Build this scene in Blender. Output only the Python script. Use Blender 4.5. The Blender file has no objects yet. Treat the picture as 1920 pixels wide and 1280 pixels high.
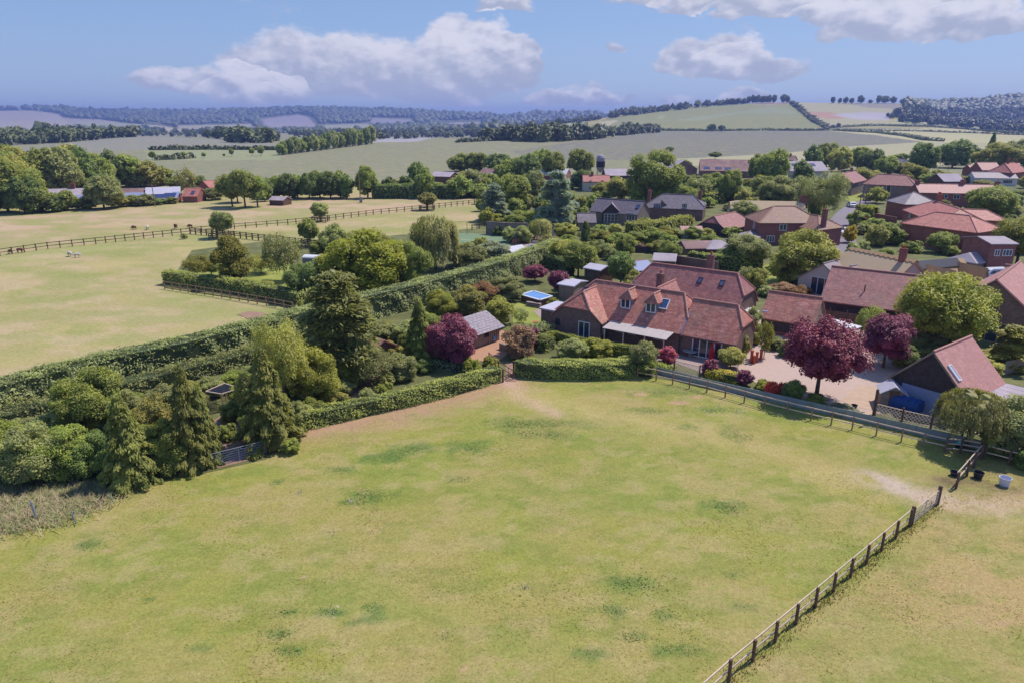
import bpy, math, random
import numpy as np
from mathutils import Vector

# ------------------------------------------------------------------ camera, sky, sun, exposure
SC = bpy.context.scene
COL = SC.collection
H, F, HOR = 24.0, 1280.0, 225.0            # camera height (m), focal length and horizon row of the 1920 px photograph
TH = math.atan((640 - HOR) / F)
CT, ST = math.cos(TH), math.sin(TH)
cam_data = bpy.data.cameras.new('camera'); cam = bpy.data.objects.new('camera', cam_data); COL.objects.link(cam)
cam.location = (0, 0, H); cam.rotation_euler = (math.pi / 2 - TH, 0, 0)
cam_data.sensor_width = 36; cam_data.lens = 24.0; cam_data.clip_start = 0.5; cam_data.clip_end = 20000
SC.camera = cam

SUN_EL, SUN_AZ = math.radians(57), math.atan2(0.56, 0.83)     # azimuth measured from +x towards +y
sun_dir = Vector((math.cos(SUN_EL) * math.cos(SUN_AZ), math.cos(SUN_EL) * math.sin(SUN_AZ), math.sin(SUN_EL)))
sd = bpy.data.lights.new('sun', 'SUN'); sd.energy = 4.2; sd.angle = math.radians(0.6); sd.color = (1.0, 0.93, 0.86)
sun = bpy.data.objects.new('sun', sd); COL.objects.link(sun)
sun.rotation_euler = (-sun_dir).to_track_quat('-Z', 'Y').to_euler()

W = bpy.data.worlds.new('World'); SC.world = W; W.use_nodes = True
def build_world():
    nt = W.node_tree; nt.nodes.clear(); N = nt.nodes.new; L = nt.links.new
    out = N('ShaderNodeOutputWorld'); bg = N('ShaderNodeBackground'); L(bg.outputs[0], out.inputs[0])
    sky = N('ShaderNodeTexSky'); sky.sky_type = 'NISHITA'; sky.sun_disc = False
    sky.sun_elevation = SUN_EL; sky.sun_rotation = math.pi / 2 - SUN_AZ
    sky.altitude = 100; sky.air_density = 1.0; sky.dust_density = 0.6; sky.ozone_density = 2.0
    bg.inputs[1].default_value = 0.15
    tc = N('ShaderNodeTexCoord'); sep = N('ShaderNodeSeparateXYZ'); L(tc.outputs['Generated'], sep.inputs[0])
    def m(op, a, b=None, c=None, clamp=False):
        n = N('ShaderNodeMath'); n.operation = op; n.use_clamp = clamp
        for i, v in enumerate((a, b, c)):
            if v is None: continue
            if isinstance(v, (int, float)): n.inputs[i].default_value = v
            else: L(v, n.inputs[i])
        return n.outputs[0]
    # azimuth / elevation of the sky direction, in degrees
    az = m('MULTIPLY', m('ARCTAN2', sep.outputs[0], sep.outputs[1]), 57.29578)
    el = m('MULTIPLY', m('ARCSINE', sep.outputs[2]), 57.29578)
    def noise(scale, detail, rough, vec, w=None):
        n = N('ShaderNodeTexNoise'); n.inputs['Scale'].default_value = scale; n.inputs['Detail'].default_value = detail
        n.inputs['Roughness'].default_value = rough; L(vec, n.inputs['Vector']); return n
    cmb = N('ShaderNodeCombineXYZ'); L(az, cmb.inputs[0]); L(m('MULTIPLY', el, 1.7), cmb.inputs[1])
    n1 = noise(0.13, 5, 0.52, cmb.outputs[0]); n2 = noise(0.42, 4, 0.5, cmb.outputs[0])
    off = N('ShaderNodeVectorMath'); off.operation = 'ADD'; L(cmb.outputs[0], off.inputs[0]); off.inputs[1].default_value = (0.55, 0.75, 0)
    n1b = noise(0.13, 5, 0.52, off.outputs[0]); n2b = noise(0.42, 4, 0.5, off.outputs[0]); n5 = noise(1.5, 5, 0.6, cmb.outputs[0])
    wob = m('SUBTRACT', n1.outputs[0], 0.5); wob2 = m('SUBTRACT', n2.outputs[0], 0.5); wob5 = m('SUBTRACT', n5.outputs[0], 0.5)
    relief = m('ADD', m('MULTIPLY', m('SUBTRACT', n1.outputs[0], n1b.outputs[0]), 1.6), m('ADD', m('MULTIPLY', m('SUBTRACT', n2.outputs[0], n2b.outputs[0]), 1.5), m('MULTIPLY', wob5, .35)))
    # cumulus: (azimuth, elevation of flat base, half width, height) in degrees
    clouds = []
    def cl(px, base, hw, top, wgt=1.0):
        u = (px - 960) / F
        f = lambda row: math.degrees(math.asin(((-ST + (640 - row) / F * CT)) / math.sqrt(1 + u * u + ((640 - row) / F) ** 2)))
        a = math.degrees(math.atan2(u, CT + (640 - base) / F * ST))
        k = 1 / (1 + u * u)
        clouds.append((a, f(base), math.degrees(hw / F) * k, f(top) - f(base), wgt))
    for c in [(560, 138, 170, 48), (690, 155, 190, 50), (850, 162, 115, 22), (930, 150, 85, 52), (770, 160, 150, 62), (850, 125, 75, 14, 1.3), (905, 120, 80, 26, 1.2), (960, 130, 60, 60, 1.1),
              (330, 160, 100, 128), (420, 168, 90, 118), (480, 185, 100, 138), (500, 190, 60, 160), (400, 165, 50, 116),
              (1290, 125, 70, 66), (1360, 130, 90, 60), (1430, 142, 75, 90), (1400, 190, 62, 158), (1400, 138, 110, 84),
              (1050, 192, 80, 166), (1130, 192, 60, 172), (1155, 92, 32, 66, .55), (1090, 185, 70, 150, .5),
              (1500, 22, 170, -18), (1640, 60, 130, 5), (1780, 40, 170, -30), (1800, 64, 120, 10), (1890, 50, 120, 0), (1560, 40, 80, 0),
              (1380, 12, 150, -20), (1240, 4, 120, -20, .6), (950, 14, 60, -20, .7), (1690, 30, 200, -60), (1280, 190, 60, 176, .3)]:
        cl(*c)
    dens = None; shade = None
    azw = m('ADD', az, m('MULTIPLY', wob2, 2.6)); elw = m('ADD', el, m('MULTIPLY', wob2, 1.5))
    for a, e, hw, hh, wg in clouds:
        dx = m('DIVIDE', m('SUBTRACT', azw, a), hw)
        dy = m('DIVIDE', m('SUBTRACT', elw, e), hh)
        up = m('MAXIMUM', dy, 0.0); dn = m('MULTIPLY', m('MINIMUM', dy, 0.0), 3.2)
        r2 = m('ADD', m('MULTIPLY', dx, dx), m('ADD', m('MULTIPLY', up, up), m('MULTIPLY', dn, dn)))
        d = m('MULTIPLY', m('SUBTRACT', 1.0, r2), wg)
        dens = d if dens is None else m('MAXIMUM', dens, d)
        s = m('MULTIPLY', dy, m('GREATER_THAN', d, -0.25))
        shade = s if shade is None else m('MAXIMUM', shade, s)
    # the rest of the sky carries the same kind of scattered cumulus
    n3 = noise(2.2, 5, 0.55, tc.outputs['Generated'])
    outside = m('MULTIPLY', m('GREATER_THAN', m('MAXIMUM', m('ABSOLUTE', m('MULTIPLY', az, 1 / 46.0)), m('DIVIDE', el, 15.0)), 1.0),
                m('MULTIPLY', m('SUBTRACT', n3.outputs[0], 0.56), 9.0))
    dens = m('MAXIMUM', dens, m('SUBTRACT', m('MINIMUM', outside, 1.0), 0.15))
    body = m('ADD', m('ADD', dens, m('MULTIPLY', wob, 1.5)), m('MULTIPLY', wob5, .4))
    mask = N('ShaderNodeMapRange'); mask.interpolation_type = 'SMOOTHSTEP'; L(body, mask.inputs[0])
    mask.inputs[1].default_value = 0.04; mask.inputs[2].default_value = 0.40
    lit = m('ADD', m('MULTIPLY', shade, 0.75), relief, None)
    lr = N('ShaderNodeMapRange'); lr.interpolation_type = 'SMOOTHSTEP'; L(lit, lr.inputs[0]); lr.inputs[1].default_value = -0.1; lr.inputs[2].default_value = 0.85
    cc = N('ShaderNodeMixRGB'); L(lr.outputs[0], cc.inputs[0])
    cc.inputs[1].default_value = (2.5, 2.75, 3.6, 1); cc.inputs[2].default_value = (4.6, 4.55, 5.1, 1)
    # tint of the clear sky
    hs = N('ShaderNodeHueSaturation'); hs.inputs['Saturation'].default_value = 0.95; hs.inputs['Value'].default_value = 0.9; L(sky.outputs[0], hs.inputs['Color'])
    tint = N('ShaderNodeMixRGB'); tint.blend_type = 'MULTIPLY'; tint.inputs[0].default_value = 1; L(hs.outputs[0], tint.inputs[1]); tint.inputs[2].default_value = (0.98, 0.93, 1.05, 1)
    gm = N('ShaderNodeMixRGB'); gm.inputs[0].default_value = 0.72; L(tint.outputs[0], gm.inputs[1]); gr = N('ShaderNodeMapRange'); L(el, gr.inputs[0]); gr.inputs[1].default_value = 0; gr.inputs[2].default_value = 22; gc = N('ShaderNodeMixRGB'); L(gr.outputs[0], gc.inputs[0]); gc.inputs[1].default_value = (1.6, 2.5, 3.95, 1); gc.inputs[2].default_value = (.56, 1.5, 3.6, 1); L(gc.outputs[0], gm.inputs[2])
    mx = N('ShaderNodeMixRGB'); L(m('MULTIPLY', mask.outputs[0], 0.93), mx.inputs[0]); L(gm.outputs[0], mx.inputs[1]); L(cc.outputs[0], mx.inputs[2])
    L(mx.outputs[0], bg.inputs[0])
build_world()
SC.view_settings.view_transform = 'Standard'; SC.view_settings.look = 'None'
SC.view_settings.exposure = 0.18; SC.view_settings.gamma = 1.0; SC.view_settings.use_curve_mapping = False
SC.render.engine = 'CYCLES'
SC.cycles.max_bounces = 5; SC.cycles.diffuse_bounces = 3; SC.cycles.glossy_bounces = 2; SC.cycles.transmission_bounces = 3
SC.cycles.transparent_max_bounces = 6; SC.cycles.volume_bounces = 0; SC.cycles.use_denoising = True
SC.cycles.caustics_reflective = False; SC.cycles.caustics_refractive = False

# ------------------------------------------------------------------ ground shape and projection helpers
R = random.Random(7)
NPR = np.random.default_rng(11)
RING_PX = [-500, 0, 120, 240, 360, 480, 600, 720, 840, 960, 1080, 1200, 1320, 1440, 1560, 1680, 1800, 1920, 2400]
RINGS = [  # (distance, rows where that ring of land shows, one per column of RING_PX); None = level ground
    (450, None),
    (700, [273.4, 273, 272, 271, 270, 270, 270, 269, 268, 267, 267, 268, 270, 272, 274, 276, 277, 277, 277]),
    (950, [262, 263, 261, 257, 260, 264, 264, 262.5, 261, 260, 259, 258, 257, 257, 258, 260, 262, 264, 264]),
    (1350, [262, 263, 264, 264, 264, 264, 264, 264, 263, 260, 256, 248, 246.5, 246, 245.5, 246, 249, 252, 254]),
    (1650, [258, 258, 258, 257, 258, 258, 258, 258, 256, 248, 240, 230, 224, 220, 219, 226, 240, 246, 250]),
    (2100, [254, 253, 253, 252, 252, 252, 252, 252, 248, 240, 229, 211, 199, 192.5, 193, 194, 224, 232, 236]),
    (2900, [246, 247, 246, 245, 246, 246, 246, 246, 244, 240, 232, 222, 212, 202, 200, 198, 194, 184, 182]),
    (4200, [226, 228, 226, 228, 232, 232, 233, 233, 234, 233, 229, 222, 216, 210, 206, 206, 203, 200, 198]),
    (5600, [206, 208, 203.5, 211, 212.5, 209, 208, 210, 213.5, 217, 213, 213, 216, 216, 214, 212, 210, 210, 210]),
    (8200, [215, 214, 213, 214, 215, 215, 216, 218, 220, 221, 220, 220, 220, 220, 220, 220, 220, 220, 220])]
def _ringz():
    ys = [r[0] for r in RINGS]; Z = []
    for y, rows in RINGS:
        if rows is None: Z.append(np.zeros(len(RING_PX)))
        else: Z.append(np.array([H + y * math.tan(math.atan((640 - r) / F) - TH) for r in rows]))
    return np.array(ys, float), np.array(Z)
RY, RZ = _ringz(); RU = (np.array(RING_PX, float) - 960) / F * CT
def zt(x, y):
    x = np.asarray(x, float); y = np.asarray(y, float)
    yy = np.clip(y, RY[0], RY[-1]); u = x / np.maximum(y, 1.0)
    u = np.clip(u, RU[0], RU[-1])
    i = np.clip(np.searchsorted(RY, yy) - 1, 0, len(RY) - 2); j = np.clip(np.searchsorted(RU, u) - 1, 0, len(RU) - 2)
    a = (yy - RY[i]) / (RY[i + 1] - RY[i]); b = (u - RU[j]) / (RU[j + 1] - RU[j])
    a = a * a * (3 - 2 * a); b = b * b * (3 - 2 * b)
    return (RZ[i, j] * (1 - a) * (1 - b) + RZ[i + 1, j] * a * (1 - b) + RZ[i, j + 1] * (1 - a) * b + RZ[i + 1, j + 1] * a * b)
def G(px, py, z=0.0):
    u = (px - 960) / F; v = (640 - py) / F
    t = (z - H) / (-ST + v * CT)
    return (u * t, (CT + v * ST) * t)
MY = np.geomspace(60, 8000, 1200)
def GT(px, py):
    """where the line of sight of a photo pixel first meets the land"""
    u = (px - 960) / F; v = (640 - py) / F
    dy = CT + v * ST; t = MY / dy; x = u * t; z = H + (-ST + v * CT) * t
    d = z - zt(x, MY)
    k = np.nonzero(d < 0)[0]
    if len(k) == 0: k = [int(np.argmin(d[600:])) + 600]
    if k[0] == 0: return G(px, py) + (0.0,)
    i = k[0]; a = d[i - 1] / (d[i - 1] - d[i] + 1e-9) if d[i] < 0 else 0
    y = MY[i - 1] + (MY[i] - MY[i - 1]) * a; x = u * y / dy
    return (x, y, float(zt(x, y)))
def proj(x, y, z):
    f = y * CT - (z - H) * ST; up = y * ST + (z - H) * CT
    return 960 + F * x / f, 640 - F * up / f
def depth(x, y, z=0): return y * CT - (z - H) * ST
def height_to(x, y, z0, row):
    k = (640 - row) / F           # solve for z where the point shows at that row
    # 640-row = F*(y*ST+(z-H)*CT)/(y*CT-(z-H)*ST)
    dz = (k * y * CT - y * ST) / (CT + k * ST)
    return H + dz - z0

# ------------------------------------------------------------------ mesh building
ORG = [0.0, 0.0, 0.0]
class MB:
    def __init__(s): s.v = []; s.f = []; s.mi = []
    def add(s, vs, fs, m=0):
        k = len(s.v); s.v += [tuple(p) for p in vs]
        for f in fs: s.f.append([i + k for i in f]); s.mi.append(m)
    def box(s, c, sz, rz=0, m=0, tilt=None):
        hx, hy, hz = sz[0] / 2, sz[1] / 2, sz[2] / 2; ca, sa = math.cos(rz), math.sin(rz); vs = []
        for x, y, z in ((-hx, -hy, -hz), (hx, -hy, -hz), (hx, hy, -hz), (-hx, hy, -hz), (-hx, -hy, hz), (hx, -hy, hz), (hx, hy, hz), (-hx, hy, hz)):
            vs.append((c[0] + x * ca - y * sa, c[1] + x * sa + y * ca, c[2] + z))
        s.add(vs, [(3, 2, 1, 0), (4, 5, 6, 7), (0, 1, 5, 4), (1, 2, 6, 5), (2, 3, 7, 6), (3, 0, 4, 7)], m)
    def beam(s, p, q, w, h, m=0):
        p = Vector(p); q = Vector(q); d = (q - p).normalized()
        up = Vector((0, 0, 1)) if abs(d.z) < .95 else Vector((0, 1, 0))
        a = d.cross(up).normalized() * w / 2; b = a.cross(d).normalized() * h / 2
        vs = [p - a - b, p + a - b, p + a + b, p - a + b, q - a - b, q + a - b, q + a + b, q - a + b]
        s.add(vs, [(0, 1, 2, 3), (7, 6, 5, 4), (1, 0, 4, 5), (2, 1, 5, 6), (3, 2, 6, 7), (0, 3, 7, 4)], m)
    def tube(s, p, q, r, r2=None, n=8, m=0, cap=True):
        r2 = r if r2 is None else r2; p = Vector(p); q = Vector(q); d = (q - p).normalized()
        a = d.orthogonal().normalized(); b = d.cross(a); vs = []
        for c, rr in ((p, r), (q, r2)):
            for i in range(n):
                t = 2 * math.pi * i / n; vs.append(c + (a * math.cos(t) + b * math.sin(t)) * rr)
        fs = [(i, (i + 1) % n, n + (i + 1) % n, n + i) for i in range(n)]
        if cap: fs += [tuple(range(n - 1, -1, -1)), tuple(range(n, 2 * n))]
        s.add(vs, fs, m)
    def slab(s, poly, th, m=0):
        """polygon (top side, counter-clockwise from above) with a thickness downwards"""
        n = len(poly); vs = [tuple(p) for p in poly] + [(p[0], p[1], p[2] - th) for p in poly]
        fs = [tuple(range(n)), tuple(range(2 * n - 1, n - 1, -1))] + [(i, i + n, (i + 1) % n + n, (i + 1) % n) for i in range(n)]
        s.add(vs, fs, m)
    def prism(s, poly2, z0, z1, m=0):
        n = len(poly2); vs = [(p[0], p[1], z0) for p in poly2] + [(p[0], p[1], z1) for p in poly2]
        s.add(vs, [tuple(range(n - 1, -1, -1)), tuple(range(n, 2 * n))] + [(i, (i + 1) % n, (i + 1) % n + n, i + n) for i in range(n)], m)
    def lathe(s, c, prof, n=12, m=0):
        vs = []; fs = []
        for r, z in prof:
            for i in range(n): t = 2 * math.pi * i / n; vs.append((c[0] + r * math.cos(t), c[1] + r * math.sin(t), c[2] + z))
        for k in range(len(prof) - 1):
            for i in range(n): fs.append((k * n + i, k * n + (i + 1) % n, (k + 1) * n + (i + 1) % n, (k + 1) * n + i))
        fs.append(tuple(range(n - 1, -1, -1))); fs.append(tuple(range((len(prof) - 1) * n, len(prof) * n)))
        s.add(vs, fs, m)
def auto_uv(me):
    nl = len(me.loops); nv = len(me.vertices)
    co = np.empty(nv * 3, 'f'); me.vertices.foreach_get('co', co); co = co.reshape(-1, 3)
    li = np.empty(nl, 'i'); me.loops.foreach_get('vertex_index', li)
    npoly = len(me.polygons); nr = np.empty(npoly * 3, 'f'); me.polygons.foreach_get('normal', nr); nr = nr.reshape(-1, 3)
    ls = np.empty(npoly, 'i'); me.polygons.foreach_get('loop_total', ls)
    pn = np.repeat(nr, ls, axis=0); p = co[li]
    t = np.stack([-pn[:, 1], pn[:, 0], np.zeros(nl)], 1); ln = np.linalg.norm(t, axis=1)
    flat = ln < 0.05; t[flat] = (1, 0, 0); ln[flat] = 1; t /= ln[:, None]
    b = np.cross(pn, t); uv = np.stack([(p * t).sum(1), (p * b).sum(1)], 1).astype('f')
    l = me.uv_layers.new(name='UVMap'); l.data.foreach_set('uv', uv.ravel())
def mesh_of(name, mb, org=(0, 0, 0), uv=True):
    me = bpy.data.meshes.new(name)
    me.from_pydata([(a - org[0], b - org[1], c - org[2]) for a, b, c in mb.v], [], mb.f)
    me.update()
    if any(mb.mi): me.polygons.foreach_set('material_index', mb.mi)
    if uv: auto_uv(me)
    return me
def props(o, label=None, cat=None, group=None, kind=None):
    if label: o['label'] = label
    if cat: o['category'] = cat
    if group: o['group'] = group
    if kind: o['kind'] = kind
    return o
def empty(name, loc, label, cat, group=None, rz=0):
    o = bpy.data.objects.new(name, None); COL.objects.link(o); o.location = loc; o.rotation_euler = (0, 0, rz)
    o.empty_display_size = 0.3
    return props(o, label, cat, group)
def part(name, mb, mats, parent=None, label=None, smooth=False, kind=None, uv=True):
    """a mesh built in world coordinates, put under parent (its origin becomes the parent's)"""
    org = (0, 0, 0)
    p = parent
    while p is not None:
        org = (org[0] + p.location[0], org[1] + p.location[1], org[2] + p.location[2]); p = p.parent
    me = mb if isinstance(mb, bpy.types.Mesh) else mesh_of(name, mb, org, uv)
    for m in (mats if isinstance(mats, (list, tuple)) else [mats]): me.materials.append(m)
    if smooth: me.polygons.foreach_set('use_smooth', [True] * len(me.polygons))
    o = bpy.data.objects.new(name, me); COL.objects.link(o); o.parent = parent
    if label: o['label'] = label
    if kind: o['kind'] = kind
    return o
def inst(name, me, parent, loc=(0, 0, 0), rz=0, scale=None, mat=None, rot=None):
    o = bpy.data.objects.new(name, me); COL.objects.link(o); o.parent = parent; o.location = loc
    o.rotation_euler = rot if rot else (0, 0, rz)
    if scale: o.scale = scale
    if mat: o.material_slots[0].link = 'OBJECT'; o.material_slots[0].material = mat
    return o
def arr_mesh(name, V, Q, mat=None, col=None, cor=4):
    me = bpy.data.meshes.new(name); V = np.asarray(V, 'f'); Q = np.asarray(Q, 'i'); nq = len(Q); k = Q.shape[1]
    me.vertices.add(len(V)); me.vertices.foreach_set('co', V.ravel())
    me.loops.add(nq * k); me.loops.foreach_set('vertex_index', Q.ravel())
    me.polygons.add(nq); me.polygons.foreach_set('loop_start', np.arange(0, nq * k, k, dtype='i'))
    try: me.polygons.foreach_set('loop_total', np.full(nq, k, 'i'))
    except Exception: pass
    me.update(calc_edges=True)
    if col is not None:
        a = me.color_attributes.new('Col', 'FLOAT_COLOR', 'POINT'); c = np.ones((len(V), 4), 'f'); c[:, :3] = col; a.data.foreach_set('color', c.ravel())
    if mat: me.materials.append(mat)
    return me

# ------------------------------------------------------------------ materials
def lin(c): return tuple(((v / 255) / 12.92 if v / 255 <= .04045 else ((v / 255 + .055) / 1.055) ** 2.4) for v in c)
def K(r, g, b, k=0.80):          # albedo from the colour a surface shows in sun
    return tuple(min(.9, v * k) for v in lin((r, g, b)))
class NT:
    def __init__(s, name):
        s.m = bpy.data.materials.new(name); s.m.use_nodes = True; s.t = s.m.node_tree; s.t.nodes.clear()
        s.out = s.n('ShaderNodeOutputMaterial')
    def n(s, typ, **kw):
        x = s.t.nodes.new(typ)
        for k, v in kw.items(): setattr(x, k, v)
        return x
    def l(s, a, b): s.t.links.new(a, b)
    def put(s, inp, v):
        if isinstance(v, bpy.types.NodeSocket): s.l(v, inp)
        elif isinstance(v, (tuple, list)) and len(v) == 3 and inp.type == 'RGBA': inp.default_value = (*v, 1)
        else: inp.default_value = v
    def math(s, op, a, b=0.0, clamp=False):
        x = s.n('ShaderNodeMath', operation=op, use_clamp=clamp); s.put(x.inputs[0], a); s.put(x.inputs[1], b); return x.outputs[0]
    def noise(s, vec, scale, detail=4, rough=.55, dist=0):
        x = s.n('ShaderNodeTexNoise'); s.put(x.inputs['Vector'], vec); x.inputs['Scale'].default_value = scale
        x.inputs['Detail'].default_value = detail; x.inputs['Roughness'].default_value = rough; x.inputs['Distortion'].default_value = dist
        return x.outputs[0]
    def ramp(s, f, lo, hi, a=0., b=1.):
        x = s.n('ShaderNodeMapRange'); s.put(x.inputs[0], f); x.inputs[1].default_value = lo; x.inputs[2].default_value = hi
        x.inputs[3].default_value = a; x.inputs[4].default_value = b; return x.outputs[0]
    def mix(s, f, a, b, mode='MIX'):
        x = s.n('ShaderNodeMixRGB', blend_type=mode); s.put(x.inputs[0], f); s.put(x.inputs[1], a); s.put(x.inputs[2], b); return x.outputs[0]
    def mapping(s, vec, sc=(1, 1, 1), rot=(0, 0, 0)):
        x = s.n('ShaderNodeMapping'); s.put(x.inputs[0], vec); x.inputs['Scale'].default_value = sc; x.inputs['Rotation'].default_value = rot; return x.outputs[0]
    def geo(s): return s.n('ShaderNodeNewGeometry').outputs['Position']
    def uv(s): return s.n('ShaderNodeTexCoord').outputs['UV']
    def bump(s, h, st=.3, d=.05):
        x = s.n('ShaderNodeBump'); x.inputs['Strength'].default_value = st; x.inputs['Distance'].default_value = d; s.put(x.inputs['Height'], h); return x.outputs[0]
    def princ(s, col, rough=.8, spec=.3, metal=0., normal=None):
        x = s.n('ShaderNodeBsdfPrincipled'); s.put(x.inputs['Base Color'], col); s.put(x.inputs['Roughness'], rough)
        x.inputs['Specular IOR Level'].default_value = spec; x.inputs['Metallic'].default_value = metal
        if normal: s.l(normal, x.inputs['Normal'])
        return x.outputs[0]
    def done(s, sh): s.l(sh, s.out.inputs[0]); return s.m
def plain(name, col, rough=.7, var=.15, scale=2.0, spec=.3, metal=0., bump=.0, col2=None, vscale=None):
    t = NT(name); g = t.geo()
    f = t.noise(g if vscale is None else t.mapping(g, vscale), scale, 5, .6)
    f2 = t.noise(g, scale * 9, 3, .6)
    c = t.mix(t.ramp(f, .3, .7), tuple(v * (1 - var) for v in col), col2 if col2 else tuple(min(.95, v * (1 + var)) for v in col))
    c = t.mix(t.ramp(f2, .3, .7, 0, .5), c, tuple(v * (1 - var * 1.2) for v in col))
    nm = t.bump(f2, bump, .03) if bump else None
    return t.done(t.princ(c, rough, spec, metal, nm))
def tiles(name, cols, moss=None, mossamt=.3, rough=.62, row=.1, wid=.17, bump=.25):
    """clay or slate roof: staggered courses in the roof's own plane, weathered in patches and streaks"""
    t = NT(name); uv = t.uv(); g = t.geo()
    b = t.n('ShaderNodeTexBrick'); t.put(b.inputs['Vector'], uv); b.offset = .5
    b.inputs['Color1'].default_value = (0, 0, 0, 1); b.inputs['Color2'].default_value = (1, 1, 1, 1); b.inputs['Mortar'].default_value = (.0, .0, .0, 1)
    b.inputs['Scale'].default_value = 1; b.inputs['Mortar Size'].default_value = .006; b.inputs['Bias'].default_value = 0
    b.inputs['Brick Width'].default_value = wid; b.inputs['Row Height'].default_value = row
    st = t.noise(t.mapping(uv, (2.2, .35, 1)), 1.0, 5, .65); big = t.noise(g, .45, 4, .6); mid = t.noise(t.mapping(uv, (1.0, 3.2, 1)), 1.3, 6, .75)
    c = t.mix(t.ramp(b.outputs[0], .1, .9), cols[0], cols[1])
    c = t.mix(t.ramp(mid, .40, .62), c, cols[2]); c = t.mix(t.ramp(t.noise(g, 1.3, 6, .8), .5, .66, 0, .8), c, tuple(min(.9, v * 1.15) for v in cols[1]))
    c = t.mix(t.ramp(st, .45, .75, 0, .6), c, cols[3] if len(cols) > 3 else cols[0])
    if moss: c = t.mix(t.ramp(t.math('MULTIPLY', big, t.math('ADD', st, .5)), .48, .72, 0, mossamt), c, moss)
    sx = t.n('ShaderNodeSeparateXYZ'); t.put(sx.inputs[0], uv)
    saw = t.math('SUBTRACT', 1.0, t.math('FRACT', t.math('DIVIDE', sx.outputs[1], row)))
    hgt = t.math('ADD', t.math('MULTIPLY', saw, .6), t.math('MULTIPLY', mid, .6))
    return t.done(t.princ(c, rough, .38, 0, t.bump(hgt, bump, .03)))
def bricks(name, c1, c2, mortar, rough=.85):
    t = NT(name); uv = t.uv(); g = t.geo()
    b = t.n('ShaderNodeTexBrick'); t.put(b.inputs['Vector'], uv); b.offset = .5
    b.inputs['Color1'].default_value = (*c1, 1); b.inputs['Color2'].default_value = (*c2, 1); b.inputs['Mortar'].default_value = (*mortar, 1)
    b.inputs['Scale'].default_value = 1; b.inputs['Mortar Size'].default_value = .009; b.inputs['Brick Width'].default_value = .225; b.inputs['Row Height'].default_value = .075
    n = t.noise(g, .9, 5, .6); c = t.mix(t.ramp(n, .35, .7, 0, .45), b.outputs[0], tuple(v * .6 for v in c1))
    n2 = t.noise(g, 3.5, 4, .6); c = t.mix(t.ramp(n2, .5, .75, 0, .35), c, tuple(min(1, v * 1.5) for v in c2))
    return t.done(t.princ(c, rough, .2, 0, t.bump(b.outputs[1], .3, .02)))
def wood(name, c, rough=.8, groove=None, var=.3):
    t = NT(name); g = t.geo(); n = t.noise(t.mapping(g, (1, 1, 1)), 2.5, 6, .65); n2 = t.noise(t.mapping(g, (6, 6, 1)), 2, 3, .6)
    col = t.mix(t.ramp(n, .3, .7), tuple(v * (1 - var) for v in c), tuple(v * (1 + var) for v in c))
    col = t.mix(t.ramp(n2, .4, .8, 0, .5), col, tuple(v * .6 for v in c))
    return t.done(t.princ(col, rough, .2, 0, t.bump(n2, .2, .02)))
def foliage(name, c, c2=None, var=.42, spec=.35, trans=.42, sc=.7):
    """leaves: each clump and each tree a little different, sheen on top, light through the leaf"""
    t = NT(name); g = t.geo(); oi = t.n('ShaderNodeObjectInfo')
    n = t.noise(g, sc, 3, .6); n2 = t.noise(g, sc * 6, 3, .7)
    c = (c[0] * 2.45, c[1] * 2.35, c[2] * 2.0); c2 = (c2[0] * 2.2, c2[1] * 2.1, c2[2] * 1.8) if c2 else None
    c2 = c2 or (c[0] * 1.25, c[1] * 1.15, c[2] * .9)
    col = t.mix(t.ramp(n, .32, .68), tuple(v * (1 - var) for v in c), tuple(min(.9, v * (1 + var * .7)) for v in c2))
    col = t.mix(t.ramp(n2, .42, .75, 0, .6), col, tuple(min(.9, v * 1.3) for v in c2))
    rnd = t.n('ShaderNodeHueSaturation'); t.put(rnd.inputs['Color'], col)
    t.put(rnd.inputs['Value'], t.ramp(oi.outputs['Random'], 0, 1, .82, 1.18)); t.put(rnd.inputs['Hue'], t.ramp(oi.outputs['Random'], 0, 1, .49, .508))
    col = rnd.outputs[0]
    vm = t.n('ShaderNodeVectorMath', operation='MULTIPLY_ADD'); t.put(vm.inputs[0], t.n('ShaderNodeNewGeometry').outputs['Normal']); vm.inputs[1].default_value = (.65, .65, .65); vm.inputs[2].default_value = (0, 0, .42)
    vn = t.n('ShaderNodeVectorMath', operation='NORMALIZE'); t.l(vm.outputs[0], vn.inputs[0])
    p = t.princ(col, .55, spec, 0, vn.outputs[0]); tr = t.n('ShaderNodeBsdfTranslucent'); t.put(tr.inputs[0], t.mix(1.0, col, (1.1, 1.15, .6), 'MULTIPLY'))
    mx = t.n('ShaderNodeMixShader'); mx.inputs[0].default_value = trans; t.l(p, mx.inputs[1]); t.l(tr.outputs[0], mx.inputs[2])
    return t.done(mx.outputs[0])
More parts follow.
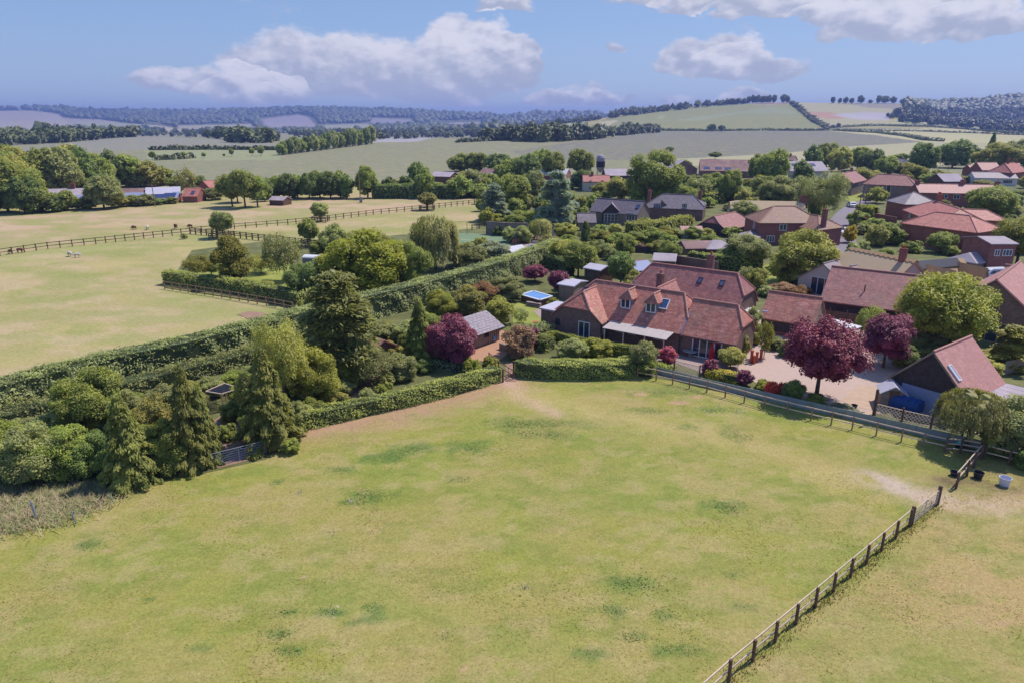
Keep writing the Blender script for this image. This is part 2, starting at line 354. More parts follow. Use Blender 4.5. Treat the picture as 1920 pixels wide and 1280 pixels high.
def ground_mat(name, fine=1.0, dry=K(190, 170, 110), green=K(120, 145, 60), amt=.5, contrast=.22, far=False):
    t = NT(name); g = t.geo(); at = t.n('ShaderNodeAttribute', attribute_name='Col').outputs['Color']
    n0 = t.noise(g, .035, 4, .6); n1 = t.noise(g, .16, 5, .65, .6); n2 = t.noise(t.mapping(g, (1, 1.6, 1)), .8, 6, .72, .4); n3 = t.noise(g, 6.5 * fine, 5, .8)
    n4 = t.noise(g, 22.0 * fine, 3, .8)
    c = t.mix(t.ramp(t.math('ADD', t.math('MULTIPLY', n1, .55), t.math('MULTIPLY', n2, .45)), .47, .66, 0, amt), at, dry)
    c = t.mix(t.ramp(t.math('ADD', t.math('MULTIPLY', n0, .4), t.math('MULTIPLY', n2, .6)), .52, .66, 0, amt), c, green)
    v = t.math('ADD', t.math('MULTIPLY', n3, .55), t.math('ADD', t.math('MULTIPLY', n2, .2), t.math('MULTIPLY', n4, .35)))
    c = t.mix(1.0, c, t.ramp(v, .38, .72, 1 - contrast, 1 + contrast), 'MULTIPLY')
    return t.done(t.princ(c, .95, .05, 0, t.bump(v, .55, .06)))
MT = dict(
    tile_red=tiles('clay_tiles_red', [K(190, 108, 92), K(222, 158, 142), K(144, 86, 82), K(208, 130, 92)], K(132, 122, 98), .4),
    tile_dark=tiles('clay_tiles_plum', [K(162, 100, 96), K(196, 134, 126), K(126, 82, 84), K(178, 110, 94)], K(132, 118, 108), .35),
    tile_bright=tiles('clay_pantiles_orange', [K(192, 112, 98), K(214, 148, 134), K(160, 92, 86), K(204, 132, 110)], None, 0, row=.3, wid=.22, bump=.9),
    tile_brown=tiles('clay_tiles_brown', [K(150, 106, 92), K(172, 126, 110), K(126, 92, 84), K(156, 118, 78)], K(150, 124, 60), .55),
    tile_pink=tiles('clay_tiles_new', [K(194, 138, 128), K(206, 152, 142), K(178, 126, 120), K(198, 144, 130)], None, 0),
    slate=tiles('slates_grey', [K(118, 106, 116), K(144, 132, 142), K(102, 92, 102)], None, 0, row=.2, wid=.3),
    slate_lilac=tiles('slates_pale', [K(150, 138, 144), K(172, 160, 164), K(132, 120, 128)], K(170, 130, 110), .3, row=.2, wid=.3),
    shingle=plain('weathered_shingle', K(176, 164, 170), .8, .25, 3),
    canopy=plain('canopy_sheeting', K(204, 192, 188, .75), .6, .08, 1.0),
    asbestos=plain('corrugated_fibre_cement', K(186, 172, 180), .85, .18, .6),
    rust=plain('rusty_corrugated_sheet', K(150, 112, 108), .8, .3, .25, col2=K(178, 146, 142)),
    sheet_white=plain('pale_metal_sheet', K(205, 200, 215), .5, .08, .4),
    sheet_blue=plain('blue_grey_sheet', K(150, 160, 195), .5, .1, .4),
    brick_brown=bricks('brown_brick', K(126, 98, 94), K(156, 122, 112), K(140, 128, 122)),
    brick_red=bricks('red_brick', K(150, 90, 84), K(176, 112, 102), K(160, 130, 120)),
    brick_orange=bricks('orange_brick', K(168, 98, 86), K(188, 116, 100), K(170, 130, 112)),
    stone=bricks('flint_and_brick', K(140, 122, 118), K(170, 150, 140), K(160, 150, 140)),
    render=plain('cream_render', K(214, 200, 192), .8, .06, .5),
    thatch_old=plain('weathered_thatch', K(226, 196, 160, .95), .95, .3, 1.2, bump=.8, col2=K(196, 176, 146)),
    thatch_new=plain('fresh_straw_thatch', K(206, 170, 128), .95, .16, 2.5, bump=.8, vscale=(3, 3, .6)),
    ridge=plain('terracotta_ridge', K(204, 150, 138), .8, .2, 4),
    lead=plain('lead_sheet', K(128, 136, 166), .5, .1, 1),
    white=plain('white_paint', K(232, 232, 238), .45, .04, 2),
    dark_wood=wood('black_stained_boards', K(88, 76, 78)),
    brown_wood=wood('brown_boards', K(118, 90, 78)),
    grey_wood=wood('weathered_grey_timber', K(158, 140, 128)),
    pale_wood=wood('new_pale_timber', K(190, 164, 140)),
    fence_wood=wood('fence_timber', K(150, 120, 102, .95)),
    fence_dark=wood('creosoted_fence_timber', K(112, 88, 80, .9)),
    rail_pale=wood('sun_bleached_rail', K(212, 188, 168, 1.0), var=.15),
    gravel_board=plain('green_grey_boards', K(140, 150, 154, .95), .85, .14, 1.5),
    galv=plain('galvanised_steel', K(165, 172, 196), .4, .08, 3, metal=.35),
    gravel=plain('pink_gravel', K(206, 180, 166), .95, .12, 5, bump=.5),
    paving=plain('sandy_paving', K(205, 176, 152), .9, .12, 1.5),
    paving2=plain('terrace_paving', K(178, 156, 148), .9, .15, 2),
    deck=plain('decking', K(196, 150, 120), .85, .12, 2),
    asphalt=plain('asphalt_lane', K(150, 140, 150, .75), .9, .12, .8),
    soil=plain('garden_soil', K(92, 88, 62), .95, .3, .9, col2=K(104, 118, 62)),
    dirt=plain('bare_earth', K(170, 136, 116), .95, .2, .8),
    lawn=plain('mown_lawn', K(150, 160, 70), .95, .14, .5, col2=K(176, 176, 92)),
    court=plain('tennis_court_green', K(128, 148, 112), .9, .06, .4),
    bark=wood('bark', K(110, 96, 84)), bark_pale=wood('birch_bark', K(205, 198, 192), var=.12), bark_dead=wood('dead_wood', K(160, 142, 132)),
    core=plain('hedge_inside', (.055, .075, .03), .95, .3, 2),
    terracotta=plain('terracotta_pot', K(196, 100, 76), .8, .1, 4),
    red_cloth=plain('red_canvas', K(196, 36, 62), .8, .1, 3),
    blue_tarp=plain('blue_tarpaulin', K(36, 80, 150), .5, .2, 2.5),
    blue_water=plain('pool_water', K(120, 165, 225), .12, .08, 3, spec=.6),
    black_plastic=plain('black_plastic', K(54, 54, 66), .5, .1, 3),
    dark_metal=plain('dark_metal', K(58, 58, 72), .5, .1, 3),
    stonework=plain('pale_stone', K(176, 168, 168), .9, .12, 3),
    turquoise=plain('turquoise_plastic', K(80, 190, 190), .5, .05, 3),
    white_plastic=plain('white_plastic', K(222, 222, 240), .5, .04, 3),
    tyre=plain('tyre_rubber', K(48, 46, 50), .9, .1, 3),
    fleece=plain('sheep_fleece', K(222, 212, 204), .95, .1, 5), fleece_brown=plain('brown_fleece', K(140, 92, 74), .95, .2, 5), fleece_dark=plain('dark_fleece', K(84, 62, 58), .95, .2, 5),
)
def glass_mat(name, c, rough=.08):
    t = NT(name); return t.done(t.princ(c, rough, .8))
MT['glass'] = glass_mat('window_glass', K(58, 66, 84)); MT['glass_sky'] = glass_mat('rooflight_glass', K(70, 88, 130), .05)
MT['car_white'] = glass_mat('white_car_paint', K(232, 232, 240), .25); MT['car_blue'] = glass_mat('navy_car_paint', K(44, 52, 84), .2)
MT['solar'] = glass_mat('solar_glass', K(60, 66, 110), .2)
LF = dict(
    mid=foliage('leaves_mid_green', (.118, .145, .044)), dark=foliage('leaves_dark_green', (.078, .108, .042)), dull=foliage('leaves_grey_green', (.135, .155, .08)),
    lime=foliage('leaves_lime', (.130, .136, .024), (.17, .168, .034)), yellow=foliage('leaves_yellow_green', (.14, .145, .03), (.18, .175, .045)), olive=foliage('leaves_olive', (.15, .155, .055)),
    purple=foliage('leaves_copper_purple', (.085, .022, .045), (.14, .034, .065), trans=.2), purple_dark=foliage('leaves_deep_maroon', (.076, .016, .034), (.12, .024, .05), trans=.2),
    pink=foliage('leaves_rose_pink', (.22, .05, .09), (.28, .07, .12)), russet=foliage('leaves_russet', (.13, .08, .045)), salmon=foliage('leaves_salmon', (.15, .105, .085)),
    laurel=foliage('leaves_laurel_hedge', (.125, .155, .065), (.20, .22, .10), spec=.55), box=foliage('leaves_clipped_box', (.13, .15, .025)), gold=foliage('leaves_gold', (.21, .18, .03)),
    hedge=foliage('leaves_clipped_hedge', (.16, .18, .065)), conifer=foliage('needles_green_gold', (.10, .12, .036), (.16, .165, .052), spec=.2), cedar=foliage('needles_cedar', (.10, .11, .042), (.155, .16, .065)),
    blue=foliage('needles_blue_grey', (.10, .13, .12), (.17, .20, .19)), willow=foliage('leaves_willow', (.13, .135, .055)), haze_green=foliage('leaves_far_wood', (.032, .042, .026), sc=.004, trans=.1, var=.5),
    far=foliage('leaves_far_trees', (.05, .062, .03), sc=.02, trans=.15), rose_white=foliage('white_blossom', (.28, .28, .26)), silver=foliage('leaves_silver', (.14, .16, .14)), red=foliage('petals_red', (.3, .04, .04)),
)
ground_far = ground_mat('farmland_ground', .35, K(196, 168, 134), K(150, 156, 98), .7, .3)
ground_near = ground_mat('paddock_turf', 1.0, K(178, 156, 104), K(128, 146, 62), .72, .42)
blades_mat = NT('grass_blades')
_a = blades_mat.n('ShaderNodeAttribute', attribute_name='Col').outputs['Color']
_u = blades_mat.n('ShaderNodeCombineXYZ'); _u.inputs[2].default_value = 1; _p = blades_mat.princ(_a, .9, .05, 0, _u.outputs[0]); _tr = blades_mat.n('ShaderNodeBsdfTranslucent'); blades_mat.put(_tr.inputs[0], _a)
_mx = blades_mat.n('ShaderNodeMixShader'); _mx.inputs[0].default_value = .2; blades_mat.l(_p, _mx.inputs[1]); blades_mat.l(_tr.outputs[0], _mx.inputs[2])
blades_mat = blades_mat.done(_mx.outputs[0])

HZ = NT('haze_air'); _v = HZ.n('ShaderNodeVolumePrincipled'); _v.inputs['Color'].default_value = (.33, .45, .97, 1); _v.inputs['Density'].default_value = .00015; _v.inputs['Anisotropy'].default_value = .1
HZ.l(_v.outputs[0], HZ.out.inputs['Volume']); HZ = HZ.m
def build_haze():
    mb = MB(); mb.box((0, 4150, 55), (17400, 8900, 190)); o = part('haze', mb, HZ, uv=False); o['kind'] = 'stuff'
build_haze()

# ------------------------------------------------------------------ numpy helpers
def vnoise(x, y, seed=0):
    xi = np.floor(x).astype(int); yi = np.floor(y).astype(int); xf = x - xi; yf = y - yi
    def h(a, b):
        n = (a * 374761393 + b * 668265263 + seed * 974711) & 0x7fffffff
        n = ((n ^ (n >> 13)) * 1274126177) & 0x7fffffff
        return (n & 0xffff) / 65535.0
    u = xf * xf * (3 - 2 * xf); v = yf * yf * (3 - 2 * yf)
    return (h(xi, yi) * (1 - u) + h(xi + 1, yi) * u) * (1 - v) + (h(xi, yi + 1) * (1 - u) + h(xi + 1, yi + 1) * u) * v
def fbm(x, y, o=4, seed=0):
    s = 0; a = .5
    for k in range(o): s = s + a * vnoise(x * 2 ** k, y * 2 ** k, seed + k); a *= .5
    return s / (1 - .5 ** o)
def inpoly(X, Y, poly):
    r = np.zeros(X.shape, bool); n = len(poly)
    for i in range(n):
        x1, y1 = poly[i]; x2, y2 = poly[(i + 1) % n]
        if y1 == y2: continue
        c = ((y1 > Y) != (y2 > Y)) & (X < (x2 - x1) * (Y - y1) / (y2 - y1) + x1); r ^= c
    return r
def seg_dist(X, Y, pts):
    d = np.full(X.shape, 1e9)
    for (x1, y1), (x2, y2) in zip(pts[:-1], pts[1:]):
        dx, dy = x2 - x1, y2 - y1; t = np.clip(((X - x1) * dx + (Y - y1) * dy) / (dx * dx + dy * dy), 0, 1)
        d = np.minimum(d, np.hypot(X - x1 - t * dx, Y - y1 - t * dy))
    return d

# ------------------------------------------------------------------ the land
PATCH = [  # fields, each a polygon of photo pixels taken to the land, with the colour the crop has
    ([(-300, 700), (-300, 230), (2300, 230), (2300, 700)], (178, 168, 112)),
    ([(-900, 520), (0, 478), (360, 433), (600, 416), (960, 378), (960, 340), (480, 380), (0, 408), (-900, 450)], (186, 166, 124)),
    ([(-300, 400), (330, 345), (960, 350), (1400, 345), (2300, 350), (2300, 240), (-300, 240)], (140, 142, 116)),
    ([(-300, 285), (60, 276), (250, 255), (460, 264), (540, 272), (540, 281), (280, 281), (-300, 300)], (140, 142, 134)),
    ([(270, 281), (530, 281), (524, 300), (280, 302)], (150, 158, 122)),
    ([(700, 259), (820, 258), (780, 266), (690, 268)], (170, 168, 176)),
    ([(1060, 268), (1240, 247), (1545, 246), (1640, 254), (1735, 267), (1600, 276), (1450, 290), (1250, 300), (1000, 300), (960, 285)], (126, 128, 118)),
    ([(1240, 300), (1450, 289), (1600, 275), (1735, 266), (2300, 262), (2300, 310), (1240, 312)], (178, 174, 142)),
    ([(1550, 245), (1750, 241), (2300, 250), (2300, 272), (1735, 267), (1640, 254)], (192, 186, 142)),
    ([(1545, 246), (1560, 238), (1700, 236), (2300, 245), (2300, 236), (1700, 228), (1560, 232)], (178, 180, 138)),
    ([(1090, 247), (1130, 226), (1200, 210), (1300, 198), (1380, 186), (1480, 185), (1490, 195), (1548, 245), (1240, 247)], (146, 150, 104)),
    ([(1370, 186), (1480, 186), (1486, 196), (1440, 197), (1380, 194)], (170, 150, 140)),
    ([(1270, 225), (1450, 200), (1480, 206), (1500, 214), (1400, 212), (1300, 228)], (150, 158, 124)),
    ([(1488, 195), (1500, 185), (1700, 185), (1690, 205), (1665, 215), (1668, 232), (1560, 240), (1548, 243)], (180, 174, 140)),
    ([(1505, 210), (1560, 212), (1620, 220), (1560, 224), (1520, 219)], (188, 146, 128)),
    ([(1560, 216), (1620, 210), (1668, 212), (1668, 226), (1600, 224)], (186, 180, 190)),
    ([(1580, 194), (1690, 194), (1680, 205), (1640, 204)], (150, 145, 138)),
    ([(880, 250), (1000, 228), (1095, 226), (1100, 236), (1040, 242), (900, 250)], (158, 172, 130)),
    ([(1095, 250), (1125, 228), (1160, 226), (1120, 248)], (192, 184, 150)),
    ([(-400, 207), (60, 208), (110, 214), (140, 236), (60, 246), (-400, 248)], (176, 164, 150)),
    ([(488, 224), (560, 216), (582, 222), (592, 238), (500, 240)], (160, 150, 158)),
    ([(690, 222), (770, 224), (776, 232), (700, 233)], (150, 146, 156)),
    ([(262, 233), (300, 236), (365, 248), (320, 248)], (190, 176, 156)),
    ([(-400, 249), (62, 250), (62, 257), (-400, 257)], (190, 180, 140)),
    ([(120, 222), (190, 225), (235, 232), (180, 236), (130, 232)], (160, 150, 140)),
    ([(330, 236), (470, 233), (480, 244), (340, 248)], (166, 160, 136)),
    ([(600, 235), (690, 232), (705, 245), (610, 247)], (156, 158, 136)),
    ([(150, 227), (262, 233), (275, 246), (150, 243)], (158, 160, 132)),
    ([(1230, 222), (1240, 214), (1246, 218), (1240, 224)], (160, 168, 120)),
    ([(840, 231), (900, 229), (900, 233), (845, 235)], (170, 160, 165)),
    ([(1860, 212), (2300, 215), (2300, 232), (1850, 228)], (150, 146, 160)),
]
FAR_PATCH = PATCH[17:]
def build_land():
    us = np.linspace(-1.0, 1.0, 640)
    ys = np.concatenate([np.linspace(-40, 55, 12), np.geomspace(60, 8200, 430)])
    U, Y = np.meshgrid(us, ys); X = U * (Y + np.where(Y < 60, (60 - Y) * .9, 0)) * 1.0
    Z = zt(X, np.maximum(Y, 1)); Z = np.where(Y < 450, 0, Z)
    Z = Z + np.where(Y > 500, (fbm(X / 180, Y / 180, 3, 5) - .5) * np.clip((Y - 500) / 1500, 0, 1) * 5, 0) - .03
    f = np.maximum(Y, 5) * CT - (Z - H) * ST; PX = 960 + F * X / f; PY = 640 - F * (np.maximum(Y, 5) * ST + (Z - H) * CT) / f
    C = np.zeros(X.shape + (3,)); C[:] = K(178, 168, 112)
    wx = (fbm(X / 30, Y / 30, 3, 9) - .5) * 6; wy = (fbm(X / 30, Y / 30, 3, 19) - .5) * 2
    far = Y > 2250
    C[far] = K(74, 88, 60)
    for poly, c in PATCH:
        isfar = (poly, c) in FAR_PATCH
        mk = inpoly(PX + wx, PY + wy * .6, poly)
        if isfar: mk &= (Y > 1500)
        elif poly[0][1] < 260: mk &= Y < 2500
        else: mk &= Y < 2250
        mk &= Y > 110
        C[mk] = K(*c)
    # nibbled greener strip and dusty strips of the near meadow
    m = (Y < 215) & (Y > 40)
    band = fbm(X / 14 + Y / 30, Y / 9, 4, 3)
    for i in range(3): C[..., i] = np.where(m, C[..., i] * (1 + (band - .5) * .55 * (1.0 if i != 1 else .6)), C[..., i])
    d = seg_dist(X, Y, [G(0, 487), G(360, 445), G(560, 468), G(640, 485)])
    g = np.exp(-(d / 5.5) ** 2)[..., None] * .55; C = C * (1 - g) + np.array(K(150, 168, 96)) * g
    d = seg_dist(X, Y, [G(330, 560), G(520, 590), G(640, 560)]); g = np.exp(-(d / 3.5) ** 2)[..., None] * .5; C = C * (1 - g) + np.array(K(150, 162, 92)) * g
    d = seg_dist(X, Y, [G(-200, 432), G(0, 420), G(250, 404), G(480, 394), G(700, 384), G(880, 368)]); g = (np.exp(-(d / 15) ** 2) * np.clip(.35 + 1.1 * fbm(X / 16, Y / 7, 4, 41), 0, 1))[..., None] * (Y > 120)[..., None] * (Y < 222)[..., None]; C = C * (1 - g) + np.array(K(206, 174, 150)) * g
    for sd_, a_, c_ in ((51, 9, (194, 172, 134)), (61, 5, (200, 178, 142)), (71, 12, (154, 158, 92)), (81, 6, (160, 162, 100))):
        w_ = (np.clip((fbm(X / a_ + .2 * Y / a_, Y / (a_ * .6), 5, sd_) - .52) * 6, 0, .65) * (Y < 222) * (Y > 40))[..., None]; C = C * (1 - w_) + np.array(K(*c_)) * w_
    ro, co = U.shape; idx = np.arange(ro * co).reshape(ro, co)
    Q = np.stack([idx[:-1, :-1], idx[:-1, 1:], idx[1:, 1:], idx[1:, :-1]], -1).reshape(-1, 4)
    me = arr_mesh('land', np.stack([X, Y, Z], -1).reshape(-1, 3), Q, ground_far, C.reshape(-1, 3))
    me.polygons.foreach_set('use_smooth', [True] * len(me.polygons))
    o = bpy.data.objects.new('ground', me); COL.objects.link(o); o['kind'] = 'structure'
build_land()

FENCE_NEAR = [G(1262, 1376), G(1365.6, 1280), G(1704, 989), G(1757, 947)]
HEDGE_FRONT = [G(545, 812), G(700, 780), G(800, 755), G(880, 735), G(940, 716)]
def build_paddock():
    xs = np.arange(-52, 62, .3); ys = np.arange(9, 67, .3); X, Y = np.meshgrid(xs, ys)
    C = np.zeros(X.shape + (3,)); C[:] = K(158, 156, 80)
    def blend(w, c): 
        nonlocal C
        w = np.clip(w, 0, 1)[..., None]; C = C * (1 - w) + np.array(K(*c)) * w
    nz = fbm(X * .8, Y * .8, 4, 21); nb = fbm(X * .2, Y * .2, 4, 31)
    # paddock beyond the near fence is drier
    a, b = FENCE_NEAR[1], FENCE_NEAR[3]; side = ((b[0] - a[0]) * (Y - a[1]) - (b[1] - a[1]) * (X - a[0])) / math.hypot(b[0] - a[0], b[1] - a[1])
    blend(np.clip((-side + .25) / .8, 0, 1) * .97, (186, 160, 112))
    blend(np.clip((nb - .45) * 5, 0, .5), (172, 158, 100))
    blend(np.clip((fbm(X * .12 + 40, Y * .3, 4, 77) - .5) * 5, 0, .5), (146, 154, 78))
    blend(np.clip((fbm(X * .55 + 9, Y * .9, 5, 93) - .54) * 8, 0, .45), (128, 142, 66)); blend(np.clip((fbm(X * .7 + 90, Y * 1.1, 5, 95) - .55) * 8, 0, .5), (184, 166, 116))
    # dusty strip at the foot of the hedge, then worn ground by the garden gate
    d = seg_dist(X, Y, HEDGE_FRONT)
    blend(np.exp(-((d - .3) / (1.7 + nz)) ** 2) * 1.3 * (nz + .45), (184, 150, 120))
    d = seg_dist(X, Y, [G(950, 712), G(975, 745), G(1040, 775)]); blend(np.exp(-(d / .9) ** 2) * (nz + .4), (206, 170, 150))
    d = seg_dist(X, Y, [G(975, 745), G(1200, 790), G(1420, 840), G(1600, 900)]); blend(np.exp(-(d / 2.2) ** 2) * .6 * (nz + .3), (200, 180, 120))
    for pts, w, c, s in (([G(1640, 900), G(1720, 930), G(1800, 940), G(1930, 960)], 1.3, (202, 182, 164), 1.2), ([G(1780, 905), G(1850, 910), G(1960, 910)], 1.6, (120, 104, 80), 1.0),
                      ([G(1770, 945), G(1850, 955), G(2000, 950)], 1.6, (200, 172, 140), .8)):
        d = seg_dist(X, Y, pts); blend(np.exp(-(d / w) ** 2) * s * np.clip((nz - .25) * 2.2, 0, 1), c)
    # scuffed bank along the near fence
    d = np.abs(side + 1.5 + (nz - .5) * .8); blend(np.exp(-(d / .5) ** 2) * np.clip((fbm(X * 1.5, Y * 1.5, 4, 5) - .48) * 6, 0, .6) , (150, 138, 84))
    # dark lush patches
    pat = [(700, 930, 42, 12), (655, 942, 26, 8), (735, 855, 40, 14), (690, 862, 24, 8), (780, 840, 40, 12), (880, 838, 60, 14), (975, 796, 70, 12), (1020, 815, 70, 10), (1050, 795, 80, 9), (1290, 802, 22, 6),
           (1360, 950, 40, 14), (1245, 1155, 26, 11), (1390, 1138, 28, 10), (1370, 1080, 24, 8), (1375, 815, 34, 16), (1400, 740, 30, 14), (540, 1150, 28, 8), (525, 1188, 36, 10), (545, 1220, 30, 10), (610, 1148, 34, 9), (690, 1140, 30, 9),
           (705, 1160, 26, 16), (660, 1168, 18, 9), (1150, 1145, 40, 14), (1185, 1195, 40, 12), (1110, 1228, 40, 12), (165, 1023, 34, 10), (285, 1125, 16, 7), (370, 1218, 24, 7), (1330, 720, 70, 12), (1250, 735, 60, 10),
           (1500, 760, 60, 14), (635, 882, 26, 8), (520, 905, 20, 6), (640, 1150, 20, 6), (1210, 770, 40, 8), (1340, 770, 40, 6), (860, 900, 24, 7), (1190, 1095, 50, 20), (1270, 1220, 50, 12)]
    PT = []
    for px, py, rx, ry in pat:
        g = G(px, py); sx = depth(*g) / F; sy = abs(G(px, py + 1)[1] - g[1]); 
        r = np.hypot((X - g[0]) / (rx * sx), (Y - g[1]) / (ry * sy * 1.0)) + (fbm(X * 1.3, Y * 1.3, 4, int(px)) - .5) * 1.7
        lush = (150, 158) if py < 830 else (0, 0)
        blend(np.clip((1.1 - r) * 1.1, 0, .62 if py > 830 else .5), (98, 128, 68) if py > 830 else (116, 136, 76))
        PT.append((g, rx * sx, ry * sy))
    # worn pink spots
    for px, py, rx, ry in [(1205, 740, 14, 4), (1275, 755, 20, 5), (870, 1252, 10, 6), (205, 1033, 12, 3), (570, 1080, 12, 4), (600, 1072, 10, 4), (1840, 1170, 12, 6), (1880, 1170, 10, 5), (1310, 745, 16, 4)]:
        g = G(px, py); sx = depth(*g) / F; sy = abs(G(px, py + 1)[1] - g[1])
        r = np.hypot((X - g[0]) / (rx * sx), (Y - g[1]) / (ry * sy)) + (fbm(X * 2, Y * 2, 3, int(px)) - .5) * 1.5
        blend(np.clip((1.0 - r) * 2, 0, .8), (198, 160, 132))
    # rough corner at the far left
    poly = [G(-60, 1010), G(0, 1005), G(150, 962), G(215, 930), G(110, 880), G(-60, 850)]
    blend(inpoly(X, Y, poly) * .8, (196, 186, 146))
    Z = np.full(X.shape, .0) + (fbm(X * .35, Y * .35, 3, 8) - .5) * .06 + .05
    ro, co = X.shape; idx = np.arange(ro * co).reshape(ro, co)
    Q = np.stack([idx[:-1, :-1], idx[:-1, 1:], idx[1:, 1:], idx[1:, :-1]], -1).reshape(-1, 4)
    beyond = inpoly(X, Y, [G(-1400, 816), G(-40, 806), G(0, 795), G(240, 727), G(460, 671), G(700, 601), G(1000, 500), G(1000, 430), G(-1400, 430)]).ravel(); Q = Q[~beyond[Q[:, 0]]]
    me = arr_mesh('paddock', np.stack([X, Y, Z], -1).reshape(-1, 3), Q, ground_near, C.reshape(-1, 3))
    me.polygons.foreach_set('use_smooth', [True] * len(me.polygons))
    o = bpy.data.objects.new('paddock', me); COL.objects.link(o); o['kind'] = 'structure'
    return PT
PATCHES = build_paddock()
MT['garden'] = plain('garden_grass_and_soil', K(108, 112, 66), .95, .25, .35, col2=K(142, 142, 88))
def sheet(name, pts, mat, z, world=False, sub=None):
    P = [p if world else G(*p) for p in pts]; mb = MB()
    mb.add([(x, y, z) for x, y in P], [tuple(range(len(P)))])
    me = mesh_of(name, mb); n = me.polygons[0].normal
    if n.z < 0: me.flip_normals()
    o = part(name, me, mat); o['kind'] = 'structure'; return o
# gardens behind the hedges and between the houses, then lawns, drives and the lane on top of them
sheet('garden_ground', [(-80, 850), (110, 885), (215, 915), (395, 885), (500, 862), (548, 806), (700, 775), (800, 750), (880, 728), (945, 706), (1000, 712), (1198, 704), (1330, 725), (1500, 762), (1700, 806), (1840, 842), (1950, 868),
                        (2100, 900), (2100, 560), (1950, 430), (1700, 385), (1300, 380), (1080, 400), (950, 470), (700, 575), (460, 650), (0, 765), (-80, 790)], MT['garden'], .075)
sheet('village_ground', [(890, 440), (905, 378), (1000, 340), (1300, 336), (1560, 333), (1950, 328), (2300, 332), (2300, 480), (1950, 440), (1690, 392), (1300, 388), (1080, 408), (950, 480)], MT['garden'], .060)
sheet('garden_ground', [(310, 540), (560, 578), (700, 580), (1000, 480), (1000, 430), (880, 430), (650, 450), (480, 455), (360, 470)], MT['garden'], .078)
sheet('lawn', [(365, 515), (500, 560), (560, 572), (600, 550), (560, 500), (470, 485), (380, 500)], MT['lawn'], .085)
sheet('lawn', [(960, 575), (962, 610), (1000, 628), (1030, 612), (1040, 580), (1030, 560), (990, 560)], MT['lawn'], .085)
sheet('lawn', [(1380, 505), (1400, 548), (1530, 545), (1540, 520), (1450, 496)], MT['lawn'], .085)
sheet('lawn', [(1840, 655), (1850, 690), (1900, 700), (1960, 690), (1960, 665), (1900, 652)], MT['lawn'], .085)
sheet('lawn', [(1030, 420), (1080, 425), (1090, 412), (1050, 408)], MT['lawn'], .085)
sheet('gravel_drive', [(1375, 700), (1360, 690), (1380, 640), (1440, 590), (1700, 600), (1800, 640), (1780, 700), (1700, 745), (1655, 775), (1560, 770), (1480, 745)], MT['gravel'], .09)
sheet('terrace', [(1230, 640), (1230, 668), (1330, 705), (1375, 702), (1400, 668), (1430, 640), (1280, 625)], MT['paving2'], .095)
sheet('concrete_pad', [(1578, 752), (1610, 722), (1690, 735), (1665, 772), (1600, 766)], MT['paving'], .1)
sheet('terrace', [(1600, 782), (1655, 775), (1790, 800), (1930, 850), (1930, 760), (1800, 740), (1700, 745)], MT['paving'], .095)
sheet('patio', [(862, 672), (930, 682), (975, 645), (935, 615), (880, 640)], MT['deck'], .095)
sheet('terrace', [(1000, 585), (1060, 640), (1130, 655), (1260, 690), (1290, 660), (1100, 620), (1020, 575)], MT['paving2'], .092)
sheet('chicken_run_ground', [(640, 745), (700, 745), (735, 720), (735, 680), (680, 690), (630, 700)], MT['dirt'], .09)
sheet('track', [(395, 882), (498, 856), (460, 800), (430, 770), (400, 790)], MT['dirt'], .088)
sheet('path', [(948, 716), (968, 716), (962, 680), (948, 680)], MT['dirt'], .088)
sheet('lane', [(1548, 500), (1650, 495), (1605, 455), (1592, 420), (1604, 400), (1640, 384), (1630, 372), (1590, 384), (1568, 400), (1545, 425), (1545, 460)], MT['asphalt'], .09)
sheet('verge', [(1572, 372), (1600, 380), (1632, 372), (1620, 362), (1590, 362)], MT['lawn'], .094)
sheet('lane', [(1780, 560), (1960, 545), (1960, 500), (1820, 500), (1800, 520)], MT['asphalt'], .092)
sheet('tennis_court', [(745, 478), (960, 488), (985, 446), (880, 438), (820, 440)], MT['court'], .09)
sheet('terrace', [(960, 490), (1010, 480), (1060, 450), (1000, 442), (965, 455)], MT['paving2'], .096)
sheet('bare_patch', [(445, 590), (470, 600), (500, 594), (495, 586), (465, 584)], MT['dirt'], .02)

# ------------------------------------------------------------------ vegetation builders
def rand_unit(n):
    v = NPR.normal(size=(n, 3)); return v / np.linalg.norm(v, axis=1)[:, None]
def leaf_quads(P, Nn, size, elong=1.0, along=None):
    n = len(P); Nn = Nn / np.maximum(np.linalg.norm(Nn, axis=1), 1e-6)[:, None]
    a = rand_unit(n) if along is None else along; a = a - Nn * (a * Nn).sum(1)[:, None]; a /= np.maximum(np.linalg.norm(a, axis=1), 1e-6)[:, None]
    b = np.cross(Nn, a); s = size * NPR.uniform(.6, 1.35, n); s = s[:, None]
    V = np.stack([P - a * s * elong * .5, P + b * s * .36 + Nn * s * .08, P + a * s * elong * .5, P - b * s * .36 + Nn * s * .08], 1).reshape(-1, 3)
    return V, np.arange(n * 4).reshape(-1, 4)
_t = (1 + 5 ** .5) / 2
ICOV = np.array([(-1, _t, 0), (1, _t, 0), (-1, -_t, 0), (1, -_t, 0), (0, -1, _t), (0, 1, _t), (0, -1, -_t), (0, 1, -_t), (_t, 0, -1), (_t, 0, 1), (-_t, 0, -1), (-_t, 0, 1)]) / (1 + _t * _t) ** .5
ICOF = np.array([(0, 11, 5), (0, 5, 1), (0, 1, 7), (0, 7, 10), (0, 10, 11), (1, 5, 9), (5, 11, 4), (11, 10, 2), (10, 7, 6), (7, 1, 8), (3, 9, 4), (3, 4, 2), (3, 2, 6), (3, 6, 8), (3, 8, 9), (4, 9, 5), (2, 4, 11), (6, 2, 10), (8, 6, 7), (9, 8, 1)])
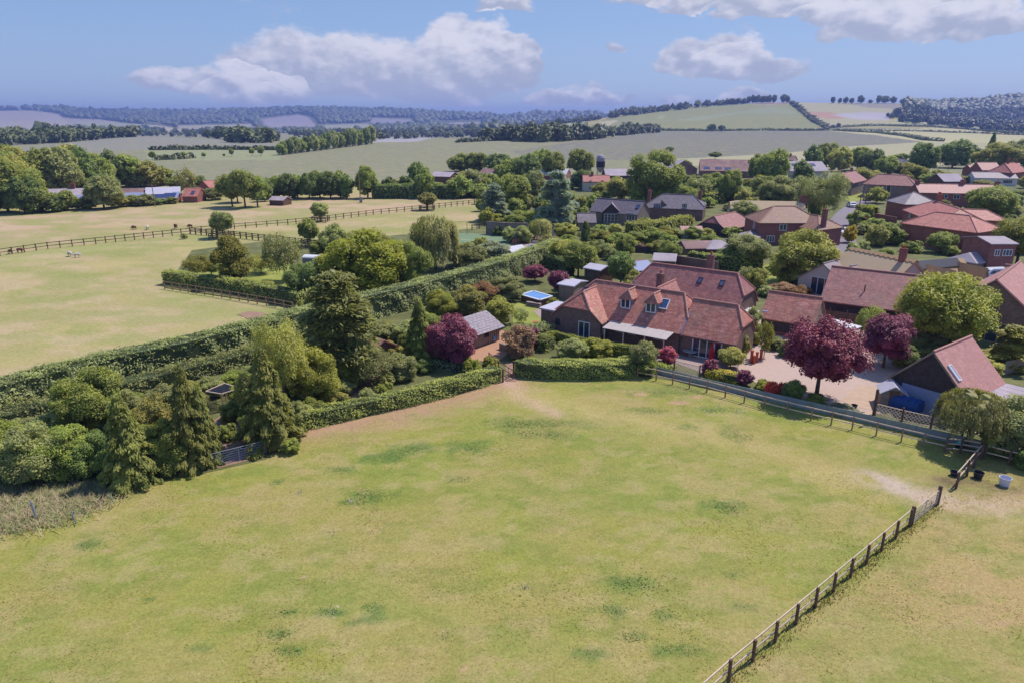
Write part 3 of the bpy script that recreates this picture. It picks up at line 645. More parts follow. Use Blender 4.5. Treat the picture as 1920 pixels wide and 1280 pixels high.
def blobs(C, Rr):
    n = len(C); V = (C[:, None, :] + ICOV[None] * np.asarray(Rr)[:, None, None] * NPR.uniform(.8, 1.15, (n, 12, 1))).reshape(-1, 3)
    Fq = (ICOF[None] + (np.arange(n) * 12)[:, None, None]).reshape(-1, 3); return V, np.concatenate([Fq, Fq[:, 2:3]], 1)
def join(parts):
    V = []; Q = []; k = 0
    for v, q in parts: V.append(v); Q.append(q + k); k += len(v)
    return np.concatenate(V), np.concatenate(Q)
def fix_mesh(name, V, Q, mat=None, col=None):
    """mixed triangles (last index repeated) and quads"""
    tri = Q[:, 2] == Q[:, 3]; faces = [q[:3] for q in Q[tri].tolist()] + Q[~tri].tolist()
    me = bpy.data.meshes.new(name); me.from_pydata(V.tolist(), [], faces); me.update()
    if col is not None:
        a = me.color_attributes.new('Col', 'FLOAT_COLOR', 'POINT'); c = np.ones((len(V), 4), 'f'); c[:, :3] = col; a.data.foreach_set('color', c.ravel())
    if mat: me.materials.append(mat)
    return me
def crown_arrays(kind, nl, leaf):
    """foliage of a tree of height 1 and spread 1"""
    if kind in ('round', 'oak', 'shrub', 'airy', 'globe', 'tall', 'plume', 'full'):
        nc = {'round': 84, 'oak': 96, 'shrub': 60, 'airy': 60, 'globe': 60, 'tall': 60, 'plume': 60, 'full': 74}[kind] if nl > 400 else 13
        d = rand_unit(nc); rr = NPR.uniform(.45, .96, nc)
        if kind == 'round': c0, ax, zmin = .60, (.5, .5, .42), -.85
        elif kind == 'oak': c0, ax, zmin = .58, (.52, .52, .44), -.7
        elif kind == 'shrub': c0, ax, zmin = .42, (.5, .5, .58), -.6
        elif kind == 'full': c0, ax, zmin = .48, (.5, .5, .54), -.9
        elif kind == 'globe': c0, ax, zmin = .60, (.48, .48, .4), -1
        elif kind == 'tall': c0, ax, zmin = .53, (.5, .5, .5), -1
        elif kind == 'plume': c0, ax, zmin = .55, (.5, .5, .5), -1
        else: c0, ax, zmin = .57, (.5, .5, .46), -.95
        if kind == 'globe': rr = NPR.uniform(.6, .85, nc)
        d[:, 2] = np.maximum(d[:, 2], zmin)
        C = d * rr[:, None] * np.array(ax) * .84; cr = NPR.uniform(.075, .15, nc) * (1.75 if nc < 20 else 1)
        if kind == 'oak': C[:, :2] *= NPR.uniform(.75, 1.2, (nc, 1)); cr *= 1.12
        if kind == 'plume': C[:, :2] *= (1.15 - .9 * np.clip(C[:, 2] / .5, -1, 1))[:, None] * .62; cr *= .95
        if kind in ('tall',): C[:, :2] *= np.clip(1.25 - 1.1 * (C[:, 2] + .4), .35, 1)[:, None]
        if kind == 'globe': cr = NPR.uniform(.10, .14, nc)
        if kind == 'airy': cr *= .8
        C[:, 2] += c0; C[:, 2] = np.minimum(C[:, 2], .985 - cr * .9)
        w = cr ** 2; ci = NPR.choice(nc, nl, p=w / w.sum())
        dd = rand_unit(nl); out = C[ci] - np.array((0, 0, c0 - .1)); out /= np.linalg.norm(out, axis=1)[:, None]
        fl = (dd * out).sum(1) < -.25; dd[fl] *= -1; dd[:, 2] = np.where(dd[:, 2] < -.5, -dd[:, 2], dd[:, 2])
        P = C[ci] + dd * (cr[ci] * NPR.uniform(.75, 1.25 if kind != 'airy' else 1.9, nl))[:, None]
        Nn = dd * .8 + rand_unit(nl) * .75 + np.array((0, 0, .35))
        parts = [leaf_quads(P, Nn, leaf, 1.3)]
        if kind != 'airy': parts.append(blobs(C, cr * .78)); parts.append(blobs(np.array([(0, 0, c0)]), [.25]))
        return join(parts)
    if kind in ('cone', 'spruce'):
        P = []; Nn = []; A = []; nb = 170
        for i in range(nb):
            z = .03 + .93 * (i / nb) ** 1.15; Rz = .5 * (1 - z) ** .85 * R.uniform(.72, 1.12) + .012; th = i * 2.399 + R.uniform(-.4, .4)
            m = max(6, int(nl / nb * 1.8 * (1 - z) + 5)); t = NPR.uniform(.25, 1, m) ** .6; side = NPR.normal(0, .035, m) * (1.3 - t * .6)
            dx, dy = math.cos(th), math.sin(th); droop = .07 * R.uniform(.4, 1.4)
            x = dx * Rz * t - dy * side; y = dy * Rz * t + dx * side
            zz = z + .05 * np.sin(t * 2.2) * (1 - z) - droop * t ** 2 + NPR.normal(0, .008, m) - np.abs(side) * .25
            P.append(np.stack([x, y, zz], 1)); Nn.append(np.stack([dx * .6 + NPR.normal(0, .45, m), dy * .6 + NPR.normal(0, .45, m), np.full(m, .9)], 1))
            A.append(np.stack([dx + NPR.normal(0, .5, m), dy + NPR.normal(0, .5, m), np.full(m, -.5)], 1))
        P = np.concatenate(P); P[:, 2] = np.maximum(P[:, 2], .005)
        parts = [leaf_quads(P, np.concatenate(Nn), leaf, 2.0, np.concatenate(A))]
        zc = np.linspace(.08, .86, 16); parts.append(blobs(np.stack([NPR.normal(0, .01, 16), NPR.normal(0, .01, 16), zc], 1), .31 * (1 - zc) + .012))
        return join(parts)
    if kind == 'cedar':
        P = []; Nn = []; A = []; nb = 52
        for i in range(nb):
            k = i % 9; z = .12 + .82 * k / 9 + R.uniform(-.03, .03); Rz = .5 * (1 - z) ** .55 * R.uniform(.6, 1.12); th = R.uniform(0, 6.28)
            m = int(nl / nb); t = NPR.uniform(.15, 1, m) ** .7; side = NPR.normal(0, .16, m) * t * (1.15 - t) * 1.3
            dx, dy = math.cos(th), math.sin(th)
            x = dx * Rz * t - dy * side; y = dy * Rz * t + dx * side; zz = z + .10 * t - .13 * t ** 2.4 + NPR.normal(0, .010, m) - np.abs(side) * .18 - NPR.uniform(0, .035, m) ** 1.0
            P.append(np.stack([x, y, zz], 1)); Nn.append(np.stack([NPR.normal(0, .4, m), NPR.normal(0, .4, m), np.full(m, 1.)], 1)); A.append(np.stack([dx + NPR.normal(0, .5, m), dy + NPR.normal(0, .5, m), np.full(m, -.35)], 1))
        zc = np.linspace(.15, .9, 12)
        return join([leaf_quads(np.concatenate(P), np.concatenate(Nn), leaf, 1.9, np.concatenate(A)), blobs(np.stack([zc * 0, zc * 0, zc], 1), (.11 * (1 - zc) ** .7 + .015))])
    if kind in ('willow', 'weep'):
        ns = 230; P = []; A = []; Nn = []
        for i in range(ns):
            th = R.uniform(0, 6.28); r = .47 * R.uniform(.15, 1) ** .5; top = .58 + .40 * math.sqrt(max(0, 1 - (r / .52) ** 2)) * R.uniform(.8, 1.02); ln = R.uniform(.35, .9) * (top if kind == 'willow' else top * .62)
            m = int(nl / ns); t = np.linspace(0, 1, m) + NPR.normal(0, .02, m); x = math.cos(th) * (r + .06 * t) + NPR.normal(0, .018, m); y = math.sin(th) * (r + .06 * t) + NPR.normal(0, .018, m)
            P.append(np.stack([x, y, np.maximum(.02, top - ln * t)], 1)); A.append(np.tile((0, 0, -1.0), (m, 1)) + NPR.normal(0, .25, (m, 3))); Nn.append(np.stack([math.cos(th) + NPR.normal(0, .5, m), math.sin(th) + NPR.normal(0, .5, m), np.full(m, .45)], 1))
        nc = 26; d = rand_unit(nc); C = d * np.array((.30, .30, .2)); C[:, 2] += .66
        return join([leaf_quads(np.concatenate(P), np.concatenate(Nn), leaf, 2.4, np.concatenate(A)), blobs(C, NPR.uniform(.09, .13, nc))])
PROTO = {}
def crown_mesh(kind, res, seed):
    key = (kind, res, seed)
    if key not in PROTO:
        nl, leaf = {'n': (20000, .027), 'm': (8500, .040), 'f': (2200, .072), 't': (170, .24)}[res]
        if kind in ('cone', 'cedar', 'spruce'): leaf *= .95; nl = int(nl * 1.1)
        if kind in ('willow', 'weep'): leaf *= .75
        if kind == 'airy': nl = int(nl * .85); leaf *= .8
        V, Q = crown_arrays(kind, nl, leaf); rr = np.hypot(V[:, 0], V[:, 1]); V[:, :2] *= .5 / np.percentile(rr, 98.5); V[:, 2] /= np.percentile(V[:, 2], 99.8); PROTO[key] = fix_mesh('crown', V, Q, LF['mid'])
    return PROTO[key]
def trunk_mesh(style):
    if ('t', style) not in PROTO:
        mb = MB(); n = 7 if style != 'stub' else 6; rr = .03 if style != 'slim' else .016; top = {'mast': .95, 'std': .55, 'slim': .8, 'stub': .3}[style]
        mb.tube((0, 0, -.01), (0, 0, top * .5), rr, rr * .75, n); mb.tube((0, 0, top * .5), (0, 0, top), rr * .75, rr * .3, n)
        if style in ('std', 'slim', 'stub'):
            for i in range(6):
                a = i * 1.05 + R.uniform(-.3, .3); z = top * R.uniform(.35, .8)
                mb.tube((0, 0, z), (math.cos(a) * .27, math.sin(a) * .27, z + .2), rr * .5, rr * .15, 5)
        PROTO[('t', style)] = mesh_of('trunk', mb); PROTO[('t', style)].materials.append(MT['bark'])
    return PROTO[('t', style)]
TREES = [0]
def tree(kind, bx, by, top, w, leaf, label, cat='tree', name=None, group=None, res=None, trunk=None, zoff=0, yoff=0, bark=None, wy=1.0):
    x, y, z = GT(bx, by) if by < 420 else G(bx, by) + (0.0,)
    if y < 230: z = 0.0
    h = max(.5, height_to(x, y, z, top)); d = depth(x, y, z + h * .5); x = (bx - 960) / F * d; wid = w * d / F
    if res is None: res = 'n' if w > 75 else ('m' if w > 40 else ('f' if w > 11 else 't'))
    TREES[0] += 1; seed = TREES[0] % 2 if res in 'nm' else TREES[0] % 3
    if name is None: name = {'cone': 'conifer_tree', 'spruce': 'conifer_tree', 'cedar': 'cedar_tree', 'willow': 'willow_tree', 'weep': 'weeping_tree', 'shrub': 'shrub'}.get(kind, 'tree')
    if kind == 'shrub' and cat == 'tree': cat = 'shrub'
    e = empty(name, (x, y, z), label, cat, group)
    inst('crown' if name != 'shrub' else 'foliage', crown_mesh(kind, res, seed), e, (0, 0, 0), R.uniform(0, 6.28), (wid, wid * wy, h), LF[leaf])
    st = trunk or {'cone': 'mast', 'cedar': 'mast', 'spruce': 'mast', 'airy': 'slim', 'willow': 'std', 'weep': 'std', 'shrub': 'stub', 'plume': 'mast', 'tall': 'mast'}.get(kind, 'std')
    inst('trunk' if name != 'shrub' else 'stem', trunk_mesh(st), e, (0, 0, 0), R.uniform(0, 6), ((wid + h) / 2, (wid + h) / 2, h), bark)
    return e
def hedge(name, pts, width, height, leafmat, label, dens=46, leaf=.20, cat='hedge', group=None, wob=.12, zf=None, shoots=0.0, top_round=.2, side=1):
    """clipped hedge: pts is the line of its foot on the side facing the viewer; a dark twiggy inside under a skin of leaves"""
    zf = zf or (lambda x, y: 0.0)
    P = [Vector((p[0], p[1])) for p in pts]; n = len(P); nr = []
    for i in range(n):
        d = (P[min(i + 1, n - 1)] - P[max(i - 1, 0)]).normalized(); v = Vector((-d.y, d.x)) * side; nr.append(v)
    mb = MB(); LV = []; LN = []; ins = leaf * .55
    for i in range(n - 1):
        a, b = P[i], P[i + 1]; L = (b - a).length; k = max(1, int(L / 1.2))
        for j in range(k):
            p = a.lerp(b, j / k); q = a.lerp(b, (j + 1) / k); na = nr[i].lerp(nr[i + 1], j / k); nb = nr[i].lerp(nr[i + 1], (j + 1) / k)
            h1 = height; z = zf(p.x, p.y)
            A = p + na * ins; B = q + nb * ins; Cc = q + nb * (width - ins); D = p + na * (width - ins)
            mb.add([(A.x, A.y, z - .1), (B.x, B.y, z - .1), (Cc.x, Cc.y, z - .1), (D.x, D.y, z - .1), (A.x, A.y, z + h1 - ins), (B.x, B.y, z + h1 - ins), (Cc.x, Cc.y, z + h1 - ins), (D.x, D.y, z + h1 - ins)],
                   [(0, 1, 5, 4), (4, 5, 6, 7), (2, 3, 7, 6), (1, 2, 6, 5), (3, 0, 4, 7)])
        # faces: front, top, back
        for face, area in (('f', L * height), ('t', L * width), ('b', L * height * .35)):
            m = int(area * dens); 
            if m < 1: continue
            t = NPR.uniform(0, 1, m); s = NPR.uniform(0, 1, m); jit = NPR.uniform(-.6, 1, m) * wob
            base = np.array([a.x, a.y])[None] * (1 - t)[:, None] + np.array([b.x, b.y])[None] * t[:, None]
            nn = np.array([nr[i].x, nr[i].y])[None] * (1 - t)[:, None] + np.array([nr[i + 1].x, nr[i + 1].y])[None] * t[:, None]
            lump = (fbm(base[:, 0] * .9 + s * 3, base[:, 1] * .9 + (7 if face == 't' else 0), 3, 2) - .5) * wob * 5 + (fbm(base[:, 0] * .16, base[:, 1] * .16, 2, 12) - .5) * wob * 3
            off = {'f': np.zeros(m), 't': s * width, 'b': np.full(m, float(width))}[face]
            zz = {'f': s * height, 't': np.full(m, float(height)), 'b': height * (1 - s * .6)}[face].copy()
            if face == 't': zz += lump + jit + np.where(NPR.uniform(0, 1, m) < shoots, NPR.uniform(0, .35, m), 0) - (np.abs(s - .5) * 2) ** 3 * top_round
            elif face == 'f': off -= lump + jit; 
            else: off += lump + jit
            if face == 'f': off += (s ** 4) * top_round
            XY = base + nn * off[:, None]; LV.append(np.stack([XY[:, 0], XY[:, 1], zz + [zf(p_[0], p_[1]) for p_ in XY[:1]][0]], 1))
            nrm = {'f': -1, 't': 0, 'b': 1}[face]; N3 = np.concatenate([nn * nrm, np.full((m, 1), .25 if face != 't' else 1.0)], 1) + rand_unit(m) * .7; LN.append(N3)
    for e_, (p, v, dsg) in enumerate(((P[0], nr[0], -1), (P[-1], nr[-1], 1))):   # the two ends
        dvec = (P[1] - P[0]).normalized() if e_ == 0 else (P[-1] - P[-2]).normalized(); m = int(width * height * dens); s = NPR.uniform(0, 1, m); t = NPR.uniform(0, 1, m); o = NPR.uniform(-.3, 1, m) * wob * dsg
        LV.append(np.stack([p.x + v.x * s * width + dvec.x * o, p.y + v.y * s * width + dvec.y * o, t * height + zf(p.x, p.y)], 1)); LN.append(np.tile((dvec.x * dsg, dvec.y * dsg, .3), (m, 1)) + rand_unit(m) * .7)
    V, Q = leaf_quads(np.concatenate(LV), np.concatenate(LN), leaf, 1.4)
    k = len(V); me = bpy.data.meshes.new(name); me.from_pydata(V.tolist() + [tuple(v) for v in mb.v], [], Q.tolist() + [[i + k for i in f] for f in mb.f]); me.update()
    me.materials.append(LF[leafmat]); me.materials.append(MT['core']); me.polygons.foreach_set('material_index', [0] * len(Q) + [1] * len(mb.f))
    o = bpy.data.objects.new(name, me); COL.objects.link(o); return props(o, label, cat, group)

# ------------------------------------------------------------------ building kit
BOXES = []
class Fr:
    """a plan grid turned by ang degrees: a runs along, b across"""
    def __init__(s, ang): s.a = math.radians(ang); s.c = math.cos(s.a); s.s = math.sin(s.a)
    def p(s, a, b, z=0): return (a * s.c - b * s.s, a * s.s + b * s.c, z)
    def inv(s, x, y): return (x * s.c + y * s.s, -x * s.s + y * s.c)
    def turn(s): return Fr(math.degrees(s.a) + 90)
def gable_range(par, fr, a0, a1, bc, hw, ze, zr, hipA=None, hipB=None, wall=None, roof=None, over=.28, verge=.18, th=.13, z0=0, ridge=True, label_wall=None, cutA=0, cutB=0, hw2=None, ze2=None, names=('wall', 'roof')):
    """walls a0..a1 along, bc the ridge line, hw half width; hip = (height of its lower edge, inset of the ridge end). hw2/ze2: far side if different"""
    BOXES.append((proj(*fr.p((a0 + a1) / 2, bc, 0))[:2], [proj(*fr.p(a, bc + b, z)) for a in (a0, a1) for b, z in ((-hw, z0), (hw, z0), (0, zr))], fr, a0, a1, bc, hw))
    hw2 = hw2 or hw; ze2 = ze2 if ze2 is not None else ze
    sl = (zr - ze) / hw; sl2 = (zr - ze2) / hw2
    def prof(hip):      # wall end outline, b offsets and z
        if hip is None: return [(-hw, ze), (0, zr), (hw2, ze2)]
        zh = hip[0]
        if zh <= max(ze, ze2) + .01: return [(-hw, ze), (hw2, ze2)]
        return [(-hw, ze), (-(zr - zh) / sl, zh), ((zr - zh) / sl2, zh), (hw2, ze2)]
    if wall:
        mb = MB(); dn = .10
        for a, hip, flip in ((a0, hipA, 0), (a1, hipB, 1)):
            pr = prof(hip); vs = [fr.p(a, bc - hw, z0), fr.p(a, bc + hw2, z0)] + [fr.p(a, bc + b, z - dn) for b, z in reversed(pr)]
            n = len(vs); mb.add(vs, [tuple(range(n))[::-1] if flip == 0 else tuple(range(n))])
        for b, z, fl in ((-hw, ze, 0), (hw2, ze2, 1)):
            vs = [fr.p(a0, bc + b, z0), fr.p(a1, bc + b, z0), fr.p(a1, bc + b, z - dn), fr.p(a0, bc + b, z - dn)]; mb.add(vs, [(0, 1, 2, 3) if fl == 0 else (3, 2, 1, 0)])
        part(names[0], mb, MT[wall], par, label_wall)
    if roof:
        mb = MB(); eo = over; za = ze - sl * eo; zb = ze2 - sl2 * eo
        def end(a, hip, sg):
            """front pts (low->high) and back pts for one end"""
            if hip is None: return [(a + sg * verge, -hw - eo, za), (a + sg * verge, 0, zr)], [(a + sg * verge, hw2 + eo, zb), (a + sg * verge, 0, zr)], None
            zh, ins = hip; k = ins / (zr - zh)
            if zh <= max(ze, ze2) + .01:
                a_e = a + sg * eo; r = (a - sg * ins, 0, zr)
                zl = zr - (zr - zh) * (ins + eo) / ins
                return [(a_e, -hw - eo, za), r], [(a_e, hw2 + eo, zb), r], [(a_e, -hw - eo, za), (a_e, hw2 + eo, zb), r]
            zl = zh - verge / k if k else zh; f = (a + sg * verge, -(zr - zl) / sl, zl); b = (a + sg * verge, (zr - zl) / sl2, zl); r = (a - sg * ins, 0, zr)
            return [(a + sg * verge, -hw - eo, za), f, r], [(a + sg * verge, hw2 + eo, zb), b, r], [f, b, r]
        fA, bA, hA = end(a0, hipA, -1); fB, bB, hB = end(a1, hipB, 1)
        W_ = lambda pts: [fr.p(a, bc + b, z) for a, b, z in pts]
        mb.slab(W_(list(fA)[:1] + list(fB) + list(reversed(fA))[:-1]), th)
        mb.slab(W_([bB[0], bA[0]] + bA[1:] + list(reversed(bB))[:-1]), th)
        if hA: mb.slab(W_([hA[1], hA[0], hA[2]]), th)
        if hB: mb.slab(W_([hB[0], hB[1], hB[2]]), th)
        part(names[1], mb, MT[roof], par)
        if ridge:
            mb = MB(); q1 = fr.p(fA[-1][0], bc, zr + .04); q2 = fr.p(fB[-1][0], bc, zr + .04)
            n = max(2, int((Vector(q2) - Vector(q1)).length / .45)); rr = .11
            def run(q1, q2):
                q1 = Vector(q1); q2 = Vector(q2); n = max(1, int((q2 - q1).length / .45))
                for i in range(n): mb.tube(q1.lerp(q2, i / n), q1.lerp(q2, (i + .94) / n), rr, rr * .92, 7)
            run(q1, q2)
            for h in (hA, hB):
                if h:
                    for e in h[:2]: run(Vector(fr.p(e[0], bc + e[1], e[2] + .03)), Vector(fr.p(h[2][0], bc, zr + .03)))
            part('ridge_tiles', mb, MT['ridge'] if roof.startswith('tile') else MT[roof], par)
def window(par, fr, face, plane, t, z, w, h, mull=1, frame='white', glass='glass', name='window', trans=0, fw=.11, proud=.06):
    """face 'b-': looks towards -b, plane = b; 'b+','a+','a-' likewise; t = centre along the wall, z = sill"""
    def q(s, d, zz):
        if face == 'b-': return fr.p(t + s, plane - d, zz)
        if face == 'b+': return fr.p(t - s, plane + d, zz)
        if face == 'a+': return fr.p(plane + d, t + s, zz)
        return fr.p(plane - d, t - s, zz)
    mb = MB()
    def bar(s0, s1, z0, z1, d0=.0, d1=proud):
        vs = [q(s0, d0, z0), q(s1, d0, z0), q(s1, d1, z0), q(s0, d1, z0), q(s0, d0, z1), q(s1, d0, z1), q(s1, d1, z1), q(s0, d1, z1)]
        mb.add(vs, [(0, 1, 2, 3), (7, 6, 5, 4), (3, 2, 6, 7), (1, 0, 4, 5), (2, 1, 5, 6), (0, 3, 7, 4)])
    bar(-w / 2, w / 2, z, z + fw); bar(-w / 2, w / 2, z + h - fw, z + h); bar(-w / 2, -w / 2 + fw, z + fw, z + h - fw); bar(w / 2 - fw, w / 2, z + fw, z + h - fw)
    for i in range(mull): c = -w / 2 + w * (i + 1) / (mull + 1); bar(c - fw * .45, c + fw * .45, z + fw, z + h - fw)
    for i in range(trans): c = z + h * (i + 1) / (trans + 1); bar(-w / 2 + fw, w / 2 - fw, c - .025, c + .025, 0, proud * .8)
    o = part(name, mb, MT[frame], par)
    mb = MB(); mb.add([q(-w / 2 + .02, .025, z + .02), q(w / 2 - .02, .025, z + .02), q(w / 2 - .02, .025, z + h - .02), q(-w / 2 + .02, .025, z + h - .02)], [(0, 1, 2, 3)])
    part('pane', mb, MT[glass], o)
    return o
def rooflight(par, fr, a, b, bc, hw, ze, zr, w=.8, l=1.1, frame='dark_metal', glass='glass_sky', name='roof_window', side=-1):
    """set in the slope; a along, b = distance of its centre from the ridge towards the viewer"""
    sl = (zr - ze) / hw; cs = 1 / math.hypot(1, sl)
    def q(s, u, d):
        bb = b + u * cs; return Vector(fr.p(a + s, bc + side * (bb + d * sl * cs), zr - sl * bb + d * cs))
    mb = MB(); f = .09
    def bar(s0, s1, u0, u1):
        vs = [q(s0, u0, 0), q(s1, u0, 0), q(s1, u1, 0), q(s0, u1, 0), q(s0, u0, .14), q(s1, u0, .14), q(s1, u1, .14), q(s0, u1, .14)]
        mb.add(vs, [(0, 1, 2, 3), (7, 6, 5, 4), (0, 4, 5, 1), (1, 5, 6, 2), (2, 6, 7, 3), (3, 7, 4, 0)])
    bar(-w / 2, w / 2, -l / 2, -l / 2 + f); bar(-w / 2, w / 2, l / 2 - f, l / 2); bar(-w / 2, -w / 2 + f, -l / 2 + f, l / 2 - f); bar(w / 2 - f, w / 2, -l / 2 + f, l / 2 - f)
    o = part(name, mb, MT[frame], par); mb = MB(); mb.add([q(-w / 2 + .03, l / 2 - .03, .10), q(w / 2 - .03, l / 2 - .03, .10), q(w / 2 - .03, -l / 2 + .03, .10), q(-w / 2 + .03, -l / 2 + .03, .10)], [(0, 1, 2, 3)])
    part('pane', mb, MT[glass], o)
def chimney(par, x, y, z0, z1, w=.6, d=.6, rz=0, mat='brick_red', pots=1, potmat='terracotta'):
    mb = MB(); mb.box((x, y, (z0 + z1) / 2), (w, d, z1 - z0), rz); mb.box((x, y, z1 - .22), (w + .1, d + .1, .14), rz); mb.box((x, y, z1 + .02), (w + .06, d + .06, .08), rz)
    o = part('chimney', mb, MT[mat], par)
    for i in range(pots):
        t = (i - (pots - 1) / 2) * min(.42, w / max(1, pots)); mb = MB(); mb.lathe((x + t * math.cos(rz), y + t * math.sin(rz), z1 + .05), [(.12, 0), (.10, .3), (.13, .32), (.12, .42)], 8); part('chimney_pot', mb, MT[potmat], o)
def gutter(par, fr, a0, a1, b, z, mat='dark_metal'):
    mb = MB(); mb.tube(fr.p(a0, b, z), fr.p(a1, b, z), .06, n=6); part('gutter', mb, MT[mat], par)
def boards(par, fr, face, plane, lim, z0, z1, step, mat, th=.03):
    """lapped weatherboards, one object each; lim(z) gives (t0, t1)"""
    z = z0
    while z < z1 - .03:
        t0, t1 = lim(z + step * .6)
        if t1 - t0 > .1:
            mb = MB(); zz = min(z + step, z1); o = th * 1.6; f = (lambda s, d, zc: fr.p(s, plane - d, zc)) if face == 'b-' else ((lambda s, d, zc: fr.p(plane + d, s, zc)) if face == 'a+' else (lambda s, d, zc: fr.p(plane - d, -s, zc)))
            if face == 'a-': t0, t1 = -t1, -t0
            mb.add([f(t0, .005, z), f(t1, .005, z), f(t1, .005 + o, z), f(t0, .005 + o, z), f(t0, .004, zz), f(t1, .004, zz), f(t1, .02, zz), f(t0, .02, zz)], [(0, 1, 2, 3), (7, 6, 5, 4), (3, 2, 6, 7), (1, 0, 4, 5), (2, 1, 5, 6), (0, 3, 7, 4)])
            part('board', mb, MT[mat], par)
        z += step
def post_rail(name, pts, label, spacing=1.8, hp=1.25, rails=(.45, .95), mat='fence_wood', ps=.11, rs=(.045, .09), group=None, zf=None, rail_mat=None, side=1, jitter=.0, cat='fence'):
    zf = zf or (lambda x, y: 0.0)
    P = [Vector((p[0], p[1], 0)) for p in pts]; o0 = P[0]; e = empty(name, (o0.x, o0.y, zf(o0.x, o0.y)), label, cat, group)
    key = ('post', ps, hp, mat)
    if key not in PROTO:
        mb = MB(); mb.box((0, 0, hp / 2 - .1), (ps, ps, hp + .2)); PROTO[key] = mesh_of('post', mb); PROTO[key].materials.append(MT[mat])
    pos = []
    for i in range(len(P) - 1):
        L = (P[i + 1] - P[i]).length; k = max(1, round(L / spacing))
        for j in range(k + (1 if i == len(P) - 2 else 0)): pos.append((P[i].lerp(P[i + 1], j / k), (P[i + 1] - P[i]).normalized()))
    for p, d in pos:
        z = zf(p.x, p.y); inst('post', PROTO[key], e, (p.x - o0.x, p.y - o0.y, z - e.location.z + R.uniform(-1, 1) * jitter), math.atan2(d.y, d.x), rot=(R.uniform(-1, 1) * jitter * .4, R.uniform(-1, 1) * jitter * .4, math.atan2(d.y, d.x)))
    for (p, d), (q, d2) in zip(pos[:-1], pos[1:]):
        v = (q - p); L = v.length; kk = ('rail', round(L, 2), rs, rail_mat or mat)
        if kk not in PROTO:
            mb = MB(); mb.beam((0, 0, 0), (L, 0, 0), rs[0], rs[1]); PROTO[kk] = mesh_of('rail', mb); PROTO[kk].materials.append(MT[rail_mat or mat])
        n = Vector((-v.y, v.x, 0)).normalized() * (ps / 2 + rs[0] / 2 + .002) * side; za = zf(p.x, p.y); zb = zf(q.x, q.y)
        for r in rails:
            inst('rail', PROTO[kk], e, (p.x + n.x - o0.x, p.y + n.y - o0.y, za - e.location.z + r + R.uniform(-1, 1) * jitter * .5), rot=(0, -math.atan2(zb - za + R.uniform(-1, 1) * jitter * .6, L), math.atan2(v.y, v.x)))
    return e
def prismoid(name, fr, a0, a1, b0, b1, z0, z1, mat, par, nm='slab'):
    mb = MB(); mb.prism([fr.p(a0, b0)[:2], fr.p(a1, b0)[:2], fr.p(a1, b1)[:2], fr.p(a0, b1)[:2]], z0, z1); return part(nm, mb, MT[mat], par)
def vhouse(name, label, A, B, zr, ze, hw, wall, roof, hipA=None, hipB=None, ext=0.0, extA=None, extB=None, wins=(), chims=(), lights=(), cat='house', group=None, brickc='brick_red', z0=None, th=.16, ridge=True, hw2=None, ze2=None):
    """a range placed by the two ends of its ridge in the photo"""
    g0 = GT((A[0] + B[0]) / 2, (A[1] + B[1]) / 2 + 40) if False else None
    base = 0.0 if z0 is None else z0
    p = G(*A, zr + base); q = G(*B, zr + base); ang = math.degrees(math.atan2(q[1] - p[1], q[0] - p[0])); fr = Fr(ang)
    a0, b0 = fr.inv(*p); a1, b1 = fr.inv(*q); bc = (b0 + b1) / 2
    if hipA: a0 -= hipA[1]
    if hipB: a1 += hipB[1]
    a0 -= ext if extA is None else extA; a1 += ext if extB is None else extB
    m = fr.p((a0 + a1) / 2, bc); e = empty(name, (m[0], m[1], base), label, cat, group)
    f = lambda h: None if h is None else (h[0] + base, h[1])
    gable_range(e, fr, a0, a1, bc, hw, ze + base, zr + base, f(hipA), f(hipB), wall, roof, th=th, z0=base, ridge=ridge, hw2=hw2, ze2=None if ze2 is None else ze2 + base)
    for wn in wins:      # (face, fraction along, sill, width, height, mullions)
        face, t, z, w, h, mu = wn[:6]; fm = wn[6] if len(wn) > 6 else 'white'
        if face == 'F': window(e, fr, 'b-', bc - hw, a0 + (a1 - a0) * t, z + base, w, h, mu, fm)
        elif face == 'L': window(e, fr, 'a-', a0, bc + t * hw, z + base, w, h, mu, fm)
        elif face == 'R': window(e, fr, 'a+', a1, bc + t * hw, z + base, w, h, mu, fm)
    for t, off, hgt, w, pots in chims:
        c = fr.p(a0 + (a1 - a0) * t, bc + off); chimney(e, c[0], c[1], zr + base - 1.2 - abs(off) * .5, zr + base + hgt, w, .7, fr.a, brickc, pots)
    for t, bb, w, l in lights: rooflight(e, fr, a0 + (a1 - a0) * t, bb, bc, hw, ze + base, zr + base, w, l)
    return e, fr, (a0, a1, bc)

# ------------------------------------------------------------------ main house
FH = Fr(-35.5); FW = FH.turn()
def loc(fr, px, py, z): return fr.inv(*G(px, py, z))
c = FH.p(-31, 70, 0); mh = empty('house', (c[0], c[1], 0), 'long brick bungalow with clay tiled roof, two lead-cheeked dormers and a white terrace canopy', 'house')
gable_range(mh, FH, -41.3, -25.7, 70.6, 3.55, 2.6, 5.85, (2.6, 3.2), (4.0, 1.3), 'brick_brown', 'tile_red')
gable_range(mh, FH, -25.69, -19.8, 70.2, 3.05, 2.5, 5.5, None, (3.9, 1.1), 'brick_brown', 'tile_red', verge=.12)
gable_range(mh, FW, 65.4, 70.5, 37.65, 3.15, 2.6, 5.25, (3.85, 1.5), None, 'brick_brown', 'tile_red')
mb = MB(); mb.prism([FH.p(a, b)[:2] for a, b in ((-43.2, 66.6), (-40.81, 66.6), (-40.81, 70.2), (-43.2, 70.2))], 0, 2.35); part('wall', mb, MT['brick_brown'], mh)
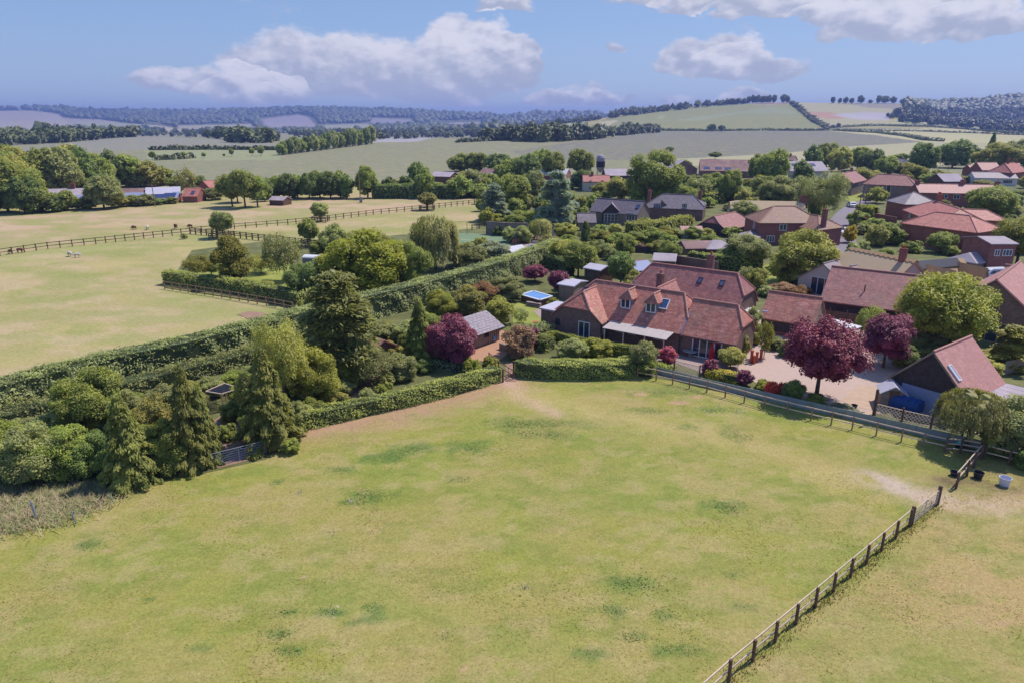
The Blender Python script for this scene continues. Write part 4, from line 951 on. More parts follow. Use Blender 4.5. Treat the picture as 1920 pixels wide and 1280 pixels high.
mb = MB(); mb.prism([FH.p(a, b)[:2] for a, b in ((-43.4, 66.4), (-40.9, 66.4), (-40.9, 70.4), (-43.4, 70.4))], 2.352, 2.55); part('roof', mb, MT['sheet_white'], mh)
for px, py in ((1169, 570), (1218.5, 577)):
    a, b = loc(FH, px, py, 4.35)
    gable_range(mh, FW, 68.2, 70.4, -a, .68, 5.0, 5.72, (5.0, .5), None, 'lead', 'tile_red', over=.14, verge=.08, z0=3.4, names=('dormer', 'dormer_roof'))
    window(mh, FH, 'b-', 68.2, a, 3.72, 1.2, 1.2, 1)
for px, py, w, l in ((1252, 568, .95, 1.35), (1154, 567, .8, 1.1), (1114, 541, .8, 1.1)):
    a, b = loc(FH, px, py, 4.6); rooflight(mh, FH, a, 70.6 - 69.25, 70.6, 3.55, 2.6, 5.85, w, l, 'white' if px > 1120 else 'dark_metal')
a, b = loc(FH, 1097, 618, 1.2); window(mh, FH, 'b-', 65.4, a, .12, 1.5, 2.1, 1, name='french_door')
a, b = loc(FH, 1327, 652, 1.2); window(mh, FH, 'b-', 67.15, a, .12, 3.2, 2.15, 3, name='french_door')
window(mh, FH, 'a+', -19.8, 70.6, .95, .9, 1.15, 1); window(mh, FW, 'b-', 37.65 - 3.15, 66.35, .9, .7, 1.2, 1)
for a in (-32.9, -31.4): window(mh, FH, 'b-', 67.05, a, 1.2, 1.0, .95, 1)
window(mh, FH, 'b-', 67.05, -28.2, 1.2, 1.2, .95, 1); window(mh, FH, 'b-', 65.4, -40.1, 1.2, .55, .8, 0, 'dark_metal')
gutter(mh, FH, -34.3, -25.7, 66.75, 2.30); gutter(mh, FH, -25.6, -19.7, 66.85, 2.20)
mb = MB(); mb.tube(FH.p(-25.75, 66.9, 0), FH.p(-25.75, 66.9, 2.3), .05, n=6); part('downpipe', mb, MT['dark_metal'], mh)
mb = MB(); mb.beam(FH.p(-25.6, 66.7, 2.42), FH.p(-25.6, 69.0, 4.3), .14, .06); part('valley_flashing', mb, MT['lead'], mh)
mb = MB(); p1 = FH.p(-33, 70.4, 5.8); mb.tube(p1, (p1[0], p1[1], 6.5), .08, n=6); part('flue', mb, MT['galv'], mh)
# terrace canopy
c = FH.p(-30, 65.5); cp = empty('canopy', (c[0], c[1], 0), 'pale sheeted lean-to canopy on posts over the terrace of the long bungalow', 'canopy')
for i in range(8):
    a = -33.9 + i * .94; mb = MB(); mb.slab([FH.p(a, 64.75, 2.12), FH.p(a + .93, 64.75, 2.12), FH.p(a + .93, 66.85, 2.42 - .02 * (i % 2)), FH.p(a, 66.85, 2.42 - .02 * (i % 2))], .03); part('sheet', mb, MT['canopy'], cp)
for a in (-33.7, -31.4, -28.9, -26.7): mb = MB(); mb.box(FH.p(a, 64.95, 1.02), (.11, .11, 2.04), FH.a); part('post', mb, MT['rail_pale'], cp)
mb = MB(); mb.beam(FH.p(-33.9, 64.95, 2.07), FH.p(-26.4, 64.95, 2.07), .1, .08); part('beam', mb, MT['rail_pale'], cp)

# rear house
c = FH.p(-30, 82.4); rh = empty('house', (c[0], c[1], 0), 'brick house behind the long bungalow with half-hipped plum tiled roof and two small rooflights', 'house')
gable_range(rh, FH, -37.6, -23.5, 82.4, 3.95, 2.4, 6.2, (4.2, 1.4), (4.3, 1.5), 'brick_brown', 'tile_dark')
gable_range(rh, FW, 75.6, 81, 32.3, 2.4, 2.7, 4.75, None, None, 'brick_brown', 'tile_dark')
for px, py in ((1315, 521), (1355, 527)): a, b = loc(FH, px, py, 5.3); rooflight(rh, FH, a, 1.25, 82.4, 3.95, 2.4, 6.2, .6, .85)
x, y = G(1237, 541, 3.6); chimney(rh, x, y, 2.6, 5.5, .75, .75, FH.a, 'brick_brown', 1)
x, y = FH.p(-29.3, 84.8)[:2]; chimney(rh, x, y, 4.2, 7.6, .8, .6, FH.a, 'brick_brown', 1)
window(rh, FH, 'a+', -23.5, 82.4, .9, 1.6, 1.1, 1)
mb = MB(); mb.slab([FH.p(-23.45, 81.2, 1.9), FH.p(-22.3, 81.2, 1.6), FH.p(-22.3, 83.8, 1.6), FH.p(-23.45, 83.8, 1.9)], .05); part('awning', mb, MT['white'], rh)
# tiled outbuilding with boarded gable
c = FH.p(-18, 83.0); ga = empty('outbuilding', (c[0], c[1], 0), 'small tiled outbuilding with a weatherboarded gable beside the gravel drive', 'outbuilding')
gable_range(ga, FH, -21.0, -15.3, 82.9, 2.75, 2.1, 4.5, None, None, 'dark_wood', 'tile_red')
boards(ga, FH, 'a+', -15.3, lambda z: (82.9 - 2.75 * min(1, (4.5 - z) / 2.4), 82.9 + 2.75 * min(1, (4.5 - z) / 2.4)), 1.7, 4.4, .16, 'grey_wood')
boards(ga, FH, 'b-', 80.15, lambda z: (-21.0, -15.3), .4, 2.0, .2, 'dark_wood')
mb = MB(); mb.prism([FH.p(a, b)[:2] for a, b in ((-21.1, 80.0), (-15.2, 80.0), (-15.2, 80.14), (-21.1, 80.14))], 0, .5); part('plinth', mb, MT['brick_red'], ga)
x = FH.p(-20.6, 80.0, 2.6); mb = MB(); mb.lathe((x[0], x[1], x[2]), [(.02, 0), (.28, .06), (.34, .14)], 12); part('satellite_dish', mb, MT['lead'], ga)
# car port with pale flat roof
pts = [G(1527, 610, 2.3), G(1562, 598, 2.3), G(1617, 612, 2.2), G(1575, 627, 2.2)]; e = empty('car_port', (*pts[0], 0), 'pale flat-roofed car port on thin posts behind the large maroon maple', 'car port')
mb = MB(); mb.slab([(*pts[3], 2.2), (*pts[2], 2.2), (*pts[1], 2.35), (*pts[0], 2.35)], .1); part('roof', mb, MT['white'], e)
for p in pts: mb = MB(); mb.box((p[0], p[1], 1.04), (.1, .1, 2.08)); part('post', mb, MT['dark_metal'], e)
# big plum-tiled barn
e, fr, (a0, a1, bc) = vhouse('barn', 'broad plum-tiled barn with black boarded wall behind the lime tree', (1567, 500), (1725, 517), 6.0, 2.7, 4.7, 'dark_wood', 'tile_dark', extA=.3, extB=2.2, cat='barn')
mb = MB(); q = fr.p(a0 + 4.4, bc - 3.0, 3.5); mb.tube(q, (q[0], q[1], 4.7), .07, n=6); part('flue', mb, MT['dark_metal'], e)
post_rail('fence', [fr.p(a0 - .5, bc - 6.2), fr.p(a1 - 3, bc - 6.2)], 'tall dark boarded fence in front of the plum-tiled barn', 1.8, 2.0, (.3, .55, .8, 1.05, 1.3, 1.55), 'fence_dark', .1, (.03, .24))
# right-hand brick house
FR_ = Fr(46); a, b = FR_.inv(*G(1869, 524, 7.2)); e = empty('house', (55, 76, 0), 'tall brown brick house with steep pink roof cut by the edge of the picture', 'house')
gable_range(e, FR_, a, a + 14, b, 4.3, 3.6, 7.2, None, None, 'brick_brown', 'tile_pink')
for t, z, w, h in ((-.2, 3.5, 1.9, 1.5),): window(e, FR_, 'a-', a, b + .6, z, w, h, 1, 'dark_wood')
window(e, FR_, 'a-', a, b - .6, .1, 3.4, 2.3, 2, 'pale_wood', name='french_door')
mb = MB(); mb.beam(FR_.p(a - .05, b + 4.3, 3.55), FR_.p(a - .05, b, 7.1), .05, .22); mb.beam(FR_.p(a - .05, b - 4.3, 3.55), FR_.p(a - .05, b, 7.1), .05, .22); part('bargeboard', mb, MT['dark_wood'], e)
e, fr, q_ = vhouse('house', 'low tiled roof behind the tall pink-roofed brick house', (1888, 497), (1960, 504), 4.6, 2.8, 2.2, 'brick_brown', 'tile_brown', cat='house', extB=3)
# black boat barn
FB = Fr(36); c = FB.p(64, 23); bb = empty('barn', (c[0], c[1], 0), 'black weatherboarded barn with steep new pink tiled roof and one white rooflight', 'barn')
gable_range(bb, FB, 60.8, 67.7, 23.1, 3.1, 2.3, 5.5, None, None, 'dark_wood', 'tile_pink', verge=.25)
boards(bb, FB, 'a-', 60.8, lambda z: (23.1 - 3.08 * min(1, (5.5 - z - .05) / 3.2), 23.1 + 3.08 * min(1, (5.5 - z - .05) / 3.2)), .1, 5.3, .2, 'dark_wood')
boards(bb, FB, 'b-', 20.0, lambda z: (60.8, 67.7), .1, 2.1, .2, 'dark_wood')
mb = MB(); mb.beam(FB.p(60.52, 26.3, 2.13), FB.p(60.52, 23.1, 5.45), .03, .16); mb.beam(FB.p(60.52, 19.9, 2.13), FB.p(60.52, 23.1, 5.45), .03, .16); part('bargeboard', mb, MT['grey_wood'], bb)
a, b = loc(FB, 1815, 706, 3.9); rooflight(bb, FB, a, 23.1 - 21.55, 23.1, 3.1, 2.3, 5.5, .55, 1.5, 'white', 'sheet_white')
def flat_roof(name, px, z, mat, label, cat, post='dark_metal', slope=0, n=1):
    P = [G(*p, z) for p in px]; e = empty(name, (*P[0], 0), label, cat)
    for i in range(n):
        t0, t1 = i / n, (i + 1) / n - .01; L = lambda a, b, t: (a[0] + (b[0] - a[0]) * t, a[1] + (b[1] - a[1]) * t, z + slope * (i % 2) * .01)
        q = [L(P[0], P[1], t0), L(P[0], P[1], t1), L(P[3], P[2], t1), L(P[3], P[2], t0)]
        ar = sum(q[k][0] * q[(k + 1) % 4][1] - q[(k + 1) % 4][0] * q[k][1] for k in range(4))
        mb = MB(); mb.slab(q if ar > 0 else q[::-1], .07); part('roof_sheet', mb, MT[mat], e)
    for p in P: mb = MB(); mb.box((p[0], p[1], (z - .08) / 2), (.1, .1, z - .08)); part('post', mb, MT[post], e)
    return e
flat_roof('lean_to', [(1836, 738), (1880, 716), (1990, 742), (1900, 770)], 2.0, 'asbestos', 'grey sheeted lean-to against the black barn', 'lean-to', n=5)
flat_roof('lean_to', [(1826, 756), (1852, 742), (1864, 752), (1840, 768)], 1.5, 'sheet_white', 'small pale cover at the foot of the black barn', 'lean-to', n=2)
# white sheet leaning on the barn, blue tank, little shed
p0 = G(1716, 768); p1 = G(1786, 781); e = None
mb = MB(); d = Vector(FB.p(1, 0)) ; A = Vector((*FB.p(60.35, 25.1)[:2], .1)); B = Vector((*FB.p(60.35, 21.2)[:2], .1)); up = Vector(FB.p(.28, 0)); up.z = 2.0
vs = [A, B, B + up, A + up]; back = Vector(FB.p(.05, 0)); mb.add([tuple(v) for v in vs] + [tuple(v + back) for v in vs], [(3, 2, 1, 0), (4, 5, 6, 7), (0, 1, 5, 4), (1, 2, 6, 5), (2, 3, 7, 6), (3, 0, 4, 7)])
props(part('panel', mb, MT['sheet_blue']), 'large white sheet leaning against the black barn behind the blue tank', 'panel')  # white sheet standing in shade: the shaded tone is put into its blue-grey colour
g = FB.p(59.3, 23.9); tk = empty('oil_tank', (g[0], g[1], 0), 'blue oil tank under a tarpaulin between the small shed and the white sheet', 'tank')
mb = MB(); ax = Vector(FB.p(0, -1)); 
prof = [(-.62, .35), (-.68, .9), (-.5, 1.35), (0, 1.5), (.5, 1.35), (.68, .9), (.62, .35)]
vs = []
for s in (-1.15, 1.15):
    for q, z in prof: v = Vector(g) + Vector(FB.p(q, 0)) + ax * s; vs.append((v.x, v.y, z))
n = len(prof); mb.add(vs, [(i, i + 1, n + i + 1, n + i) for i in range(n - 1)] + [tuple(range(n))[::-1], tuple(range(n, 2 * n)), (n - 1, 0, n, 2 * n - 1)]); part('tank_body', mb, MT['blue_tarp'], tk)
mb = MB()
for s in (-.8, 0, .8): v = Vector(g) + ax * s; mb.box((v.x, v.y, .17), (.9, .25, .33), FB.a)
part('plinth', mb, MT['dark_wood'], tk)
for s in (-.8, -.25, .3, .85):
    mb = MB(); pr = [(q * 1.03, z * 1.015) for q, z in prof]
    for (q, z), (q2, z2) in zip(pr[:-1], pr[1:]): v = Vector(g) + Vector(FB.p(q, 0)) + ax * s; w = Vector(g) + Vector(FB.p(q2, 0)) + ax * s; mb.beam((v.x, v.y, z), (w.x, w.y, z2), .07, .03)
    part('band', mb, MT['blue_tarp'], tk)
FS = Fr(-20); a, b = FS.inv(*G(1672, 769)); c = FS.p(a, b); sh = empty('garden_shed', (c[0], c[1], 0), 'little weathered garden shed with white felt roof behind the trellis', 'shed')
FS2 = FS.turn(); gable_range(sh, FS2, b + .1, b + 2.1, -a, .98, 1.55, 2.2, None, None, 'grey_wood', 'sheet_white', over=.15, verge=.12, th=.05, ridge=False)
boards(sh, FS, 'b-', b + .1, lambda z: (a - .95 * min(1, (2.2 - z) / .65), a + .95 * min(1, (2.2 - z) / .65)), .08, 2.1, .17, 'grey_wood', .02)
mb = MB(); q = FS.p(a, b + .04, .95); mb.box(q, (.75, .05, 1.7), FS.a); part('door', mb, MT['brown_wood'], sh)

# summer house with shingle roof by the purple plum
g0 = G(812, 612, 3.1); g1 = G(908, 583, 3.1); ang = math.degrees(math.atan2(g1[1] - g0[1], g1[0] - g0[0])); FG = Fr(ang); a0, b0 = FG.inv(*g0); a1, b1 = FG.inv(*g1); bc = (b0 + b1) / 2
sm = empty('summer_house', (*g0, 0), 'timber summer house with pale shingle roof beside the copper-purple plum', 'summer house')
gable_range(sm, FG, a0, a1, bc, 2.3, 1.95, 3.1, None, None, 'grey_wood', None)
sl = (3.1 - 1.95) / 2.3; mb = MB()
mb.slab([FG.p(a0 - .3, bc - 2.75, 3.1 - sl * 2.75), FG.p(a1 + .35, bc - 2.75, 3.1 - sl * 2.75), FG.p(a1 + .35, bc, 3.1), FG.p(a0 - .3, bc, 3.1)], .08); mb.slab([FG.p(a1 + .35, bc + 2.6, 3.1 - sl * 2.6), FG.p(a0 - .3, bc + 2.6, 3.1 - sl * 2.6), FG.p(a0 - .3, bc, 3.1), FG.p(a1 + .35, bc, 3.1)], .08); part('roof', mb, MT['grey_wood'], sm)
wdt = .62; nrow = 8; Lr = a1 - a0 + .65
SHG = {}
for r in range(nrow):
    for k in range(int(Lr / wdt) + 1):
        u0 = a0 - .3 + k * wdt - (wdt / 2 if r % 2 else 0); u1 = u0 + wdt - .03; u0 = max(u0, a0 - .3); u1 = min(u1, a1 + .35)
        if u1 - u0 < .1: continue
        b_hi = 2.78 * (r) / nrow; b_lo = 2.78 * (r + 1) / nrow + .05; t = .035 + R.uniform(0, .02); mb = MB()
        mb.add([FG.p(u0, bc - b_lo, 3.1 - sl * b_lo + t), FG.p(u1, bc - b_lo, 3.1 - sl * b_lo + t), FG.p(u1, bc - b_hi, 3.1 - sl * b_hi + .012), FG.p(u0, bc - b_hi, 3.1 - sl * b_hi + .012), FG.p(u0, bc - b_lo, 3.1 - sl * b_lo + .003), FG.p(u1, bc - b_lo, 3.1 - sl * b_lo + .003)], [(0, 1, 2, 3), (0, 4, 5, 1), (0, 3, 4), (1, 5, 2)])
        part('shingle', mb, MT['shingle'], sm)
window(sm, FG, 'b-', bc - 2.3, a0 + (a1 - a0) * .74, .95, .9, .75, 0, 'dark_wood', 'glass')
for k in range(6): mb = MB(); mb.box(FG.p(a1 - 1.75 + k * .32, bc - 2.36, .98), (.13, .05, 1.9), FG.a); part('slat', mb, MT['pale_wood'], sm)
mb = MB(); mb.box(FG.p(a1 - .9, bc - 2.40, .55), (.5, .03, .6), FG.a); props(part('canoe_paddle_board', mb, MT['blue_water']), 'blue and orange board leaning on the summer house wall', 'board')

# thatched house and its new tiled wings
e, fr, q_ = vhouse('house', 'long cottage with weathered old thatch and a patched blue tarpaulin ridge', (1600, 466), (1700, 486), 6.4, 2.6, 5.2, 'render', 'thatch_old', hipA=(4.4, 2.0), extB=1.2, ridge=False, th=.35)
a0, a1, bc = q_; mb = MB(); n = 26; 
for i in range(n):
    t = a0 + 1.5 + (a1 - a0 - 1.2) * i / n; w = (a1 - a0 - 1.2) / n; s = .35 + .12 * (i % 2)
    mb.slab([fr.p(t, bc - s, 6.42 - s * .72 + .1), fr.p(t + w, bc - s, 6.42 - s * .72 + .1), fr.p(t + w, bc, 6.56), fr.p(t, bc, 6.56)], .12); mb.slab([fr.p(t + w, bc + s, 6.42 - s * .72 + .1), fr.p(t, bc + s, 6.42 - s * .72 + .1), fr.p(t, bc, 6.56), fr.p(t + w, bc, 6.56)], .12)
part('thatch_ridge', mb, MT['thatch_new'], e)
c = fr.p(a1 - 1.6, bc - .3); chimney(e, c[0], c[1], 5.2, 7.7, .7, .7, fr.a, 'brick_red', 2)
e2, fr2, q2 = vhouse('house', 'steep fresh-straw thatch wing with glazed gable behind the lime tree', (1724, 491), (1808, 484), 5.6, 2.4, 3.4, 'render', 'thatch_new', ridge=False, th=.4, extA=.3, extB=-.4, chims=())
mb = MB(); a0, a1, bc = q2
mb.slab([fr2.p(a0 - .2, bc - 1.1, 4.83), fr2.p(a1 - 1.0, bc - 1.1, 4.83), fr2.p(a1 - 1.0, bc, 5.74), fr2.p(a0 - .2, bc, 5.74)], .05); mb.slab([fr2.p(a1 - 1.0, bc + 1.3, 4.7), fr2.p(a0 - .2, bc + 1.3, 4.7), fr2.p(a0 - .2, bc, 5.74), fr2.p(a1 - 1.0, bc, 5.74)], .05); part('ridge_sheet', mb, MT['dark_metal'], e2)
FT = fr2.turn()
for aa, hw, zr, gl in ((a0 + .9, 2.2, 5.35, 1), (a1 - 1.5, 1.3, 5.3, 0)):
    gable_range(e2, FT, bc - 4.9, bc - .3, -aa, hw, 1.9, zr, None, None, 'render', 'thatch_new', th=.38, ridge=False, names=('wall', 'gable_thatch'))
    window(e2, FT.turn() if False else fr2, 'b-', bc - 4.9, aa, 1.2, 1.5 if gl else .9, 1.9, 1, 'pale_wood')
e, fr, q_ = vhouse('house', 'new pale-slated wing with a glazed gable and orange ridge', (1546, 494), (1600, 480), 4.9, 2.5, 3.4, 'render', 'slate_lilac', extA=.2, extB=1.5, wins=[('L', 0, .3, 3.0, 2.6, 2)])
e, fr, q_ = vhouse('house', 'second pale-slated wing with orange ridge just above the plum barn roof', (1597, 499), (1658, 488), 4.7, 2.5, 3.2, 'render', 'slate_lilac', extA=.2, extB=.2)
e, fr, q_ = vhouse('garage', 'grey felt-roofed garage behind the white van', (1816, 474), (1838, 471), 3.1, 2.0, 2.2, 'grey_wood', 'asbestos', hipA=(2.0, 1.3), hipB=(2.0, 1.3), cat='garage', ridge=False)

# ------------------------------------------------------------------ village
vhouse('house', 'slate-roofed house with a tall glazed black-framed front gable', (1122, 372), (1206, 378), 5.5, 2.9, 3.4, 'stone', 'slate', extA=.3, extB=.3, wins=[('F', .86, 1.2, 2.2, 1.8, 2)], lights=[(.93, 1.6, .9, 1.3)])
def gable_front(near_label, px, top, base, zr, hw, mat_wall, roof, ang, ln=4, frame='white'):
    x, y = G(px, base); fr = Fr(ang); a, b = fr.inv(x, y); T = fr.turn(); e = empty('house_wing', (x, y, 0), near_label, 'house')
    gable_range(e, T, b, b + ln, -a, hw, zr - hw * .95, zr, None, None, mat_wall, roof); window(e, fr, 'b-', b, a, .2, hw * 1.5, zr - 1.6 - hw * .5, 3, frame, trans=2)
    return e
gable_front('black-framed glazed gable of the slate-roofed house', 1145, 380, 421, 5.0, 2.2, 'dark_wood', 'slate_lilac', -10)
vhouse('house', 'low slated side wing left of the glazed black gable', (1086, 400), (1112, 400), 3.8, 2.2, 2.4, 'stone', 'slate', extA=.4, extB=.4)
vhouse('cottage', 'slated cottage with two brick chimneys and white dormers beyond the black gable', (1243, 364), (1300, 366), 5.9, 3.0, 4.2, 'brick_brown', 'slate', hipA=(3.6, 3.5), hipB=(3.6, 3.0), wins=[('F', .68, 3.0, 1.3, 1.2, 2), ('F', .2, 2.8, 1.8, 1.2, 3), ('R', 0, 2.8, 1.2, 1.2, 1)], chims=[(.02, -1.5, .9, .8, 1), (.9, 1, .9, .7, 1)], cat='cottage')
gable_front('front gable of the slated cottage, wide white windows', 1240, 380, 411, 4.6, 2.3, 'brick_brown', 'slate_lilac', -8)
vhouse('cottage', 'old thatched cottage with a row of brick chimney pots', (1382, 376), (1494, 378), 4.6, 2.2, 4.0, 'render', 'thatch_old', hipA=(4.2, 1.6), hipB=(4.2, 1.6), chims=[(1.0, .3, 1.2, 1.9, 3)], ridge=False, th=.4, cat='cottage')
vhouse('barn', 'half-hipped black barn with open bays left of the brick hipped house', (1342, 405), (1372, 399), 4.0, 1.6, 3.6, 'dark_wood', 'tile_dark', hipA=(2.9, 1.0), hipB=(2.6, 1.6), extB=1.6, extA=.8, cat='barn')
vhouse('house', 'big brick house with brown hipped roof and a tall end chimney', (1452, 387), (1490, 387), 7.2, 4.6, 4.4, 'brick_red', 'tile_brown', hipA=(4.6, 4.2), hipB=(4.6, 4.2), wins=[('F', .38, 2.9, 1.5, 1.3, 1), ('F', .2, .6, 1.6, 1.3, 2), ('L', -.3, 2.8, .9, 1.4, 0), ('F', .6, .6, 2.4, 1.9, 2)])
vhouse('house', 'lower brown-tiled wing with tall brick chimney beside the lane', (1505, 401), (1535, 405), 5.8, 3.8, 3.6, 'brick_red', 'tile_brown', hipB=(3.8, 3.0), extA=1, chims=[(.93, -1.6, 1.6, .8, 1)])
vhouse('lean_to', 'striped lean-to roof at the corner of the big brick house', (1384, 444), (1412, 432), 2.6, 1.9, 2.2, 'brick_red', 'slate_lilac', cat='lean-to')
vhouse('outbuilding', 'small white-walled garden store with red felt roof by the black barn', (1279, 424), (1312, 424), 2.4, 1.7, 1.4, 'white', 'tile_pink', cat='store', ridge=False, extA=.3, extB=.3)
vhouse('outbuilding', 'corrugated brown shed range with a grey hipped end', (1279, 452), (1335, 451), 2.9, 2.0, 2.3, 'brick_brown', 'rust', cat='shed', ridge=False)
vhouse('outbuilding', 'grey-roofed shed with a wooden door by the holm oak', (1338, 450), (1352, 450), 3.1, 2.0, 2.6, 'brown_wood', 'asbestos', hipB=(2.0, 1.8), hipA=(2.0, 1.6), cat='shed', ridge=False, wins=[('F', .45, .8, .7, .7, 0)])
vhouse('outbuilding', 'long low sheeted roof in front of the navy car', (1150, 485), (1215, 487), 2.6, 2.0, 2.6, 'brown_wood', 'rust', cat='shed', ridge=False)
vhouse('outbuilding', 'lilac-grey corrugated shed right of the long low sheeted roof', (1228, 474), (1268, 476), 2.7, 2.0, 2.6, 'brown_wood', 'asbestos', cat='shed', ridge=False)
vhouse('outbuilding', 'grey felted shed roof tucked against the rear house', (1178, 492), (1212, 488), 2.7, 1.9, 2.4, 'brown_wood', 'sheet_blue', cat='shed', ridge=False)
vhouse('summer_house', 'dark brown open-fronted summer house among the trees', (1108, 493), (1138, 498), 2.9, 2.5, 1.6, 'brown_wood', 'sheet_white', cat='summer house', ridge=False, wins=[('F', .4, .8, 1.6, 1.3, 2, 'dark_wood')])
vhouse('outbuilding', 'pale flat felted garden store behind the left end of the bungalow', (1060, 523), (1088, 527), 2.5, 2.2, 1.8, 'grey_wood', 'sheet_white', cat='store', ridge=False)
# brick terraces on the right
vhouse('house', 'orange brick house with bright pantiled hipped roof and side windows', (1755, 398), (1819, 405), 6.5, 4.3, 4.4, 'brick_orange', 'tile_bright', hipA=(4.3, 3.9), hipB=(4.3, 3.9), wins=[('L', .2, 2.7, 1.2, 1.4, 1), ('L', -.45, 3.2, 1.0, 1.4, 1), ('L', .2, .5, 1.0, 1.6, 1)])
vhouse('house', 'pantiled wing with tall chimney stack behind the orange brick house', (1752, 377), (1800, 392), 7.0, 4.6, 4.6, 'brick_orange', 'tile_bright', hipA=(4.6, 4.0), hipB=(4.6, 4.0), chims=[(.22, .5, 1.5, 1.8, 4)], brickc='brick_orange', wins=[('F', .2, 3.2, 1.1, 1.4, 1), ('L', 0, 3.0, 1.0, 1.4, 1)])
vhouse('house', 'flat bright red roof range right of the pantiled wing', (1790, 392), (1850, 394), 5.8, 4.2, 3.6, 'brick_orange', 'tile_bright', hipB=(4.2, 3))
vhouse('house', 'pyramid-roofed house with mottled pale tiles at the lane side', (1712, 361), (1716, 361), 6.4, 4.0, 4.2, 'brick_orange', 'slate_lilac', hipA=(4.0, 4.0), hipB=(4.0, 4.0))
vhouse('house', 'long brick terrace with pale lilac tiles and two chimneys', (1720, 345), (1862, 347), 6.2, 4.2, 4.2, 'brick_red', 'tile_pink', hipB=(4.2, 3.0), extA=.5, wins=[('F', .42, 2.4, 1.7, 1.3, 1), ('F', .3, 2.6, .9, 1, 0), ('F', .62, 2.4, 1.2, 1.3, 1)], chims=[(.53, 0, 1.2, 1.1, 2), (.02, 0, .9, 1.2, 2), (.9, -1, 1.0, 1.1, 1)])
vhouse('house', 'stone house with a hipped plum roof and a white door facing the lane', (1646, 327), (1700, 329), 7.2, 4.4, 4.2, 'stone', 'tile_dark', hipA=(4.4, 3.2), hipB=(4.4, 3.2), wins=[('F', .5, 1.6, 1.3, 2.6, 0)])
vhouse('house', 'brick gabled house with two chimneys standing across the lane', (1578, 326), (1598, 322), 7.0, 4.4, 4.2, 'stone', 'tile_dark', extA=1.5, extB=3.0, chims=[(.05, .2, 1.1, .9, 1), (.8, .2, 1.2, .9, 1)], wins=[('F', .8, 1.0, 1.0, 1.4, 1), ('F', .5, 3.2, 1.0, 1.1, 1)])
vhouse('outbuilding', 'blue-grey roofed outbuilding beside the gabled lane house', (1566, 338), (1582, 337), 4.6, 2.6, 3.6, 'brick_red', 'sheet_blue', cat='outbuilding', extB=1.5)
vhouse('barn', 'pale grey barn roof with a row of bright rooflights', (1473, 303), (1538, 303), 7.0, 3.6, 8, 'render', 'asbestos', extA=.5, extB=.5, cat='barn', ridge=False, lights=[(.2, 3, 2.4, 2.2), (.36, 3, 2.4, 2.2), (.52, 3, 2.4, 2.2), (.68, 3, 2.4, 2.2), (.3, 6, 2.4, 2.2)])
vhouse('barn', 'huge rust-stained corrugated barn roof behind the village', (1322, 299), (1407, 300), 7.2, 3.0, 10, 'rust', 'rust', extA=2, extB=1, cat='barn', ridge=False, lights=[(.12, 8, 2.6, 2.0), (.34, 8, 2.6, 2.0), (.52, 8.4, 2.6, 2.4)])
vhouse('barn', 'curved-roofed grey Dutch barn beside the large oak', (1255, 298), (1281, 301), 8.5, 5.2, 6, 'rust', 'asbestos', cat='barn', ridge=False, extA=1, extB=1)
vhouse('barn', 'long open-sided cattle barn with a grey roof behind the silo', (1133, 317), (1190, 317), 6.0, 4.0, 6, 'dark_wood', 'asbestos', cat='barn', ridge=False)
vhouse('barn', 'white-roofed barn with a red end gable', (1014, 316), (1066, 317), 4.2, 2.3, 5, 'brick_red', 'sheet_white', cat='barn', ridge=False)
vhouse('cottage', 'cream cottage with orange tiled roof just below the silo', (1093, 329), (1142, 329), 5.4, 3.6, 3.4, 'render', 'tile_bright', chims=[(.35, 0, 1.0, .9, 2)], cat='cottage', wins=[('F', .25, 2.8, 1, 1.1, 1), ('F', .25, .8, 1, 1.1, 1), ('F', .7, 2.8, 1, 1.1, 1)])
vhouse('barn', 'mauve-roofed dark barn at the end of the beech hedge', (816, 322), (852, 323), 4.4, 3.0, 4.5, 'brown_wood', 'asbestos', cat='barn', ridge=False)
vhouse('barn', 'pink-roofed shed half hidden by trees', (872, 322), (892, 322), 4.6, 3.2, 4, 'brown_wood', 'tile_pink', cat='barn', ridge=False)
vhouse('barn', 'pink-grey roof behind trees, right of the mauve barn', (906, 316), (936, 317), 5.6, 3.8, 4, 'brown_wood', 'rust', cat='barn', ridge=False)
vhouse('house', 'white-gabled bungalow with slate roof far behind the village', (1670, 297), (1698, 299), 5.5, 3.2, 4, 'white', 'slate', extA=.5, extB=.5)
vhouse('house', 'low grey roof with two dark chimneys at the far field edge', (1460, 292), (1492, 293), 5.0, 3.0, 4, 'render', 'rust', chims=[(.3, 0, 1.2, 1, 1), (.7, 0, 1.2, 1, 1)])
vhouse('barn', 'grey-roofed barn with a white end door', (1762, 326), (1790, 326), 5.8, 3.6, 5, 'brown_wood', 'asbestos', cat='barn', extA=1, extB=1, ridge=False)
vhouse('house', 'white-ended house with a long lilac roof near the right edge', (1824, 323), (1899, 324), 4.8, 3.0, 4.0, 'white', 'slate_lilac', wins=[('F', .78, 1.0, 3.2, 1.3, 4)], extA=.4, extB=.4)
vhouse('house', 'red-gabled house behind the yellow-green tree', (1834, 305), (1866, 305), 7.6, 5.0, 4, 'brick_red', 'tile_pink', extA=.4, extB=.4)
vhouse('house', 'orange-tiled house with tall chimney at the far right', (1884, 307), (1906, 305), 8.0, 5.0, 4, 'brick_orange', 'tile_bright', hipA=(5, 3), chims=[(.4, 0, 1.6, 1, 2), (.95, 0, 1, 1, 1)])
vhouse('house', 'small red roof left of the red-gabled house', (1815, 310), (1832, 310), 6.0, 4.6, 3, 'brick_red', 'tile_pink')
